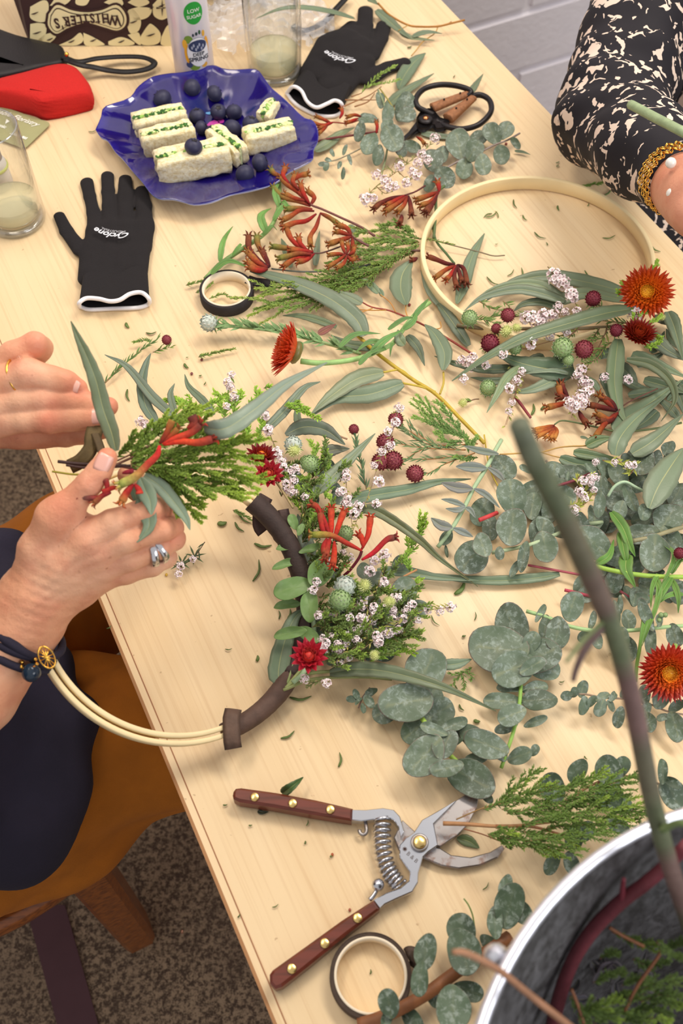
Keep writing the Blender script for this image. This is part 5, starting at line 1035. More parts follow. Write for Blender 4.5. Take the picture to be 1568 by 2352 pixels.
for (x, y, r, a, h, sq) in ((1030,960,72,120,.014,.9),(1100,1065,74,310,.016,.85),(1010,1100,56,250,.008,.7),(1185,870,98,110,.016,.85),(1275,900,72,60,.022,.9),(1215,1015,70,260,.010,.8),(1330,985,68,290,.018,.75),(1300,830,60,30,.010,.8),(1385,800,72,120,.020,.85),(1465,780,62,60,.022,.8),(1440,930,62,280,.014,.85),(1525,860,42,320,.018,.6),(1080,930,60,80,.01,.8)): ROUND(t, 'A', x, y, r, a, h, .22, sq)
t = TH('small_gum_twig', 'A', 470, 960, 'little grey-green gum twig with small curled leaves near the right tip of the plate', 'twig')
STEM(t, 'A', [(340,985),(400,970),(450,960),(520,930),(600,890)], 8, .006, col=(150,140,120))
for (x, y, r, a, sq) in ((370,985,30,200,.7),(400,960,26,150,.6),(425,920,36,110,.4),(470,990,34,250,.5),(490,1040,36,280,.5),(500,900,34,70,.4),(530,960,36,300,.4),(390,1000,26,230,.8)): ROUND(t, 'A', x, y, r, a, .012, .5, sq)
t = TH('waxflower_sprig', 'A', 850, 1030, 'twiggy sprig with tiny white blossoms below the scissors', 'flower')
for pts in ([(600,1210),(700,1110),(800,1040),(900,960),(990,890),(1050,820)], [(690,1120),(740,1160),(790,1150)], [(800,1040),(760,1010),(690,1050)], [(820,1030),(880,1080),(930,1060)], [(880,980),(820,950),(780,1010)], [(950,920),(1000,960),(1010,1000)]): SPRIG(t, 'A', [(a, b, .012) for a, b in pts], 44, .22, w=6, c0=(110,120,60), c1=(150,150,80), nw=.08, scol=(140,110,70))
for (x, y, r) in ((628,1200,30),(690,1050,26),(742,1090,28),(830,1000,24),(870,1100,22),(940,980,26),(930,1055,26),(1042,832,24),(965,930,24),(1000,965,22),(760,1130,20),(800,1120,22),(670,1190,22),(905,1030,20)): FLOC(t, 'A', x, y, r, .022)
# --- middle: kangaroo paws
t = TH('kangaroo_paw', 'B', 700, 200, 'red kangaroo paw with a long brown stem running right from the plate rim', 'flower')
STEM(t, 'B', [(1030,318,.012),(960,272,.014),(860,225,.018),(760,180,.022),(700,155,.022),(650,100,.02),(600,50,.016),(560,10,.012)], 14, col=(116,74,66), w2=9)
for i, p_ in enumerate(([(700,165),(640,140),(560,120),(510,70)], [(720,190),(650,185),(600,215),(560,235)], [(730,205),(680,240),(620,250),(565,272)], [(750,205),(730,270),(700,320),(700,365)], [(750,200),(800,225),(850,262)], [(690,150),(640,95),(590,60),(550,20)], [(695,150),(665,100),(650,55)], [(640,80),(610,40),(620,10)], [(710,180),(640,175),(580,180)], [(680,140),(620,125),(575,105)], [(590,50),(560,10),(570,-30)], [(600,40),(640,10),(680,0)], [(570,20),(520,0),(500,-20)], [(700,160),(720,120),(690,90)])): PAW(t, 'B', p_, 27, .020+.002*(i % 4), (OLV if i in (0,4,8,12) else (RED, ORG)[i % 2]))
t = TH('kangaroo_paw', 'B', 690, 400, 'kangaroo paw with red and olive tubes fanned left in the middle of the table', 'flower')
STEM(t, 'B', [(1270,395,.012),(1100,382,.012),(1010,372,.014),(930,335,.016),(860,370,.016),(760,405,.018),(700,405,.018)], 12, col=(110,76,72), w2=8); STEM(t, 'B', [(1000,372,.014),(950,345,.016),(910,315,.018)], 9, col=(110,60,56))
for i, p_ in enumerate(([(700,400),(640,370),(600,330),(580,285)], [(705,405),(640,388),(570,380),(508,372)], [(705,412),(640,408),(590,420),(540,432)], [(710,420),(660,430),(610,440),(565,472)], [(715,400),(660,395),(600,390)], [(912,322),(870,335),(800,358)], [(910,318),(890,280),(845,262)], [(915,325),(918,380),(912,432)], [(905,315),(860,300),(835,295)], [(720,410),(680,440),(640,450)], [(690,398),(650,360),(640,330)])): PAW(t, 'B', p_, 28, .022+.002*(i % 3), (RED, OLV, OLV, RED, RED, ORG, ORG, ORG, ORG, RED, RED)[i])
t = TH('kangaroo_paw', 'B', 870, 430, 'small orange kangaroo paw head over the needle foliage right of the fanned one', 'flower')
for i, p_ in enumerate(([(885,412),(850,440),(795,475)], [(880,410),(868,380),(862,350)], [(888,410),(895,380),(890,360)], [(880,415),(840,410),(800,415)], [(890,420),(870,460),(840,480)], [(895,415),(920,400),(925,380)], [(890,418),(910,440),(930,435)])): PAW(t, 'B', p_, 22, .028, ORG)
STEM(t, 'B', [(960,440,.015),(920,425,.022),(888,415,.026)], 9, col=(120,60,50))
t = TH('kangaroo_paw', 'B', 430, 420, 'kangaroo paw with dark and yellow-green tubes, leftmost flower head above the small tape roll', 'flower')
STEM(t, 'B', [(1040,455,.012),(950,480,.012),(860,492,.012),(720,502,.012),(620,500,.014),(500,487,.014)], 12, col=(92,98,92), w2=8)
for i, p_ in enumerate(([(488,480),(430,440),(385,380),(382,322)], [(485,472),(455,410),(430,360),(425,325)], [(482,480),(420,450),(378,400)], [(482,490),(430,485),(380,455)], [(478,485),(440,460),(400,420)], [(470,495),(430,495),(390,480)], [(492,475),(470,430),(455,400)])): PAW(t, 'B', p_, 30, .020, (DRK, OLV, ORG, ORG, ORG, RED, DRK)[i])
t = TH('kangaroo_paw', 'B', 1130, 150, 'brown-red kangaroo paw pair of heads lying left of the upper hoop', 'flower')
STEM(t, 'B', [(1290,60,.010),(1240,90,.012),(1190,108,.014)], 9, col=(96,40,44)); STEM(t, 'B', [(1390,60,.012),(1350,100,.012),(1345,200,.010),(1335,330,.008)], 16, col=(90,110,70))
for i, p_ in enumerate(([(1195,110),(1120,125),(1060,150),(1030,175)], [(1200,112),(1150,150),(1090,190)], [(1205,112),(1215,160),(1220,205)], [(1200,115),(1180,160),(1150,190)], [(1190,108),(1130,140),(1095,160)], [(1170,210),(1168,230),(1160,250)], [(1360,90),(1310,110),(1250,130)], [(1360,95),(1320,140),(1270,160)], [(1355,95),(1330,150),(1290,190)], [(1362,90),(1360,60),(1355,45)], [(1350,100),(1320,170),(1300,195)])): PAW(t, 'B', p_, 27, .016, (DRK, ORG, DRK, ORG, RED, DRK, ORG, ORG, DRK, RED, DRK)[i])
t = TH('kangaroo_paw', 'B', 1430, 480, 'dark red kangaroo paw lying inside the left of the upper hoop', 'flower')
STEM(t, 'B', [(1330,260,.006),(1345,340,.006),(1400,410,.008),(1440,460,.010)], 13, col=(76,104,60))
for i, p_ in enumerate(([(1445,465),(1400,460),(1350,440),(1310,425)], [(1450,470),(1400,490),(1345,530)], [(1455,470),(1440,520),(1452,575)], [(1460,465),(1490,490),(1505,560)], [(1450,470),(1420,520),(1400,540)], [(1250,430),(1235,440),(1225,440)], [(1455,465),(1470,520),(1480,550)])): PAW(t, 'B', p_, 26, .014, (DRK, ORG, DRK, DRK, RED, DRK, DRK)[i])
t = TH('leafy_stem', 'B', 380, 340, 'thick light green leafy stem running from the plate rim down to the small tape roll', 'stem')
STEM(t, 'B', [(160,540,.006),(240,460,.008),(360,378,.010),(460,310,.012),(515,240,.014),(540,140,.014),(540,40,.012)], 26, col=(130,164,96), w2=20)
for p_, w in (([(235,450),(255,370),(302,268)],32), ([(190,515),(280,470),(392,487)],34), ([(470,300),(448,240),(500,175)],44), ([(510,240),(560,190),(605,165)],30), ([(540,170),(520,110),(545,40)],36), ([(545,150),(570,170),(600,190)],26), ([(455,315),(500,292),(530,288)],20), ([(300,420),(340,390),(345,360)],20)): LEAF(t, 'B', p_, w, .016, col=(100,146,70), mt='leaf', fold=.25, arch=.006)
# --- heath (fine needle) bunch
t = TH('heath_bunch', 'B', 850, 500, 'bunch of fine needle-leaved heath sprigs fanned left from the upper hoop', 'foliage')
for i, pts in enumerate(([(1265,335),(1150,300),(1040,292),(930,310)], [(1260,350),(1080,380),(930,420),(780,462)], [(1255,372),(1080,450),(900,520),(740,570),(610,600)], [(1200,400),(1000,520),(820,600),(640,650),(480,690),(380,735)], [(1150,420),(980,490),(860,560),(790,620)], [(1100,450),(980,560),(880,600)], [(1000,500),(860,560),(700,590),(540,610),(410,640)], [(900,560),(720,620),(560,650),(410,700)], [(1240,330),(1140,260),(1060,270)], [(1250,350),(1100,340),(980,350)], [(1240,300),(1180,280),(1100,250)], [(1060,420),(940,470),(850,500)],
   [(800,540),(640,560),(500,590),(420,590)], [(1140,380),(1040,400),(900,430),(820,440)], [(1240,400),(1080,470),(940,540),(800,560)], [(1180,350),(1040,350),(900,370)], [(1120,470),(1000,540),(900,620),(820,650)], [(960,480),(820,530),(700,550)], [(1260,360),(1150,420),(1020,500),(900,540)], [(880,590),(760,640),(640,680),(540,700)], [(1000,300),(960,300),(930,330)])):
    SPRIG(t, 'B', [(a, b, .008+.0012*(i % 7)) for a, b in pts], 30, 1.3, w=6, sub=5 if i != 10 else 2, c0=(72,98,42), c1=(122,150,60), tipc=(160,180,70) if i % 3 == 0 else None, scol=(150,122,80))
for k_, (pts, lab) in enumerate((([(60,572),(110,560),(175,545)], 'short needle sprig poking out left of the small tape roll'), ([(125,942),(210,920),(312,900)], 'loose heath tip lying below the silvery bud'), ([(180,640),(250,620),(300,640),(350,640)], 'yellow-green heath tip inside the small tape roll'), ([(110,610),(160,590),(200,560)], 'tiny needle sprig touching the left edge of the small tape roll'))):
    t = TH('heath_tip', 'B', *pts[1], lab, 'foliage', 'loose heath tips'); SPRIG(t, 'B', [(a, b, .005) for a, b in pts], 26, 1.2, w=5, c1=(140,166,70))
gumleaf('B', [(978,832,.012),(930,740,.016),(800,640,.022),(620,560,.022),(470,515,.018),(388,500,.014)], 100, 'broad long gum leaf lying across the heath bunch', fold=.08, n=24)
gumleaf('B', [(835,785,.01),(720,745,.012),(640,728,.010),(558,728,.006)], 46, 'slender gum leaf under the broad one, above the orange strawflower', col=(96,118,92))
LEAF(None, 'B', [(742,822),(790,795),(832,770)], 40, .014, col=(120,70,60), name='dead_leaf', top=('small dead brown leaf beside the orange strawflower',), mt='leaf')
gumleaf('B', [(1192,672),(1165,590),(1175,510),(1225,440)], 118, 'wide oval gum leaf standing just left of the upper hoop', .012, tip=.8)
gumleaf('B', [(600,480),(570,380),(550,330)], 40, 'narrow gum leaf half hidden behind the fanned kangaroo paw', .005)
gumleaf('B', [(725,470),(735,380),(748,290)], 36, 'upright narrow gum leaf behind the kangaroo paw stems', .005)
gumleaf('B', [(930,300),(910,270),(895,262)], 34, 'small gum leaf tip behind the long brown stem', .005)
t = TH('gum_twig', 'B', 1150, 700, 'gum twig with a thin orange-red stem under the middle of the table spread', 'twig')
STEM(t, 'B', [(1540,930,.006),(1400,842,.007),(1270,770,.008),(1180,730,.008),(1100,700,.008),(1010,682,.008),(930,635,.008)], 13, col=(150,66,56), w2=7)
for pts in ([(1140,712,.009),(1110,660,.010),(1060,620,.010)], [(1200,735),(1190,700),(1192,672)], [(1090,700),(1000,700),(880,690)], [(1020,690),(960,710),(900,712)], [(970,655),(900,650),(860,640)], [(1330,800),(1370,790),(1368,760)], [(1055,610),(1040,600),(1020,580)]): STEM(t, 'B', [p if len(p) > 2 else (*p, .009) for p in pts], 6, col=(196,140,66))
LEAF(t, 'B', [(1050,612),(1000,560),(950,535)], 44, .012); LEAF(t, 'B', [(965,665),(900,630),(830,600)], 56, .014); LEAF(t, 'B', [(1072,630),(1060,600),(1040,580)], 26, .01); LEAF(t, 'B', [(920,680),(860,670),(810,640)], 30, .012)
t = TH('rosemary_stem', 'B', 500, 800, 'long stem with rosemary-like leaves ending in a silvery white bud', 'flower')
STEM(t, 'B', [(210,775,.016),(330,785,.014),(470,800,.012),(600,825,.010),(720,855,.010),(850,890,.010),(960,925,.010)], 18, col=(140,164,110))
sp_ = path3('B', [(215,775,.016),(330,785,.014),(470,800,.012),(600,825,.010),(720,855,.010),(850,890,.010),(960,925,.010)], .01, 60)
m = MB()
for i in range(110):
    k = rnd.randrange(0, 57); p = sp_[k]; d = (sp_[k]-sp_[k+1]).normalized(); o = Matrix.Rotation(rnd.uniform(0, 6.3), 3, d) @ d.orthogonal().normalized(); o.z = abs(o.z)*.8; q = (d*.75+o*.7).normalized(); c = jcol((92,128,78), .2); L = pxm('B', 82, p)*rnd.uniform(.7, 1.1); needle(m, p, q, L, L*.10, c, cmix(c, srgb(150,176,110), .5), camup(p))
build('narrow_leaves', m, MT['leaf'], t, kind='stuff', smooth=False); BALL(t, 'B', 178, 765, 46, 'white', .02, ax=(-20, 0), label='silvery white bud')
t = TH('strawflower_stem', 'B', 800, 940, 'orange and crimson strawflower seen from the side on a thick light green stem', 'flower')
STEM(t, 'B', [(650,962,.030),(740,972,.026),(850,965,.020),(960,945,.016),(1060,905,.014),(1130,865,.012),(1190,780,.012),(1250,710,.010),(1315,660,.008)], 30, col=(150,184,116), w2=22)
ctr = P(*fx('B', [(615, 915)])[0], .03); STRAW(t, 'B', 606, 912, 156, .040, ax=(P(*fx('B', [(480, 890)])[0], .03)-ctr).normalized()+Vector((0, -.15, .42)), closed=.95, rings=10, cols=((196,44,22),(216,84,28),(232,120,40)))
for p_, w in (([(850,890),(930,840),(1060,820)],34), ([(1010,930),(1080,870),(1180,800)],44), ([(950,980),(1000,940),(1050,900)],30), ([(1130,870),(1115,900),(1110,940)],20), ([(1080,870),(1000,880),(930,920)],34), ([(1180,800),(1230,770),(1250,700)],34), ([(1230,740),(1270,700),(1310,640)],30), ([(1100,800),(1180,760),(1240,740)],26), ([(650,920),(655,890),(640,860)],22), ([(1090,900),(1040,920),(980,950)],26)): LEAF(t, 'B', p_, w, .020, col=(96,138,72), mt='leaf', fold=.25, arch=.004)
LEAF(t, 'B', [(1185,880,.012),(1160,850,.016),(1150,800,.018)], 60, col=(120,144,110), tip=.8)
# --- bits inside the upper hoop
t = TH('dry_twig', 'B', 1500, 360, 'thin grey twig crossing into the upper hoop', 'twig'); STEM(t, 'B', [(1240,330,.008),(1330,340,.008),(1440,368,.008),(1568,400,.006),(1640,420,.005),(1700,418,.005)], 7, col=(130,116,90))
SPRIG(t, 'B', [(1260,330,.01),(1360,345,.01),(1440,365,.008)], 22, .7, w=4)
gumleaf('C', [(250,755),(290,640),(340,480),(412,345)], 76, 'upright gum leaf lying inside the left of the upper hoop', .006, tip=.8)
t = TH('gum_twig', 'Z', 1020, 900, 'gum twig with a long yellow stem crossing the middle of the table', 'twig')
STEM(t, 'Z', [(820,770,.006),(870,815,.008),(945,870,.010),(1000,905,.010),(1060,965,.010),(1112,1018,.010)], 9, col=(190,166,56)); STEM(t, 'Z', [(1010,905,.010),(1018,880,.010),(1018,855,.010)], 5, col=(196,170,70)); STEM(t, 'Z', [(1000,900,.010),(965,888,.010),(925,880,.008)], 5, col=(196,170,70)); STEM(t, 'Z', [(945,870),(920,850),(880,855)], 5, .009, col=(196,170,70))
LEAF(t, 'Z', [(1018,850),(1020,810),(1000,770),(975,745)], 38, .014, tip=.75); LEAF(t, 'Z', [(925,880),(850,905),(770,915),(715,955)], 46, .010, fold=.06, n=20); LEAF(t, 'Z', [(880,855),(820,870),(760,910),(715,950)], 42, .014, fold=.06, n=20, col=(118,142,112)); LEAF(t, 'Z', [(860,800),(800,790),(760,770)], 24, .006, col=(90,110,86)); LEAF(t, 'Z', [(935,770),(960,800),(975,840)], 24, .008, col=(84,104,86))
# ================================================================ WREATH ON THE UPPER HOOP
def part_stem(fr, pts, w, **k): return STEM(wr2, fr, pts, w, name='sprig_stem', **k)
R2 = wr2
bs = part_stem('C', [(250,880,.010),(420,900,.012),(700,900,.014),(950,900,.016),(1200,890,.016),(1380,900,.012)], 22, col=(120,110,80))
for pts, w, h, c in (([(230,830),(100,700),(40,560)],70,.004,GE), ([(320,1000),(220,870),(160,790),(130,740)],72,.005,GD), ([(1240,690),(1000,640),(760,610),(560,650),(420,740)],92,.008,GE), ([(1250,740),(1000,700),(860,740),(740,665),(600,650),(440,690),(290,800)],78,.014,(118,142,116)), ([(880,740),(720,700),(580,690),(400,730),(300,790)],70,.018,GE),
   ([(860,790),(760,760),(640,770),(580,800)],60,.010,GD), ([(930,1120),(800,1150),(640,1120),(480,1050)],150,.014,(84,112,92)), ([(930,1150),(800,1220),(680,1270),(560,1275)],78,.010,GE), ([(620,1120),(540,1200),(480,1300),(425,1390)],56,.016,(122,148,116)), ([(600,1130),(420,1150),(250,1120),(120,1060)],60,.006,GD), ([(560,1210),(450,1220),(330,1185)],50,.006,GD),
   ([(900,1160),(800,1160),(640,1165)],34,.016,(120,140,120)), ([(950,1180),(1050,1240),(1085,1310)],50,.008,GE)):
    LEAF(R2, 'C', pts, w, h, col=c, fold=.08, n=20, name='gum_leaf', arch=.004)
LEAF(R2, 'C', [(1270,785,.036),(1120,810,.038),(900,870,.038),(650,950,.036),(420,1070,.03),(222,1205,.018)], 100, col=(104,128,100), n=26, fold=.16, name='gum_leaf', roll=.15)
LEAF(R2, 'C', [(1190,960,.026),(1175,1100,.022),(1170,1220,.018),(1195,1360,.012),(1245,1462,.008)], 104, col=(120,146,116), n=24, name='gum_leaf', fold=.06)
LEAF(R2, 'C', [(1240,1080,.022),(1380,1110,.026),(1490,1200,.026),(1520,1320,.018),(1440,1440,.010)], 62, col=(106,130,100), n=26, name='gum_leaf', roll=.5)
LEAF(R2, 'C', [(1480,800),(1520,900),(1568,1080)], 92, .016, col=(100,124,104), name='gum_leaf', n=18); LEAF(R2, 'C', [(1380,930),(1470,1020),(1600,1090)], 90, .012, col=(92,116,98), name='gum_leaf'); LEAF(R2, 'C', [(1270,1050),(1400,1100),(1600,1190)], 84, .010, col=(112,136,112), name='gum_leaf'); LEAF(R2, 'C', [(1400,830),(1480,860),(1550,870)], 56, .010, col=(92,112,100), name='gum_leaf'); LEAF(R2, 'C', [(1200,1180),(1300,1240),(1420,1270)], 60, .006, col=GD, name='gum_leaf')
for pts in ([(380,850),(470,830),(560,820)], [(330,840),(420,850),(500,880)], [(500,890),(470,940),(440,990)], [(700,820),(600,830),(520,830)], [(1100,780),(1060,740),(1040,700)], [(960,880),(900,960),(870,1010)], [(1080,900),(1040,960),(990,1020)], [(1130,870),(1100,950),(1000,980)], [(1250,870),(1160,860),(1050,850)], [(1150,980),(1080,1020),(1000,1080)], [(520,740),(560,780),(540,830)], [(380,740),(450,780),(540,800)], [(900,900),(800,880),(700,880)], [(1120,1000),(1060,1080),(1000,1100)]):
    q = SPRIG(R2, 'C', [(a, b, .020) for a, b in pts], 62, .7, w=9, c0=(80,108,50), c1=(120,150,72), nw=.07)
for pts in ([(1290,900),(1240,700),(1215,630)], [(1300,830),(1360,800),(1400,790)], [(1340,1010),(1400,1000),(1440,960)], [(1320,760),(1340,720)], [(1240,680),(1200,700),(1190,680)], [(1400,930),(1430,980),(1380,1020)], [(1390,560),(1410,530),(1420,510)], [(1340,900),(1400,860),(1440,830)]): SPRIG(R2, 'C', [(a, b, .034) for a, b in pts], 40, 1.2, w=6, c0=(104,140,40), c1=(150,186,60), nw=.14)
for (x, y, r, k, h) in ((1045,725,46,'purple',.034),(548,822,42,'red',.030),(445,985,54,'purple',.030),(480,900,30,'red',.026),(992,1020,54,'red',.032),(1180,910,38,'purple',.036),(325,838,48,'green',.028),(868,1012,62,'green',.034),(432,1245,48,'green',.012),(900,1082,34,'green',.028),(590,1012,40,'green',.024),(1045,812,40,'green',.026)): BALL(R2, 'C', x, y, r, k, h)
for (x, y, r) in ((540,915,40),(600,895,30),(1440,830,26)): FLOC(R2, 'C', x, y, r, .032, cream=True)
for (x, y, r) in ((815,590,32),(845,612,30),(872,638,34),(915,700,30),(925,720,26),(655,840,30),(690,835,28),(735,860,38),(758,825,30),(745,880,26),(810,822,28),(680,985,30),(515,1048,26),(1290,775,40),(1290,815,34),(795,950,22),(890,925,20),(600,1200,22),(555,1250,24),(950,805,22),(840,770,22),(880,805,20),(420,1115,20),(275,1085,22),(310,1095,24),(345,1070,22),(335,1120,22),(975,1140,24),(955,1170,26),(990,1210,26),(915,1335,34),(935,1355,30),(968,1300,34),(985,1335,30),(1015,1270,26),(1020,1220,22),(1110,1185,22),(1245,1200,22),(820,620,24),(290,1195,22),(555,1385,18),(570,1330,18),(630,1150,18)): FLOC(R2, 'C', x, y, r, .030 if y < 1060 else .018)
for pts in ([(780,540),(830,600),(880,660),(930,730),(960,800)], [(960,900),(900,940),(700,1000),(520,1040)], [(1130,900),(1060,1040),(990,1160),(940,1300),(920,1420)], [(560,1120),(600,1240),(540,1460)], [(980,1100),(1010,1200),(970,1350)], [(640,840),(720,850),(820,820),(940,800)], [(620,1160),(590,1280),(530,1470)]): SPRIG(R2, 'C', [(a, b, .026 if b < 1000 else .012) for a, b in pts], 70, .16, w=7, c0=(116,126,60), c1=(160,160,80), nw=.09, scol=(150,110,84))
STRAW(R2, 'C', 1358, 688, 150, .044, rings=9, cols=((176,44,14),(228,98,20),(252,180,54)), eye=(240,190,50))
STRAW(R2, 'C', 1308, 935, 112, .034, ax=(0, -.1, 1), closed=.95, rings=7, cols=((110,18,18),(170,50,24),(226,120,44)), eye=(210,120,40))
for p_ in ([(900,1330),(840,1345),(782,1358)], [(910,1310),(860,1290),(845,1240)], [(900,1300),(870,1250),(860,1225)], [(920,1320),(880,1300),(850,1300)], [(1180,1380),(1100,1360),(1030,1345)], [(1170,1370),(1120,1320),(1085,1290)], [(1190,1390),(1140,1430),(1070,1400)], [(1180,1400),(1140,1440),(1085,1440)], [(1170,1395),(1100,1470),(1060,1530)], [(1185,1375),(1150,1330),(1110,1310)], [(960,1380),(980,1420),(1005,1450)]): PAW(R2, 'C', p_, 36, .012, rnd.choice((DRK, DRK, ORG)), name='kangaroo_paw_tube')
STEM(R2, 'C', [(1180,1390,.012),(1130,1400),(1060,1450),(1010,1500)][:1]+[(1250,1330,.010),(1420,1250,.01)], 8, col=(110,70,60), name='sprig_stem')
for i, (pts, w, lab) in enumerate((([(1175,1500),(1240,1420),(1380,1330),(1560,1200)],120,'large grey-green gum leaf on the right, below the wreath'), ([(60,620),(40,680),(60,740)],10,''))):
    if lab: gumleaf('C', pts, w, lab, .008, fold=.06, n=20)
for (x, y, a, L_) in ((1300,1120,.5,200),(1180,1100,-.8,180),(1480,1320,.9,220),(1340,1200,-.3,260),(1100,1160,-1.3,190),(1420,1380,-2.5,200),(1500,1200,-1.2,240),(1250,1290,.2,200),(1060,1060,.3,160),(1380,1040,1.0,150),(1540,1420,2.4,200),(900,1100,3.3,200),(760,1060,3.5,220)):
    LEAF(R2, 'C', [(x, y), (x+L_*.5*cos(a)+12, y-L_*.5*sin(a)), (x+L_*cos(a), y-L_*sin(a))], rnd.uniform(50, 84), rnd.uniform(.003, .008), col=GD, name='gum_leaf')
t = TH('kangaroo_paw', 'C', 780, 1480, 'withered brown kangaroo paw on a green stem above the tip of the tall branch', 'flower')
STEM(t, 'G', [(1560,180,.01),(1400,215,.008),(1200,232,.008),(1060,205,.008),(940,178,.010),(860,168,.012),(820,190,.014)], 14, col=(98,112,72), w2=9)
for p_ in ([(820,195),(770,205),(705,220)], [(815,205),(760,220),(720,235)], [(820,210),(780,230),(725,260)], [(825,212),(815,240),(800,272)], [(818,200),(835,230),(818,270)], [(812,200),(740,240),(705,232)], [(822,205),(790,250),(770,262)]): PAW(t, 'G', p_, 24, .014, ((110,30,20),(160,80,30),(190,130,60)))
t = TH('red_stalk', 'C', 640, 1360, 'short dark red cut stalk lying below the wreath', 'stem'); STEM(t, 'C', [(590,1298),(630,1350),(680,1420)], 20, .005, col=(130,44,54), w2=16)
gumleaf('C', [(370,740),(500,720),(560,700)][:0] or [(1568,1010),(1500,960),(1470,900)], 60, 'gum leaf at the right edge beside the orange strawflower', .006)
# ================================================================ HELD WREATH (lower hoop): sprigs bound along its right-hand arc
R1 = wr1
def HP(t):
    c = Vector((-.1307, .3924, .8059))+Vector((.4, -.2, .8944))*.0045; n = Vector((.4, -.2, .8944)); a = n.cross(Vector((0, 1, 0))).normalized(); b = n.cross(a); return c+(a*cos(t)+b*sin(t))*.1092
def nearhoop(u, v):
    best = min((HP(i*pi/90) for i in range(180)), key=lambda p: abs(784+FPX*(p-CAM).x/depth(p)-u)+abs(1176-FPX*(p-CAM).dot(UP)/depth(p)-v)); return best
def hh(u, v): return max(.010, nearhoop(u, v).z-TZ)
# bound tape
path = [nearhoop(u, v) for u, v in ((520,1692),(545,1680),(575,1664),(600,1645),(625,1618),(650,1588),(668,1560))]
m = MB(); m.tube(smoothpath(path, 40), [.0074+.0010*i/39+.0003*noise.noise(Vector((i*.7,0,0))) for i in range(40)], 10, srgb(88, 66, 56)); build('bound_tape', m, MT['tape'], R1, label='brown stem tape wound round hoop')
e = nearhoop(538, 1682); m = MB(); m.tube([e+Vector((.001, .012, .010)), e+Vector((0, .004, .012)), e+Vector((.001, -.012, .006)), e+Vector((.002, -.017, .003))], .0066, 6, srgb(96, 74, 62), flat=.1, up=(0, 0, 1)); build('tape_end', m, MT['tape'], R1)
path = [nearhoop(u, v) for u, v in ((668,1560),(690,1500),(700,1420),(697,1340),(672,1262),(655,1225),(632,1190),(608,1160),(585,1140))]
m = MB(); m.tube(smoothpath(path, 50), [.0084+.0008*max(0, (i-34)/16)+.0006*noise.noise(Vector((i*.6,5,0))) for i in range(50)], 10, srgb(58, 44, 40)); build('bound_tape', m, MT['tape'], R1, label='dark stem tape wound round hoop')
for pts, w in (([(612,1140,.05),(598,1170,.045),(596,1205,.035),(606,1222,.03)],34), ([(650,1170,.045),(655,1200,.04),(648,1235,.03)],26)):
    m = MB(); q = smoothpath([P(*p) for p in pts], 10); m.tube(q, pxm('Z', w/2, q[0]), 6, srgb(74, 54, 50), flat=.07, up=(.3, -.8, .6)); build('tape_end', m, MT['tape'], R1)
# stems joining into the tape at the bottom
for pts in ([(660,1575),(690,1540),(740,1480),(760,1400)], [(655,1580),(700,1550),(780,1540),(860,1530)], [(660,1570),(680,1500),(700,1420)], [(650,1585),(720,1560),(830,1555),(900,1560)]): STEM(R1, 'Z', [(a, b, .018) for a, b in pts], 8, col=(140,150,96), name='sprig_stem')
STEM(R1, 'Z', [(672,1280,.03),(690,1300),(700,1350),(716,1400),(720,1470),(700,1540),(672,1568)], 12, .024, col=(150,176,140), name='sprig_stem')
# round and wavy gum leaves on the pale stem at the left
ls = STEM(R1, 'E', [(330,920,.04),(360,1020,.035),(420,1190,.03),(460,1330,.026),(480,1500,.022),(470,1620,.02)], 16, col=(150,178,140), name='gum_stem')
for (x, y, r, a, h, sq, v) in ((310,1015,58,190,.040,.55,3),(460,1030,60,20,.040,.5,3),(295,1130,70,200,.036,.45,3),(365,1080,34,150,.036,.6,1),(530,1180,92,50,.040,.75,0),(350,1285,108,195,.038,.62,1),(310,1395,72,185,.028,.5,3),(460,1400,92,270,.036,.7,3),(330,1580,88,190,.034,.5,3),(450,1590,66,330,.03,.6,0),(350,850,44,110,.045,.7,1),(400,900,36,60,.045,.6,1)):
    ROUND(ls, 'E', x, y, r*1.22, a, h, .2, sq, v, mt='leafy')
for pts, w, h, c in (([(260,1910,.016),(255,1820,.018),(290,1650,.022),(360,1480,.024),(440,1420,.024)],140,.02,(88,116,92)), ([(470,1120),(440,1000),(400,880),(380,800)],100,.020,(104,128,112)), ([(470,700),(440,620),(400,540)],60,.03,GD)): LEAF(R1, 'E', pts, w, h, col=c, n=20, name='gum_leaf')
LEAF(R1, 'E', [(590,1840,.022),(760,1815,.028),(960,1830,.032),(1200,1890,.034),(1400,1960,.03),(1680,2090,.014)], 104, col=(98,120,94), n=28, name='gum_leaf', fold=.14)
LEAF(R1, 'E', [(730,790,.03),(860,770,.04),(1000,840,.04),(1180,970,.034),(1320,1100,.022),(1560,1275,.006)], 72, col=(96,110,78), n=28, name='gum_leaf', fold=.2, roll=.2)
LEAF(R1, 'E', [(490,660),(600,560),(740,420),(888,272)], 100, .036, col=(118,142,116), n=20, name='gum_leaf', fold=.06)
LEAF(R1, 'E', [(700,720),(860,680),(1100,640),(1300,590),(1515,570)], 88, .012, col=(104,130,108), n=20, name='gum_leaf'); LEAF(R1, 'E', [(900,1170),(1100,1180),(1300,1215),(1568,1235)], 72, .010, col=(108,134,112), n=16, name='gum_leaf')
LEAF(R1, 'E', [(300,280),(420,230),(560,250),(690,345)], 118, .03, col=(86,104,96), n=16, name='gum_leaf', tip=.8); LEAF(R1, 'E', [(540,400),(620,380),(720,372)], 90, .024, col=(92,104,92), name='gum_leaf'); LEAF(R1, 'E', [(1320,1790),(1430,1780),(1520,1750)], 80, .012, col=(112,138,116), name='gum_leaf')
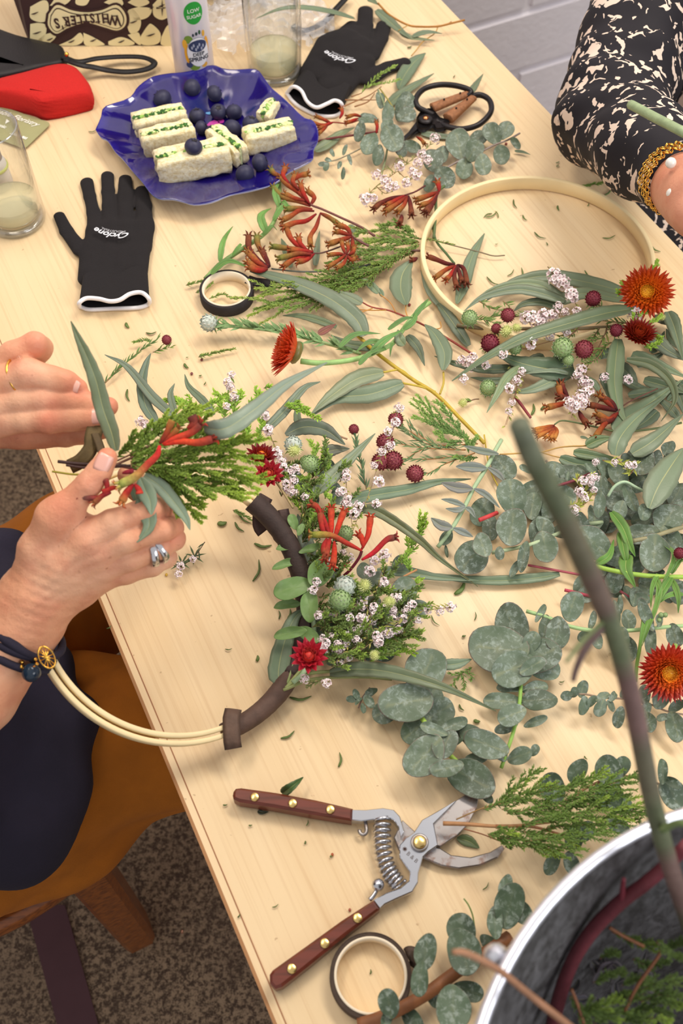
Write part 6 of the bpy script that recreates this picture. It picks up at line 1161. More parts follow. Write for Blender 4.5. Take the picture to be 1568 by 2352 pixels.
for (x, y, r, a, h, sq) in ((820,1180,66,120,.02,.8),(900,1240,80,60,.024,.85),(1080,1290,90,40,.030,.9),(1100,1380,80,340,.034,.7),(860,1380,66,200,.022,.7),(780,1500,70,220,.02,.8),(1160,1420,80,0,.02,.8),(700,1560,60,180,.02,.8),(930,1690,90,340,.014,.9),(620,1620,60,160,.02,.8),(1050,1120,60,40,.016,.8),(640,660,50,30,.02,.8)): ROUND(R1, 'E', x, y, r, a, h, .25, sq)
# heath in the wreath
for pts, yl in (([(480,900),(400,760),(350,700)],1), ([(520,840),(430,700),(380,620)],1), ([(500,760),(450,600),(410,560)],1), ([(560,700),(590,560),(570,380)],1), ([(500,560),(500,420),(470,320)],1), ([(560,640),(580,500),(560,370)],1), ([(480,880),(470,800),(440,700)],1), ([(570,900),(600,760),(590,680)],1), ([(1080,1330),(1110,1260),(1200,1230)],1), ([(960,1330),(1060,1290),(1180,1310)],1), ([(1120,1180),(1090,1090),(1120,950)],1), ([(1060,1130),(1150,960),(1215,800)],1), ([(1150,1010),(1180,900),(1210,820)],1),
   ([(760,1740),(900,1700),(1040,1600),(1170,1620)],1), ([(900,1700),(1000,1640),(1120,1550)],1), ([(850,1760),(960,1720),(1140,1700)],1), ([(700,1780),(800,1800),(880,1790)],1), ([(920,1660),(1050,1680),(1150,1720)],1), ([(600,1800),(700,1700),(860,1600),(1000,1500)],0), ([(560,1780),(640,1600),(760,1420)],0), ([(600,1500),(620,1360),(680,1300)],0), ([(620,1780),(780,1640),(960,1560)],0), ([(560,1700),(560,1560),(600,1420)],0), ([(640,1700),(700,1560),(800,1460)],0), ([(700,1740),(820,1700),(980,1680)],0), ([(620,1680),(760,1560),(900,1440),(1000,1380)],0), ([(500,1300),(560,1200),(600,1120)],0), ([(700,1500),(820,1400),(900,1350)],0), ([(600,1200),(640,1100),(700,1000)],0), ([(560,1880),(500,1900),(440,1940)],0)):
    SPRIG(R1, 'E', [(a, b, .034 if b < 900 else .026) for a, b in pts], 44, .9 if yl else .6, w=8, c0=(84,118,44) if yl else (88,100,52), c1=(140,180,56) if yl else (124,136,72), tipc=(166,200,60) if yl else None, nw=.12 if yl else .09, sub=4)
# blossoms
WF = [(160,160,28),(185,250,30),(245,395,28),(250,420,26),(275,460,28),(285,495,26),(330,520,28),(370,505,28),(350,580,30),(300,600,22),(345,655,26),(310,640,24),(430,690,22),(700,525,22),(695,560,26),(670,655,26),(700,735,30),(780,750,30),(750,800,30),(895,735,26),(910,590,32),(880,480,22),(985,350,28),(930,390,26),(970,260,24),(1020,205,28),(1045,105,28),(720,1090,28),(880,1105,28),(950,1065,30),(940,1100,26),(850,1175,32),(740,1285,24),(800,1340,36),(805,1380,28),(805,1410,22),(880,1465,30),(870,1500,24),(815,1490,28),(715,1495,20),(795,1555,30),(760,1570,28),(700,1600,30),(600,1610,24),(630,1605,20),(905,1590,28),(905,1625,30),(970,1580,30),(1000,1570,26),(1040,1560,24),(1070,1485,28),(1010,1450,24),(1000,1490,24),(1165,1490,26),(1230,1425,26),(1310,1435,26),(1380,1410,28),(650,1695,32),(700,1650,22),(715,1740,22),(660,1780,20),(570,1910,26),(425,1880,26),(600,1460,18),(540,1480,20),(680,1050,18),(650,660,20),(710,700,24)]
for (x, y, r) in WF: FLOC(R1, 'E', x, y, r*.95, .042 if y < 900 else .036)
for pts in ([(160,150),(200,280),(260,420),(340,600),(420,800)], [(1045,90),(980,330),(920,440),(850,660),(760,860),(730,960)], [(700,530),(700,640),(720,760),(740,900)], [(780,1340),(860,1480),(760,1600),(620,1780)], [(1390,1410),(1230,1430),(1050,1480),(820,1620),(640,1770)], [(940,1060),(930,1180),(890,1320)], [(1080,1480),(960,1570),(760,1720)]): SPRIG(R1, 'E', [(a, b, .038) for a, b in pts], 60, .22, w=7, c0=(120,130,60), c1=(170,160,80), nw=.09, scol=(150,124,100))
for (x, y, r) in ((358,385,46),(820,1270,46),(975,1375,40),(885,1725,34),(1000,1375,26)): FLOC(R1, 'E', x, y, r, .044, cream=True, label='cream tufted flower head')
for (x, y, r, k) in ((350,345,58,'white'),(458,470,58,'green'),(690,930,56,'green'),(690,1275,72,'white'),(660,1365,76,'green')): BALL(R1, 'E', x, y, r, k, .042)
STRAW(R1, 'E', 452, 1735, 135, .046, closed=.95, rings=5, wide=1, ax=(.05, -.15, 1), cols=((160,16,46),(196,44,52),(240,170,130)), eye=(206,60,50))
STRAW(R1, 'E', 140, 430, 115, .056, closed=.9, rings=5, wide=1, ax=(.2, .2, 1), cols=((90,10,20),(150,26,20),(220,90,30)), eye=(226,120,40)); STRAW(R1, 'E', 190, 540, 110, .058, closed=.95, rings=5, wide=1, ax=(.1, -.3, 1), cols=((140,16,36),(186,40,50),(230,150,120)), eye=(200,80,50))
for p_, c in (([(600,960),(560,860),(510,760),(480,740)],((130,16,20),(164,34,28),(140,70,40))), ([(600,950),(600,860),(600,770)],((150,24,18),(192,50,24),(166,66,36))), ([(620,960),(650,870),(680,790)],((150,24,18),(192,50,24),(166,66,36))), ([(560,940),(540,880),(530,800)],((130,16,20),(164,34,28),(140,70,40))), ([(570,960),(550,1020),(560,1060)],((130,16,20),(164,34,28),(140,70,40))), ([(620,980),(620,1060),(610,1130)],((150,24,18),(192,50,24),(166,66,36))), ([(800,1040),(700,990),(600,940),(480,935)],((170,30,30),(170,60,40),(140,150,60))), ([(800,1030),(840,940),(850,880),(855,830)],((150,24,18),(192,50,24),(166,66,36))), ([(810,1020),(800,960),(785,940)],((150,24,18),(192,50,24),(166,66,36))), ([(800,1100),(880,1050),(960,970),(1010,955)],((190,16,40),(160,24,30),(110,60,50))), ([(590,960),(580,1000),(560,1090)],((130,16,20),(164,34,28),(140,70,40)))): PAW(R1, 'E', p_, 42, .056, c, name='kangaroo_paw_tube')
STEM(R1, 'E', [(640,1240,.03),(720,1170,.04),(780,1090,.05),(800,1040,.054)], 20, col=(110,24,44), name='sprig_stem'); STEM(R1, 'E', [(630,1240,.03),(680,1150,.04),(720,1110,.04)], 14, col=(150,30,40), name='sprig_stem')
STEM(R1, 'E', [(880,1330,.02),(990,1300,.03),(1060,1220,.03),(1160,1165,.03)], 14, col=(176,130,80), name='sprig_stem'); STEM(R1, 'E', [(240,590,.05),(300,680,.05),(350,760,.05)], 16, col=(150,130,90), name='sprig_stem')
FILL = [(640,1640),(720,1600),(600,1500),(700,1480),(800,1500),(900,1520),(1000,1440),(640,1360),(740,1380),(860,1400),(960,1400),(560,1260),(640,1180),(560,1120),(600,1040),(900,1620),(800,1640),(1020,1600),(1080,1520),(1100,1400),(560,1600),(520,1700),(600,1740),(700,1700),(820,1700),(940,1240),(860,1300),(1000,1340),(480,1120),(520,980),(440,960),(420,840),(480,760),(360,760),(420,640),(300,700),(380,560),(480,540),(240,600),(560,460),(640,600),(300,480),(620,520),(660,780),(560,820)]
for (x, y, r) in ((700,1500,84),(850,1450,80),(950,1550,86),(800,1620,90),(1050,1500,76),(640,1560,80),(1100,1400,80),(760,1320,70),(980,1650,80),(680,1680,70),(480,700,60),(640,700,60),(560,820,60),(380,600,54),(520,500,60)): ROUND(R1, 'E', x, y, r, rnd.uniform(0, 360), .008+rnd.random()*.012, .35, .75)
FILL += [f for f in FILL if f[1] > 1200]+[(440,1000),(470,1100),(500,1180),(470,1280),(520,1360),(480,1450),(540,1480),(500,1560),(460,1640),(540,1660),(450,900),(500,1240),(560,1560),(520,1420),(420,1060),(500,1620)]
for k, (x, y) in enumerate(FILL+FILL):      # filling heath, leaves and blossoms packed along the arc
    x += rnd.uniform(-30, 30); y += rnd.uniform(-30, 30); a = rnd.uniform(-.6, 1.5)-(0 if y < 1500 else .3); L_ = rnd.uniform(110, 190)
    if k % 6 == 0: ROUND(R1, 'E', x, y, rnd.uniform(40, 66), rnd.uniform(0, 360), .012+.01*rnd.random(), .4, .7)
    elif k % 6 == 3 and y > 900: FLOC(R1, 'E', x+20, y, 24, .040)
    else: SPRIG(R1, 'E', [(x, y, .030), (x+L_*.5*cos(a), y-L_*.5*sin(a), .038), (x+L_*cos(a+.2), y-L_*sin(a+.2), .042)], 46, .9, w=7, c0=(66,88,42), c1=(108,132,60), tipc=(146,176,64) if k % 3 == 1 else None, nw=.11, sub=3)
# back of the wreath: leaves and heath behind the held bunch, seen at upper left
for pts, w, h, c in (([(550,430),(400,300),(240,110),(105,38)],62,.06,(108,134,116)), ([(420,450),(350,340),(330,200),(355,90),(382,30)],72,.055,(98,122,108)), ([(530,400),(500,280),(525,210)],44,.05,(104,128,110)), ([(760,400),(690,310),(610,230),(585,155)],52,.05,(100,126,104)), ([(1280,480),(1260,400),(1275,260)],50,.02,GE), ([(1060,500),(1180,380),(1300,240),(1400,200)],64,.04,(98,122,104))): LEAF(R1, 'Q', pts, w, h, col=c, n=18, name='gum_leaf')
for pts in ([(640,480),(560,330),(455,315)], [(700,420),(760,330),(820,300)], [(820,420),(850,320),(760,260)], [(860,440),(900,330),(930,270)], [(900,450),(1000,330),(1040,260)], [(700,500),(640,360),(540,300)], [(960,560),(960,460),(1000,380)], [(1000,600),(1040,500),(1060,420)], [(860,560),(900,460),(980,420)], [(1200,360),(1300,380),(1400,430)], [(1060,240),(1100,230)], [(820,400),(800,360),(780,310)], [(1180,350),(1260,340),(1330,390)]): SPRIG(R1, 'Q', [(a, b, .045) for a, b in pts], 44, 1.0, w=7, c0=(90,128,44), c1=(146,186,56), tipc=(166,204,60), nw=.13, sub=4)
for (x, y, r) in ((320,440,24),(345,455,24),(355,480,18),(385,475,22),(868,160,18),(845,205,22),(860,235,22),(880,290,22),(1070,405,22),(1085,490,24),(840,350,18)): FLOC(R1, 'Q', x, y, r, .05)
SPRIG(R1, 'Q', [(868,155,.05),(850,220,.05),(880,300,.05),(900,400,.045)], 60, .15, w=5, scol=(120,90,80)); STEM(R1, 'Q', [(1330,385,.03),(1400,460,.03),(1500,520,.02),(1560,545,.015)], 12, col=(176,140,110), name='sprig_stem')
# ================================================================ BUNCH HELD IN THE FINGERS
def DQ(fr, pts, z):  # keep a pixel place but lift it off the table to a viewing depth
    q = fx(fr, [p[:2] for p in pts]); zz = [p[2] if len(p) > 2 else z for p in pts]; return [D(u, v, d) for (u, v), d in zip(q, zz)]
hb = thing('held_bunch', D(265, 1070, .725), 'bunch of heath, red kangaroo paw and gum leaves pinched in the lower hand', 'bouquet')
_P = P
def lifted(z):     # heights are replaced by the height that gives depth z along the same sight line
    global P
    def P(u, v, h=0): return D(u, v, z+ (h if abs(h) < .2 else 0))
def onplane_again():
    global P
    P = _P
lifted(.735)
for pts, w, c in (([(120,1083),(180,1090),(250,1082)],5,(150,140,40)), ([(133,1060),(190,1066),(290,1070)],8,(60,36,34)), ([(152,1068),(200,1074),(300,1070)],7,(70,44,40)), ([(260,1070),(330,1040),(420,1010)],6,(130,90,70)), ([(260,1068),(330,1080),(430,1090)],6,(100,60,50)), ([(265,1060),(320,1035),(380,1010)],4,(130,90,70))): STEM(hb, 'Z', [(a, b, .0) for a, b in pts], w, .0, col=c)
HL = [([(300,1050),(350,1000),(420,960),(480,930)],.00), ([(300,1055),(380,1010),(460,980),(540,960)],.0), ([(300,1062),(400,1040),(500,1020),(590,1000)],-.005), ([(300,1066),(420,1060),(520,1050),(600,1050)],-.008), ([(300,1070),(420,1080),(520,1090),(605,1110)],-.006), ([(300,1070),(400,1095),(480,1120),(560,1130)],.0), ([(320,1075),(390,1120),(420,1160),(470,1190)],.006), ([(330,1060),(440,1040),(540,1020),(570,1010)],-.012), ([(300,1060),(360,1030),(450,1000),(500,985)],-.01), ([(340,1080),(430,1110),(500,1130),(590,1135)],-.01), ([(310,1072),(400,1075),(500,1070),(585,1080)],-.012), ([(340,1050),(400,990),(430,960),(450,930)],.006), ([(380,1090),(430,1140),(470,1160)],.004), ([(300,1050),(330,1010),(370,980),(420,930)],.004), ([(270,1050),(320,1000),(380,960)],.006), ([(400,1075),(480,1105),(560,1110),(610,1090)],0), ([(380,1040),(470,1030),(560,1040)],-.014), ([(390,1060),(480,1000),(560,980)],-.014)]
for i, (pts, dz) in enumerate(HL): SPRIG(hb, 'Z', [(a, b, dz) for a, b in pts], 16, 1.9, w=4, c0=(78,106,40), c1=(124,152,52), tipc=(172,200,60), nw=.14, sub=5, scol=(150,120,80))
onplane_again(); lifted(.715)
for i, (p_, c, w) in enumerate((([(1150,940),(1200,860),(1240,770)],ORG,50), ([(1170,935),(1230,880),(1280,830)],ORG,40), ([(1170,940),(1260,900),(1370,860),(1440,800)],((200,40,26),(190,60,36),(110,50,40)),56), ([(1180,945),(1300,920),(1420,930),(1530,905)],((206,40,28),(206,70,36),(130,50,40)),56), ([(1350,830),(1400,790),(1380,740)],((150,40,26),(130,50,36),(90,40,36)),70),
    ([(1150,950),(1130,1020),(1060,1090),(980,1170),(870,1230)],((196,20,30),(180,60,44),(168,180,90)),62), ([(760,1300),(700,1330),(590,1320)],((120,14,24),(130,30,30),(120,80,70)),44), ([(770,1290),(770,1230),(755,1195)],((120,14,24),(150,30,30),(120,60,50)),44), ([(800,1290),(740,1310),(680,1360)],((120,14,24),(140,30,30),(150,90,50)),44), ([(960,1230),(910,1290),(880,1350)],((140,14,24),(170,40,30),(180,120,60)),56), ([(970,1230),(1000,1270),(1005,1300)],((140,14,24),(170,40,30),(190,60,40)),50), ([(850,1250),(800,1260),(740,1290)],((180,60,30),(170,40,30),(150,30,24)),40), ([(880,1150),(930,1140),(960,1140)],((120,14,30),(130,24,40),(120,24,40)),40))): PAW(hb, 'H', [(a, b, -.004) for a, b in p_], w, .0, c, claw=i in (1, 2, 3, 5, 6, 8, 9))
LEAF(hb, 'H', [(1040,1165),(1160,1250),(1270,1380),(1340,1480),(1368,1560)], 105, .01, col=(130,154,134), n=18); LEAF(hb, 'H', [(1010,1180),(1040,1260),(1080,1350),(1090,1450)], 130, .004, col=(134,160,140), n=14, tip=.85); LEAF(hb, 'H', [(1000,1330),(1060,1430),(1070,1540),(985,1650)], 130, .008, col=(126,156,130), n=14); LEAF(hb, 'H', [(960,1250),(980,1330),(1010,1400)], 60, .012, col=(100,124,104))
LEAF(hb, 'Q', [(700,480,.0),(830,480,-.01),(1000,370,.0),(1200,210,.03),(1440,85,.06)], 125, col=(126,150,136), n=24, fold=.05)
onplane_again(); lifted(.722)
t = thing('gum_leaf', D(258, 1030, .722), 'long dark olive gum leaf standing up between the two hands', 'leaf')
LEAF(t, 'H', [(835,990),(800,850),(740,680),(690,480),(620,300),(560,170),(510,55)], 122, .0, col=(96,112,86), n=26, fold=.12, tip=.6, name='blade')
tp = thing('tape_strip', D(215, 990, .745), 'brown stem tape strip hanging from the upper hand\'s fingertips', 'tape')
m = MB(); q = [D(u, v, z) for u, v, z in ((222,975,.752),(214,1000,.748),(208,1030,.746),(186,1058,.742),(160,1072,.742))]; m.tube(smoothpath(q, 14), [pxm('Z', 19, q[0])]*6+[pxm('Z', 17, q[0])]*8, 6, srgb(96, 78, 44), flat=.06, up=(.5, -.2, 1)); build('strip', m, MT['tape'], tp)
m = MB(); q = [D(u, v, z) for u, v, z in ((214,985,.75),(228,1020,.746),(240,1060,.742))]; m.tube(smoothpath(q, 10), pxm('Z', 10, q[0]), 6, srgb(86, 68, 40), flat=.06, up=(.5, -.2, 1)); build('strip', m, MT['tape'], tp)
onplane_again()
# ================================================================ PLANTS: middle and right of the table, near side
t = TH('bud_sprig', 'E', 1100, 400, 'sprig of dark pink scaly buds with long needle leaves in mid table', 'flower')
for pts in ([(1560,340),(1300,350),(1150,310),(1040,210)], [(1480,380),(1250,370),(1100,350),(960,320)], [(1450,420),(1250,440),(1120,440),(1000,440)], [(1540,400),(1350,470),(1240,530),(1160,540)], [(1300,360),(1200,300),(1100,200)], [(1250,350),(1150,400),(1050,470)], [(1200,320),(1120,260),(1060,240)]): SPRIG(t, 'E', [(a, b, .012) for a, b in pts], 92, .55, w=10, c0=(72,100,58), c1=(110,136,86), nw=.05, scol=(170,120,70), ang=.5)
for (x, y, r) in ((1022,180,50),(955,330,60),(1005,450,64),(925,455,60),(1148,535,58)): BALL(t, 'E', x, y, r, 'red', .018, ax=(-8, 0))
t = TH('heath_sprig', 'E', 1300, 200, 'feathery bright green heath sprig behind the dark pink buds', 'foliage')
for pts in ([(1500,320),(1380,240),(1240,120),(1160,20)], [(1480,300),(1340,260),(1230,200),(1140,160)], [(1490,310),(1400,200),(1340,120),(1290,60)], [(1460,330),(1360,330),(1280,260)], [(1500,380),(1530,330),(1560,290)], [(1500,400),(1490,340),(1480,290)], [(1560,430),(1480,440),(1400,430)], [(1480,300),(1300,220),(1150,60)]): SPRIG(t, 'E', [(a, b, .014) for a, b in pts], 34, 1.3, w=7, c0=(70,104,48), c1=(116,150,72), tipc=(140,176,70), sub=6, nw=.1)
t = TH('bud_sprig', 'E', 780, 400, 'single pink-tipped bud on an upright needle-leaved stem left of its darker kin', 'flower')
SPRIG(t, 'E', [(830,640,.006),(800,500,.010),(770,380,.014),(750,260,.016)], 80, .8, w=9, c0=(70,98,66), c1=(100,128,86), nw=.07, ang=.5); BALL(t, 'E', 748, 245, 34, 'red', .018)
t = TH('bud_sprig', 'H', 1150, 250, 'sprig with a pink bud lying above the hands near the left glove', 'flower')
SPRIG(t, 'H', [(755,500,.005),(880,380,.006),(1010,270,.008),(1130,190,.010)], 90, .6, w=14, c0=(70,104,50), c1=(104,136,66), nw=.06, ang=.5); SPRIG(t, 'H', [(1090,200,.008),(1030,195,.008),(965,210,.006)], 40, 1.3, w=6); SPRIG(t, 'H', [(1100,280,.008),(1160,260,.010),(1240,240,.010)], 80, .8, w=7, nw=.06); BALL(t, 'H', 1200, 190, 36, 'red', .014)
t = TH('withered_sprig', 'H', 1330, 1780, 'small star-shaped sprig with tiny blossoms near the rings of the lower hand', 'twig')
SPRIG(t, 'H', [(1475,1645,.012),(1410,1740,.008),(1340,1800,.006),(1290,1830,.005)], 90, .30, w=7, nw=.07, c0=(60,74,50), c1=(84,96,56), scol=(100,70,50))
for (x, y) in ((1310,1800), (1400,1750)):
    c = P(*fx('H', [(x, y)])[0], .006); m = MB()
    for k in range(7): a = k*.9+.2; d = Vector((cos(a), sin(a), .12)); needle(m, c, d, pxm('H', 100, c)*rnd.uniform(.7, 1), .0009, srgb(70, 84, 50), srgb(90, 104, 56), Vector((0, 0, 1)))
    build('narrow_leaves', m, MT['leaf'], t, kind='stuff', smooth=False)
for (x, y, r) in ((1285,1880,22),(1300,1820,24),(1390,1770,20)): FLOC(t, 'H', x, y, r, .01)
t = TH('clipping', 'G', 290, 60, 'short sprig with a cream tuft on bare table left of the tall branch tip', 'twig'); STEM(t, 'G', [(300,65),(350,45),(380,42)], 7, .005, col=(120,90,60)); FLOC(t, 'G', 285, 65, 28, .008, cream=True); SPRIG(t, 'G', [(340,50,.006),(310,55,.006),(270,70,.006)], 34, .8, w=4)
# --- round-leaved gum branches
def branch(name, fr, label, stem, sw, leaves, scol=(160,186,150), h=.01, til=.22, group='round-leaved gum branches', var=None, dark=False, **k):
    t = TH(name, fr, *stem[len(stem)//2][:2], label, 'gum branch', group); STEM(t, fr, stem, sw, h, col=scol, **k)
    for L in leaves: x, y, r, a, hz, sq = L[:6]; ROUND(t, fr, x, y, r, a, hz, til, sq, L[6] if len(L) > 6 else var, side=L[7] if len(L) > 7 else 0, dark=dark)
    return t
t = branch('round_gum_branch', 'G', 'gum branch with pale straight stem and edge-on leaf pairs left of the tall branch', [(510,280,.014),(470,350,.016),(430,430,.018),(350,560,.018),(300,660,.016),(220,800,.014),(140,905,.010)], 26,
  [(525,440,92,310,.010,.75,0),(395,700,96,250,.010,.8,4),(445,790,80,270,.008,.7,1),(190,850,50,230,.012,.75,0),(190,930,36,280,.006,.4,3)], scol=(160,192,150))
for pts, w in (([(495,362),(390,345),(290,315)],46), ([(425,445),(330,440),(245,435)],66), ([(430,440),(490,480),(530,525)],40), ([(345,565),(250,560),(160,530)],68), ([(350,565),(420,600),(500,675)],40), ([(300,665),(230,640),(160,625)],36), ([(300,670),(250,690),(185,680)],36), ([(225,790),(160,780),(100,735)],66), ([(228,795),(290,820),(345,845)],46), ([(300,675),(330,690),(360,735)],34)): LEAF(t, 'G', pts, w, .022, col=(118,132,132), tip=.85, fold=.25, n=12)
branch('round_gum_branch', 'G', 'silvery gum branch with broad folded leaves passing under the tall branch', [(455,938,.014),(560,918,.014),(680,890,.016),(820,835,.016),(960,780,.014),(1100,760,.012)], 24,
  [(335,965,112,230,.016,.9,0),(400,895,78,110,.030,.8,4),(570,790,112,80,.022,.85,0),(640,960,96,260,.018,.45,3),(590,1030,60,240,.012,.5,3),(740,820,92,70,.014,.9,1),(765,905,98,280,.018,.8,0),(950,790,108,120,.022,.8,4),(1045,880,120,320,.026,.75,0),(690,660,90,80,.01,.7),(800,690,80,60,.01,.8),(570,610,108,100,.022,.9,1),(500,940,40,280,.02,.7)], scol=(170,190,150))
branch('round_gum_branch', 'G', 'gum branch with leathery leaves peeping out behind the tall branch near its tip', [(900,600,.008),(850,520,.010),(800,440,.010),(770,400,.010)], 14,
  [(815,485,86,90,.014,.9,1),(880,600,70,330,.012,.8,0),(690,560,70,200,.01,.7,1),(760,600,70,240,.010,.8,1),(650,450,40,150,.008,.6,1),(895,500,40,80,.016,.4,3),(730,700,70,220,.006,.8)], scol=(150,120,110))
t = branch('round_gum_branch', 'G', 'dense grey-green gum branch with hanging leaves right of the tall branch', [(1130,610,.03),(1170,550,.036),(1230,525,.038),(1300,560,.036),(1360,590,.03)], 18,
  [(1090,545,62,90,.034,.75,1),(1080,660,78,270,.036,.5,0),(1200,640,92,200,.024,.8,0),(1260,620,84,300,.030,.55,3),(1320,400,105,100,.026,.85,0),(1260,420,70,140,.02,.6),(1400,500,88,280,.022,.6),(1200,690,60,250,.03,.8,1),(1340,700,56,260,.036,.8,1),(1110,440,66,110,.016,.8),(1040,460,60,140,.024,.5,3),(1400,400,70,60,.018,.7),(1480,330,60,60,.014,.7),(1500,400,56,320,.016,.7)], scol=(170,196,160), til=.35)
for k in range(54):
    x = 760+rnd.random()*800; y = 430+rnd.random()*760
    if x < 900 and y > 950 or (x < 860 and y < 520): continue
    ROUND(t, 'G', x, y, rnd.uniform(50, 92), rnd.uniform(0, 360), rnd.uniform(.003, .016), .4, rnd.uniform(.6, .95))
branch('round_gum_branch', 'G', 'gum branch with a dull brown stem and wide bluish leaves at the right edge', [(1270,870,.03),(1390,845,.03),(1480,815,.028),(1600,780,.024)], 26,
  [(1400,940,112,270,.028,.85,0),(1330,830,100,190,.024,.8,4),(1480,740,112,60,.024,.85,0),(1470,850,90,320,.020,.9,1),(1540,700,80,60,.016,.8,4),(1300,900,80,220,.016,.7),(1560,870,70,340,.014,.8),(1530,600,80,60,.012,.8)], scol=(150,140,104), til=.3)
branch('round_gum_branch', 'G', 'gum branch on thin red stem with muted grey leaves under the tall branch', [(665,1010,.006),(800,1035,.008),(960,1065,.010),(1100,1100,.012),(1200,1160,.012),(1300,1225,.010)], 15,
  [(980,1130,70,250,.010,.8,1),(1165,1110,72,80,.016,.8,0),(1130,1170,60,200,.012,.7,1),(1200,1240,60,270,.02,.4,3),(1290,1190,60,80,.014,.7,1),(1250,1330,60,280,.014,.8,1),(1330,1200,50,340,.014,.7)], scol=(160,80,90))
branch('round_gum_branch', 'G', 'gum branch whose pale green stem runs level across the tall branch', [(655,1278,.012),(780,1315,.014),(900,1365,.018),(1060,1393,.020),(1250,1392,.022),(1480,1370,.022),(1600,1362,.02)], 24,
  [(740,1290,62,60,.014,.45,3),(765,1370,70,260,.012,.6,1),(920,1250,90,75,.024,.8,0),(835,1410,100,260,.024,.75,0),(1180,1290,80,100,.030,.35,3),(1010,1420,60,200,.012,.7,1),(1350,1300,98,120,.034,.4,0),(1380,1450,100,270,.026,.45,3),(1200,1450,80,250,.02,.8,1),(1240,1500,80,280,.014,.8,0),(1520,1420,70,280,.022,.8,1),(1040,1330,56,80,.02,.5,3),(1060,1440,60,300,.016,.7),(1430,1330,40,90,.034,.6,1)], scol=(170,200,140))
branch('round_gum_branch', 'K', 'gum branch with big leaf pairs running down the table centre', [(855,225,.012),(858,330,.014),(855,420,.016),(846,530,.016),(820,640,.014),(790,730,.012),(768,795,.008)], 17,
  [(815,165,96,110,.012,.85,4),(755,270,128,170,.018,.9,0),(825,355,104,200,.022,.85,1),(905,345,62,30,.026,.6,0),(940,300,92,20,.020,.9,0),(900,240,52,60,.022,.8,1),(950,350,80,340,.014,.8,1),(810,440,64,170,.014,.45,1),(920,440,60,10,.014,.55,1),(775,500,86,175,.012,.5,1),(935,495,76,0,.016,.7,4),(815,560,66,200,.024,.8,1),(790,615,54,200,.010,.5,0),(920,590,54,20,.014,.5,3),(650,660,72,150,.018,.75,4),(700,690,100,160,.022,.65,0),(745,700,70,120,.014,.6,1),(660,750,52,190,.012,.55,4),(850,740,56,20,.014,.75,1),(915,715,28,60,.010,.8,1)], scol=(150,190,90))
branch('round_gum_branch', 'K', 'gum branch with a lime green cut stem end, nearest the open secateur blade', [(395,540,.018),(440,605,.020),(480,665,.020),(540,735,.018),(590,780,.016),(628,808,.012)], 22,
  [(430,370,112,60,.018,.85,0),(350,505,120,190,.024,.8,4),(440,505,90,60,.016,.8,1),(490,550,80,30,.014,.9,1),(265,545,68,200,.012,.85,1),(395,620,78,220,.014,.85,1),(430,740,104,225,.026,.8,0),(520,690,72,60,.028,.8,4),(560,605,64,20,.022,.6,3),(470,625,62,160,.030,.5,1),(635,840,112,330,.016,.75,0),(530,795,74,190,.028,.6,4),(700,915,42,310,.008,.55,1),(585,650,50,60,.016,.8)], scol=(160,196,80))
t = TH('small_gum_branch', 'K', 1200, 480, 'gum sprig with small mottled leaves between the tall branch and the gum leaf pairs', 'gum branch', 'round-leaved gum branches')
STEM(t, 'K', [(1040,475,.010),(1130,468,.014),(1220,485,.014),(1320,490,.012),(1420,512,.012),(1500,545,.012),(1580,560,.01)], 9, col=(150,130,110))
for (x, y, r, a, sq) in ((1055,475,30,180,.8),(1090,460,24,90,.8),(1125,445,38,80,.7),(1130,520,42,270,.7),(1165,500,30,60,.7),(1205,530,40,260,.7),(1215,480,38,30,.6),(1260,480,34,60,.6),(1285,570,48,260,.7),(1250,520,28,300,.7),(1310,460,30,60,.6),(1400,470,44,80,.7),(1420,590,44,280,.8),(1400,540,40,240,.6),(1470,490,50,60,.8),(1535,610,66,280,.75),(1480,570,30,200,.6),(1540,520,40,30,.6),(1350,520,36,280,.6)): ROUND(t, 'K', x, y, r, a, .016, .5, sq)
t = TH('small_gum_branch', 'K', 150, 500, 'purplish shrivelled gum tip beside the lower strawflower stems', 'gum branch', 'round-leaved gum branches')
STEM(t, 'K', [(190,440),(160,480),(140,530)], 7, .010, col=(140,110,100))
for (x, y, r, a) in ((110,490,26,190),(130,470,24,120),(160,530,24,280),(185,500,34,300),(195,460,30,30),(140,500,22,230)): ROUND(t, 'K', x, y, r, a, .014, .5, .7, dark=True)
t = TH('heath_tip', 'K', 600, 390, 'dark green heath tip between the round leaves, under the gum leaf', 'foliage', 'loose heath tips')
for pts in ([(640,350),(600,375),(540,380)], [(600,375),(570,400),(545,440)], [(600,380),(605,420),(600,450)], [(610,370),(640,390),(632,410)]): SPRIG(t, 'K', [(a, b, .010) for a, b in pts], 26, 1.0, w=5, c0=(66,96,40), c1=(110,140,60))
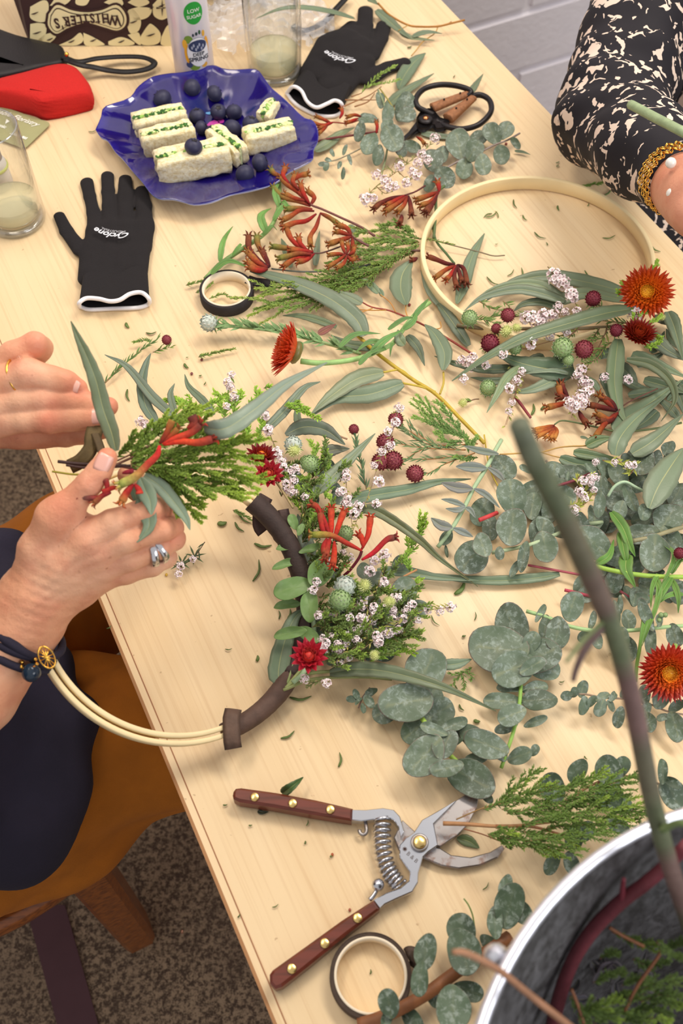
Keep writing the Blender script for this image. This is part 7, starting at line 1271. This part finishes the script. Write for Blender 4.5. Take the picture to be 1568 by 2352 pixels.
# --- long leaves, stems among the right-hand pile
gumleaf('G', [(850,1062),(700,1085),(480,1100),(300,1092),(120,1070),(-10,1055)], 62, 'long level gum leaf pointing at the tall branch, under the silvery branch', .006, n=22)
gumleaf('G', [(1372,680,.04),(1420,560,.042),(1500,430,.04),(1570,330,.034)], 170, 'big oval gum leaf with a pale midrib at the right edge', fold=.05, tip=.8)
gumleaf('G', [(1172,370,.03),(1200,270,.034),(1300,150,.03),(1470,20,.02)], 110, 'large curved gum leaf rising from the dense grey branch', fold=.08, n=20)
gumleaf('G', [(1270,362,.03),(1400,280,.034),(1568,130,.03)], 110, 'broad pale gum leaf pointing at the right edge above the dense branch', fold=.06)
t = TH('gum_twig', 'G', 900, 340, 'gum twig with thin yellow stems running behind the tall branch tip', 'twig')
STEM(t, 'G', [(500,365,.006),(620,358,.006),(740,352,.008),(860,322,.010),(1010,314,.012)], 9, col=(196,150,80)); STEM(t, 'G', [(740,352,.008),(830,378,.010),(900,390,.010)], 7, col=(196,150,80)); STEM(t, 'G', [(410,250),(440,440),(495,560)], 9, .005, col=(190,166,56))
LEAF(t, 'G', [(1005,315),(1080,280),(1165,265)], 74, .014, col=(92,124,84)); LEAF(t, 'G', [(850,385),(950,420),(1100,430),(1250,420)], 78, .012, col=(84,112,88)); LEAF(t, 'G', [(930,352),(1050,372),(1220,400)], 66, .016, col=(94,120,86)); LEAF(t, 'G', [(970,262),(1000,268),(1030,285)], 18, .01)
t = TH('green_stem', 'G', 1280, 1050, 'lime green leafy stem lying across the lower right pile', 'stem')
STEM(t, 'G', [(1040,1012,.03),(1130,1035,.032),(1250,1058,.032),(1400,1075,.03),(1600,1080,.028)], 28, col=(160,190,80))
for p_, w in (([(1060,1005),(1130,970),(1165,860)],50), ([(1150,700),(1210,800),(1250,900),(1290,960)],70), ([(1240,950),(1230,1050),(1290,1140)],84), ([(1200,820),(1220,950),(1240,1010)],60), ([(1440,880),(1510,960),(1470,1080),(1400,1200)],30), ([(1400,1070),(1420,1200),(1330,1480)],44), ([(1500,1080),(1440,1180),(1390,1300)],50), ([(1420,1060),(1380,1160),(1380,1260)],30), ([(1568,1180),(1480,1200),(1400,1250)],36), ([(1500,1090),(1530,1200),(1540,1290)],40), ([(1360,1300),(1330,1400),(1310,1520)],40), ([(1500,1060),(1540,1000),(1590,960)],30)): LEAF(t, 'G', p_, w, .030, col=(92,134,56), mt='leaf', fold=.3, n=14, arch=.004)
t = TH('red_stub', 'G', 430, 735, 'stubby bright red cut stem between gum leaves left of the tall branch', 'stem'); STEM(t, 'G', [(380,748,.022),(430,728,.022),(485,705,.018)], 26, col=(190,60,60))
t = TH('red_stub', 'G', 950, 1175, 'thin red cut stem end poking left from under the tall branch', 'stem'); STEM(t, 'G', [(878,1155,.014),(950,1172,.014),(1030,1192,.012)], 20, col=(170,60,80))
t = TH('red_stub', 'G', 870, 530, 'short dark red stem among leaves just right of the tall branch tip', 'stem'); STEM(t, 'G', [(830,550,.02),(940,515,.02),(1030,475,.018)], 18, col=(120,50,60))
t = TH('waxflower_sprig', 'G', 1010, 560, 'white blossom sprig with yellow-green leaves beside the tall branch', 'flower')
for pts in ([(900,700),(960,640),(1000,560),(1040,480)], [(990,600),(960,540),(950,500)], [(920,690),(1000,650),(1040,600)], [(1100,400),(1200,410),(1300,425)], [(1290,430),(1260,480),(1240,450)]): SPRIG(t, 'G', [(a, b, .038) for a, b in pts], 60, .6, w=7, c0=(130,140,50), c1=(176,180,80), nw=.1, scol=(140,100,70))
for (x, y, r) in ((985,520,22),(1030,505,22),(1055,500,20),(965,580,22),(985,600,20),(935,690,24),(1030,530,18),(1060,410,18),(1170,412,16),(1050,570,16),(1250,430,18),(1280,425,18),(1000,625,16)): FLOC(t, 'G', x, y, r, .044)
for (x, y, lab) in ((1450,1310,'yellow gum bud at the end of the level pale stem'),): 
    t = TH('bud_cluster', 'G', x, y, lab, 'flower'); STEM(t, 'G', [(1420,1370,.028),(1435,1330,.032),(1455,1305,.034)], 14, col=(150,180,150)); BALL(t, 'G', 1440, 1300, 16, 'green', .036); BALL(t, 'G', 1465, 1300, 15, 'green', .036); BALL(t, 'G', 1430, 1330, 14, 'green', .034)
t = TH('bud_flower', 'G', 1550, 940, 'dark crimson bud at the right edge among green leaves', 'flower'); BALL(t, 'G', 1548, 940, 34, 'purple', .04); SPRIG(t, 'G', [(1600,1000,.03),(1560,960,.036)], 60, .8, w=8)
t = TH('strawflower_stem', 'K', 1500, 370, 'orange and yellow strawflower cut by the right edge', 'flower')
STEM(t, 'K', [(1395,120,.03),(1380,250,.024),(1365,340,.016),(1360,415,.010)], 16, col=(110,140,60)); STEM(t, 'K', [(1535,250,.034),(1525,300,.034)], 20, col=(130,160,70))
STRAW(t, 'K', 1505, 372, 126, .036, ax=(-.12, -.62, .9), rings=9, cols=((170,30,40),(222,84,26),(244,170,50)), eye=(236,180,50))
t = TH('strawflower_stem', 'G', 1500, 1510, 'dark crimson strawflower back showing above the orange one at the right edge', 'flower'); STRAW(t, 'G', 1530, 1560, 80, .02, ax=(0, .6, .7), rings=5, cols=((110,14,40),(140,30,60),(160,50,70)), eye=(120,90,50))
# --- heath branch over the secateurs, leaves round the bucket
t = TH('heath_branch', 'N', 400, 400, 'heath branch with brown cut stem resting on the secateur blades', 'foliage')
STEM(t, 'N', [(48,390,.020),(200,395,.024),(380,408,.028),(560,400,.03),(760,380,.03)], 30, col=(172,124,84), w2=14); STEM(t, 'N', [(380,408,.028),(600,410,.03),(760,450,.03),(900,495,.028)], 24, col=(160,110,74), w2=10); STEM(t, 'N', [(400,430,.02),(500,480,.02),(600,510,.02)], 14, col=(170,130,90)); STEM(t, 'N', [(130,365,.018),(280,300,.02),(380,265,.02)], 9, col=(150,120,70)); STEM(t, 'N', [(180,425,.01),(300,460,.012),(400,500,.012)], 8, col=(150,90,60))
for i, pts in enumerate(([(380,268),(480,180),(580,100),(665,42)], [(300,300),(460,250),(600,180),(760,130)], [(400,270),(600,210),(820,160),(1000,120)], [(450,330),(650,290),(860,240),(1060,170),(1260,130)], [(560,400),(760,350),(960,320),(1200,290),(1340,250)], [(600,380),(800,360),(1040,350),(1340,340)], [(700,420),(900,400),(1100,400),(1300,360)], [(330,455),(460,500),(640,540),(800,590)], [(400,480),(560,500),(760,540),(960,560)], [(600,500),(800,480),(980,470),(1120,440)], [(380,420),(560,440),(760,470),(900,500)], [(500,240),(700,260),(900,280),(1100,260)], [(420,300),(560,330),(700,320),(860,330)], [(800,180),(960,110),(1100,60)], [(820,240),(1000,180),(1200,110),(1290,90)], [(440,540),(470,530),(400,500)], [(560,440),(700,560),(800,590)], [(900,260),(1060,230),(1240,210)], [(1100,330),(1240,320),(1360,330)], [(340,470),(420,450),(520,460)])):
    SPRIG(t, 'N', [(a, b, .030+.003*(i % 5)) for a, b in pts], 40, 1.15, w=8, c0=(60,88,34), c1=(106,136,48), tipc=(156,186,56) if i % 3 == 1 else None, sub=7, nw=.1, scol=(140,110,70))
def dark_leaves(label, fr, stem, sw, leaves, scol=(130,92,62)): return branch('round_gum_branch', fr, label, stem, sw, leaves, scol=scol, dark=True, til=.25)
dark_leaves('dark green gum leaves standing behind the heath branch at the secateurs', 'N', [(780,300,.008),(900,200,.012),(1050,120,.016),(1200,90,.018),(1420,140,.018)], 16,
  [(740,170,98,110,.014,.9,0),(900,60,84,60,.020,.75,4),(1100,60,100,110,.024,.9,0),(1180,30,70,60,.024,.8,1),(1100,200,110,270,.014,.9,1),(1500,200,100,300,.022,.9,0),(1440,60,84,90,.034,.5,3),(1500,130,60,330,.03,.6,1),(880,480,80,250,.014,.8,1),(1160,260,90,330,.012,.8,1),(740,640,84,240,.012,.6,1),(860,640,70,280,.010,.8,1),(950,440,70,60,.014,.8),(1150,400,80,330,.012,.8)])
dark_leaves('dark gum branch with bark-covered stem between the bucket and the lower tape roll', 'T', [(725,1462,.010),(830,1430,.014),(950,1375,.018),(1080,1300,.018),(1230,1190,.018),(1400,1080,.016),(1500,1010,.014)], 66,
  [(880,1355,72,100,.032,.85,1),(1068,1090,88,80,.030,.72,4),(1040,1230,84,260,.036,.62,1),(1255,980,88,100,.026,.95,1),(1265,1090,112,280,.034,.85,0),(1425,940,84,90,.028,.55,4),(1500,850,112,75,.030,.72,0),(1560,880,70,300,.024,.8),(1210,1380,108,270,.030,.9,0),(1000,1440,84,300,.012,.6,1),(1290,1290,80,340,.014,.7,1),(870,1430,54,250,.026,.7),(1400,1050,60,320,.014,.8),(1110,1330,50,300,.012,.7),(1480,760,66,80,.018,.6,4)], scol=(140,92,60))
t = TH('gum_stalk', 'T', 1290, 880, 'thin green stalk curving up beside the dark gum leaves near the bucket', 'stem'); STEM(t, 'T', [(1265,815,.03),(1290,850,.03),(1310,900,.028),(1320,960,.026)], 8, col=(110,134,70))
gumleaf('T', [(330,275,.005),(380,240,.016),(440,190,.012)], 52, 'folded dark green leaf trapped under the upper secateur handle', col=(70,104,60), fold=.4)
gumleaf('T', [(205,365),(230,372),(262,368)], 24, 'dark leaf tip below the end of the upper secateur handle', .002, col=(40,50,36))
gumleaf('T', [(1230,505),(1290,520),(1345,555)], 60, 'green leaf scrap between the secateur blades', .002, col=(84,110,70), tip=.8)
# bucket contents
bf = thing('bucket_foliage', Vector((.24, .05, .76)), 'dark heath foliage standing inside the metal bucket', 'foliage')
lifted(.572)
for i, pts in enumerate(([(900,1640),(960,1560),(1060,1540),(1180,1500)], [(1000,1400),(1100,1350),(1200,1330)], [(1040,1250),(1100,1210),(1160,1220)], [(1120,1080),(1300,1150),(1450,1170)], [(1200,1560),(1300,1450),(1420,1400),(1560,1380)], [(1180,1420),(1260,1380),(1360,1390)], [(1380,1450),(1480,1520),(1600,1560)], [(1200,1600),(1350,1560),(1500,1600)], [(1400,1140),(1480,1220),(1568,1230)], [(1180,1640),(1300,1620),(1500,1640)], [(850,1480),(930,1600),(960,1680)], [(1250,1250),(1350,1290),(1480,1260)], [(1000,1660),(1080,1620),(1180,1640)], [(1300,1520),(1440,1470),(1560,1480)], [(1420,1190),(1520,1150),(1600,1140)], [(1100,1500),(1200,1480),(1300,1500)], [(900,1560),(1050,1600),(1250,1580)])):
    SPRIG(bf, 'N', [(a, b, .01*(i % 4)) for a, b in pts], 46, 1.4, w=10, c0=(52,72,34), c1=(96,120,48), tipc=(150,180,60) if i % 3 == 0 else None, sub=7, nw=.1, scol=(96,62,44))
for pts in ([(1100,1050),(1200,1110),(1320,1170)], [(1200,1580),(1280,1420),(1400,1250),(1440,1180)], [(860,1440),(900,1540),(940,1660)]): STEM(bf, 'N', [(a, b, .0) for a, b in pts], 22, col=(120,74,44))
onplane_again()
dl = thing('dead_leaves', Vector((.21, .02, .78)), 'greyish shrivelled leaves at the bottom of the metal bucket', 'leaves'); lifted(.63)
for k in range(26): x = rnd.uniform(900, 1500); y = rnd.uniform(1260, 1640); a = rnd.uniform(0, 6.3); LEAF(dl, 'N', [(x, y), (x+60*cos(a), y+60*sin(a)), (x+130*cos(a+.4), y+130*sin(a+.4))], 60, rnd.uniform(0, .02), col=(96,92,98), fold=.7, name='leaf', n=8, mt='leaf')
onplane_again()
# --- clippings scattered on the bare wood
def zone(u, v):
    if v < 640 and 1000 < u < 1470: return 'lying inside the upper hoop'
    if v < 420: return 'at the far end of the table'
    if u > 1480: return 'at the table edge beside the flecked sleeve'
    if v < 920 and u < 620: return 'between the lying glove and the hands'
    if v > 1800: return 'beside the open secateurs'
    if v > 1640: return 'on bare wood between wreath and secateurs'
    if u < 700: return 'inside the ring of the held wreath'
    if u > 1200: return 'near the tall leaning branch'
    return 'between the held wreath and the gum branches'
def clip_needle(u, v, a, L, w=4, col=(92,112,56), curve=.15):
    p = [P(u-cos(a)*L/2, v+sin(a)*L/2, .0012), P(u+sin(a)*L*curve, v+cos(a)*L*curve, .0022), P(u+cos(a)*L/2, v-sin(a)*L/2, .0012)]; m = MB(); q = smoothpath(p, 6); r = pxm('Z', w/2, q[0]); m.tube(q, [r*.5, r, r, r*.9, r*.7, r*.25], 5, jcol(col, .2), flat=.5); o = build('needle_clipping', m, MT['leaf']); z = zone(u, v); tag(o, ('thick ' if w > 8 else 'long ' if L > 29 else 'short ')+('green' if w > 5 else 'thin')+' clipping '+z, 'clipping', 'clippings '+z); return o
CL = [(1128,492,.5,30,4),(1140,492,2,18,3),(1120,495,3.6,22,4),(1183,468,-1.2,22,4),(1205,500,-.9,16,4),(1282,478,-1.3,12,5),(1240,540,-.5,30,4),(1398,543,.2,30,4),(1353,630,-.7,28,4),(1172,626,.8,22,3),(1196,628,1.5,28,4),(1310,645,-.1,34,4),(1135,645,-.5,40,4),(1505,570,-.6,28,5),(1395,440,.8,26,5),(1255,560,2,8,3),(1280,380,.3,6,5),
 (293,747,-1,14,8),(347,763,.1,24,5),(295,908,-1.4,28,6),(428,840,-.8,14,7),(460,862,.3,6,5),(510,1200,.1,20,14),(587,1310,1.3,52,6),(604,1250,-.1,40,8),(550,1210,-.8,30,6),(778,1745,1.5,34,6),(660,1687,.5,36,6),(590,1512,1.4,14,8),(640,1412,1.6,20,4),(663,1410,1.3,24,6),(525,1490,.1,16,3),(250,1440,.6,14,3),(562,1190,-.7,36,5),
 (700,1935,1.4,8,5),(760,1966,.5,6,5),(548,2103,1,10,4),(632,2080,.5,16,3),(1017,1730,.9,20,3),(1115,2035,.9,22,3),(850,2232,1.5,12,4),(575,1895,.1,8,4),(517,1848,.1,10,4),(705,1890,1.3,14,3),(1290,1565,.2,12,3),(1060,1625,-.9,18,5),(1095,1655,-.2,14,10),(1345,1740,-.8,10,4),(1048,1578,-1,10,4),(1138,1700,.2,8,4),
 (430,820,.2,6,3),(470,880,1,8,4),(350,905,.4,6,4),(1070,1280,.3,20,5),(1055,1350,.9,38,12),(1110,805,.3,8,4),(1340,905,-1.2,26,7),(1222,940,1.4,26,7),(1245,935,1,14,7),(900,1290,.1,8,4),(310,1060,.2,6,4),(980,330,.3,6,4),(940,107,.3,10,5),(1042,175,1,6,4),(1280,372,.4,8,4),(1140,560,.2,6,3),(1090,1415,1.5,20,3),(1000,1425,-.9,30,3),(1065,1460,.2,8,6),(212,300,.2,18,3),(690,1600,.05,50,7),(1020,1575,-.4,30,4),(1350,470,1.2,8,3),(1180,1650,0,10,3),(1240,1800,.8,8,3)]
for c in CL: clip_needle(*c)
for (x, y, c) in ((463,826,(110,40,40)),(440,858,(120,60,60)),(527,1130,(180,110,40)),(590,1212,(150,90,50)),(418,2140,(110,70,50)),(763,1963,(170,80,40)),(803,2090,(160,80,60)),(1162,330,(150,70,60)),(940,700,(130,40,40)),(672,1520,(120,90,60)),(382,1320,(210,170,60))):
    q = P(x, y, .0012); m = MB(); m.ball(q, pxm('Z', 3.4, q), 7, 5, srgb(*c), (1, 1.3, .6)); o = build('petal_crumb', m, MT['petal']); z = zone(x, y); tag(o, 'tiny reddish brown petal crumb '+z, 'crumb', 'petal crumbs '+z)
for k_, (pts, lab) in enumerate((([(535,1172),(560,1185),(595,1202)], 'loose heath tip on bare wood below the held bunch'), ([(330,790),(350,780),(362,772)], ''), ([(455,820),(490,806),(538,800)], ''), ([(1326,432),(1360,425),(1392,418)], 'heath tip by the table edge under the flecked sleeve'), ([(960,1235),(972,1205),(978,1180)], 'small bright heath tip right of the red kangaroo paw'))):
    if not lab: continue
    t = TH('heath_tip', 'Z', *pts[1], lab, 'foliage', 'loose heath tips'); SPRIG(t, 'Z', [(a, b, .004) for a, b in pts], 12, 1.3, w=3, c0=(76,104,44), c1=(120,150,60))
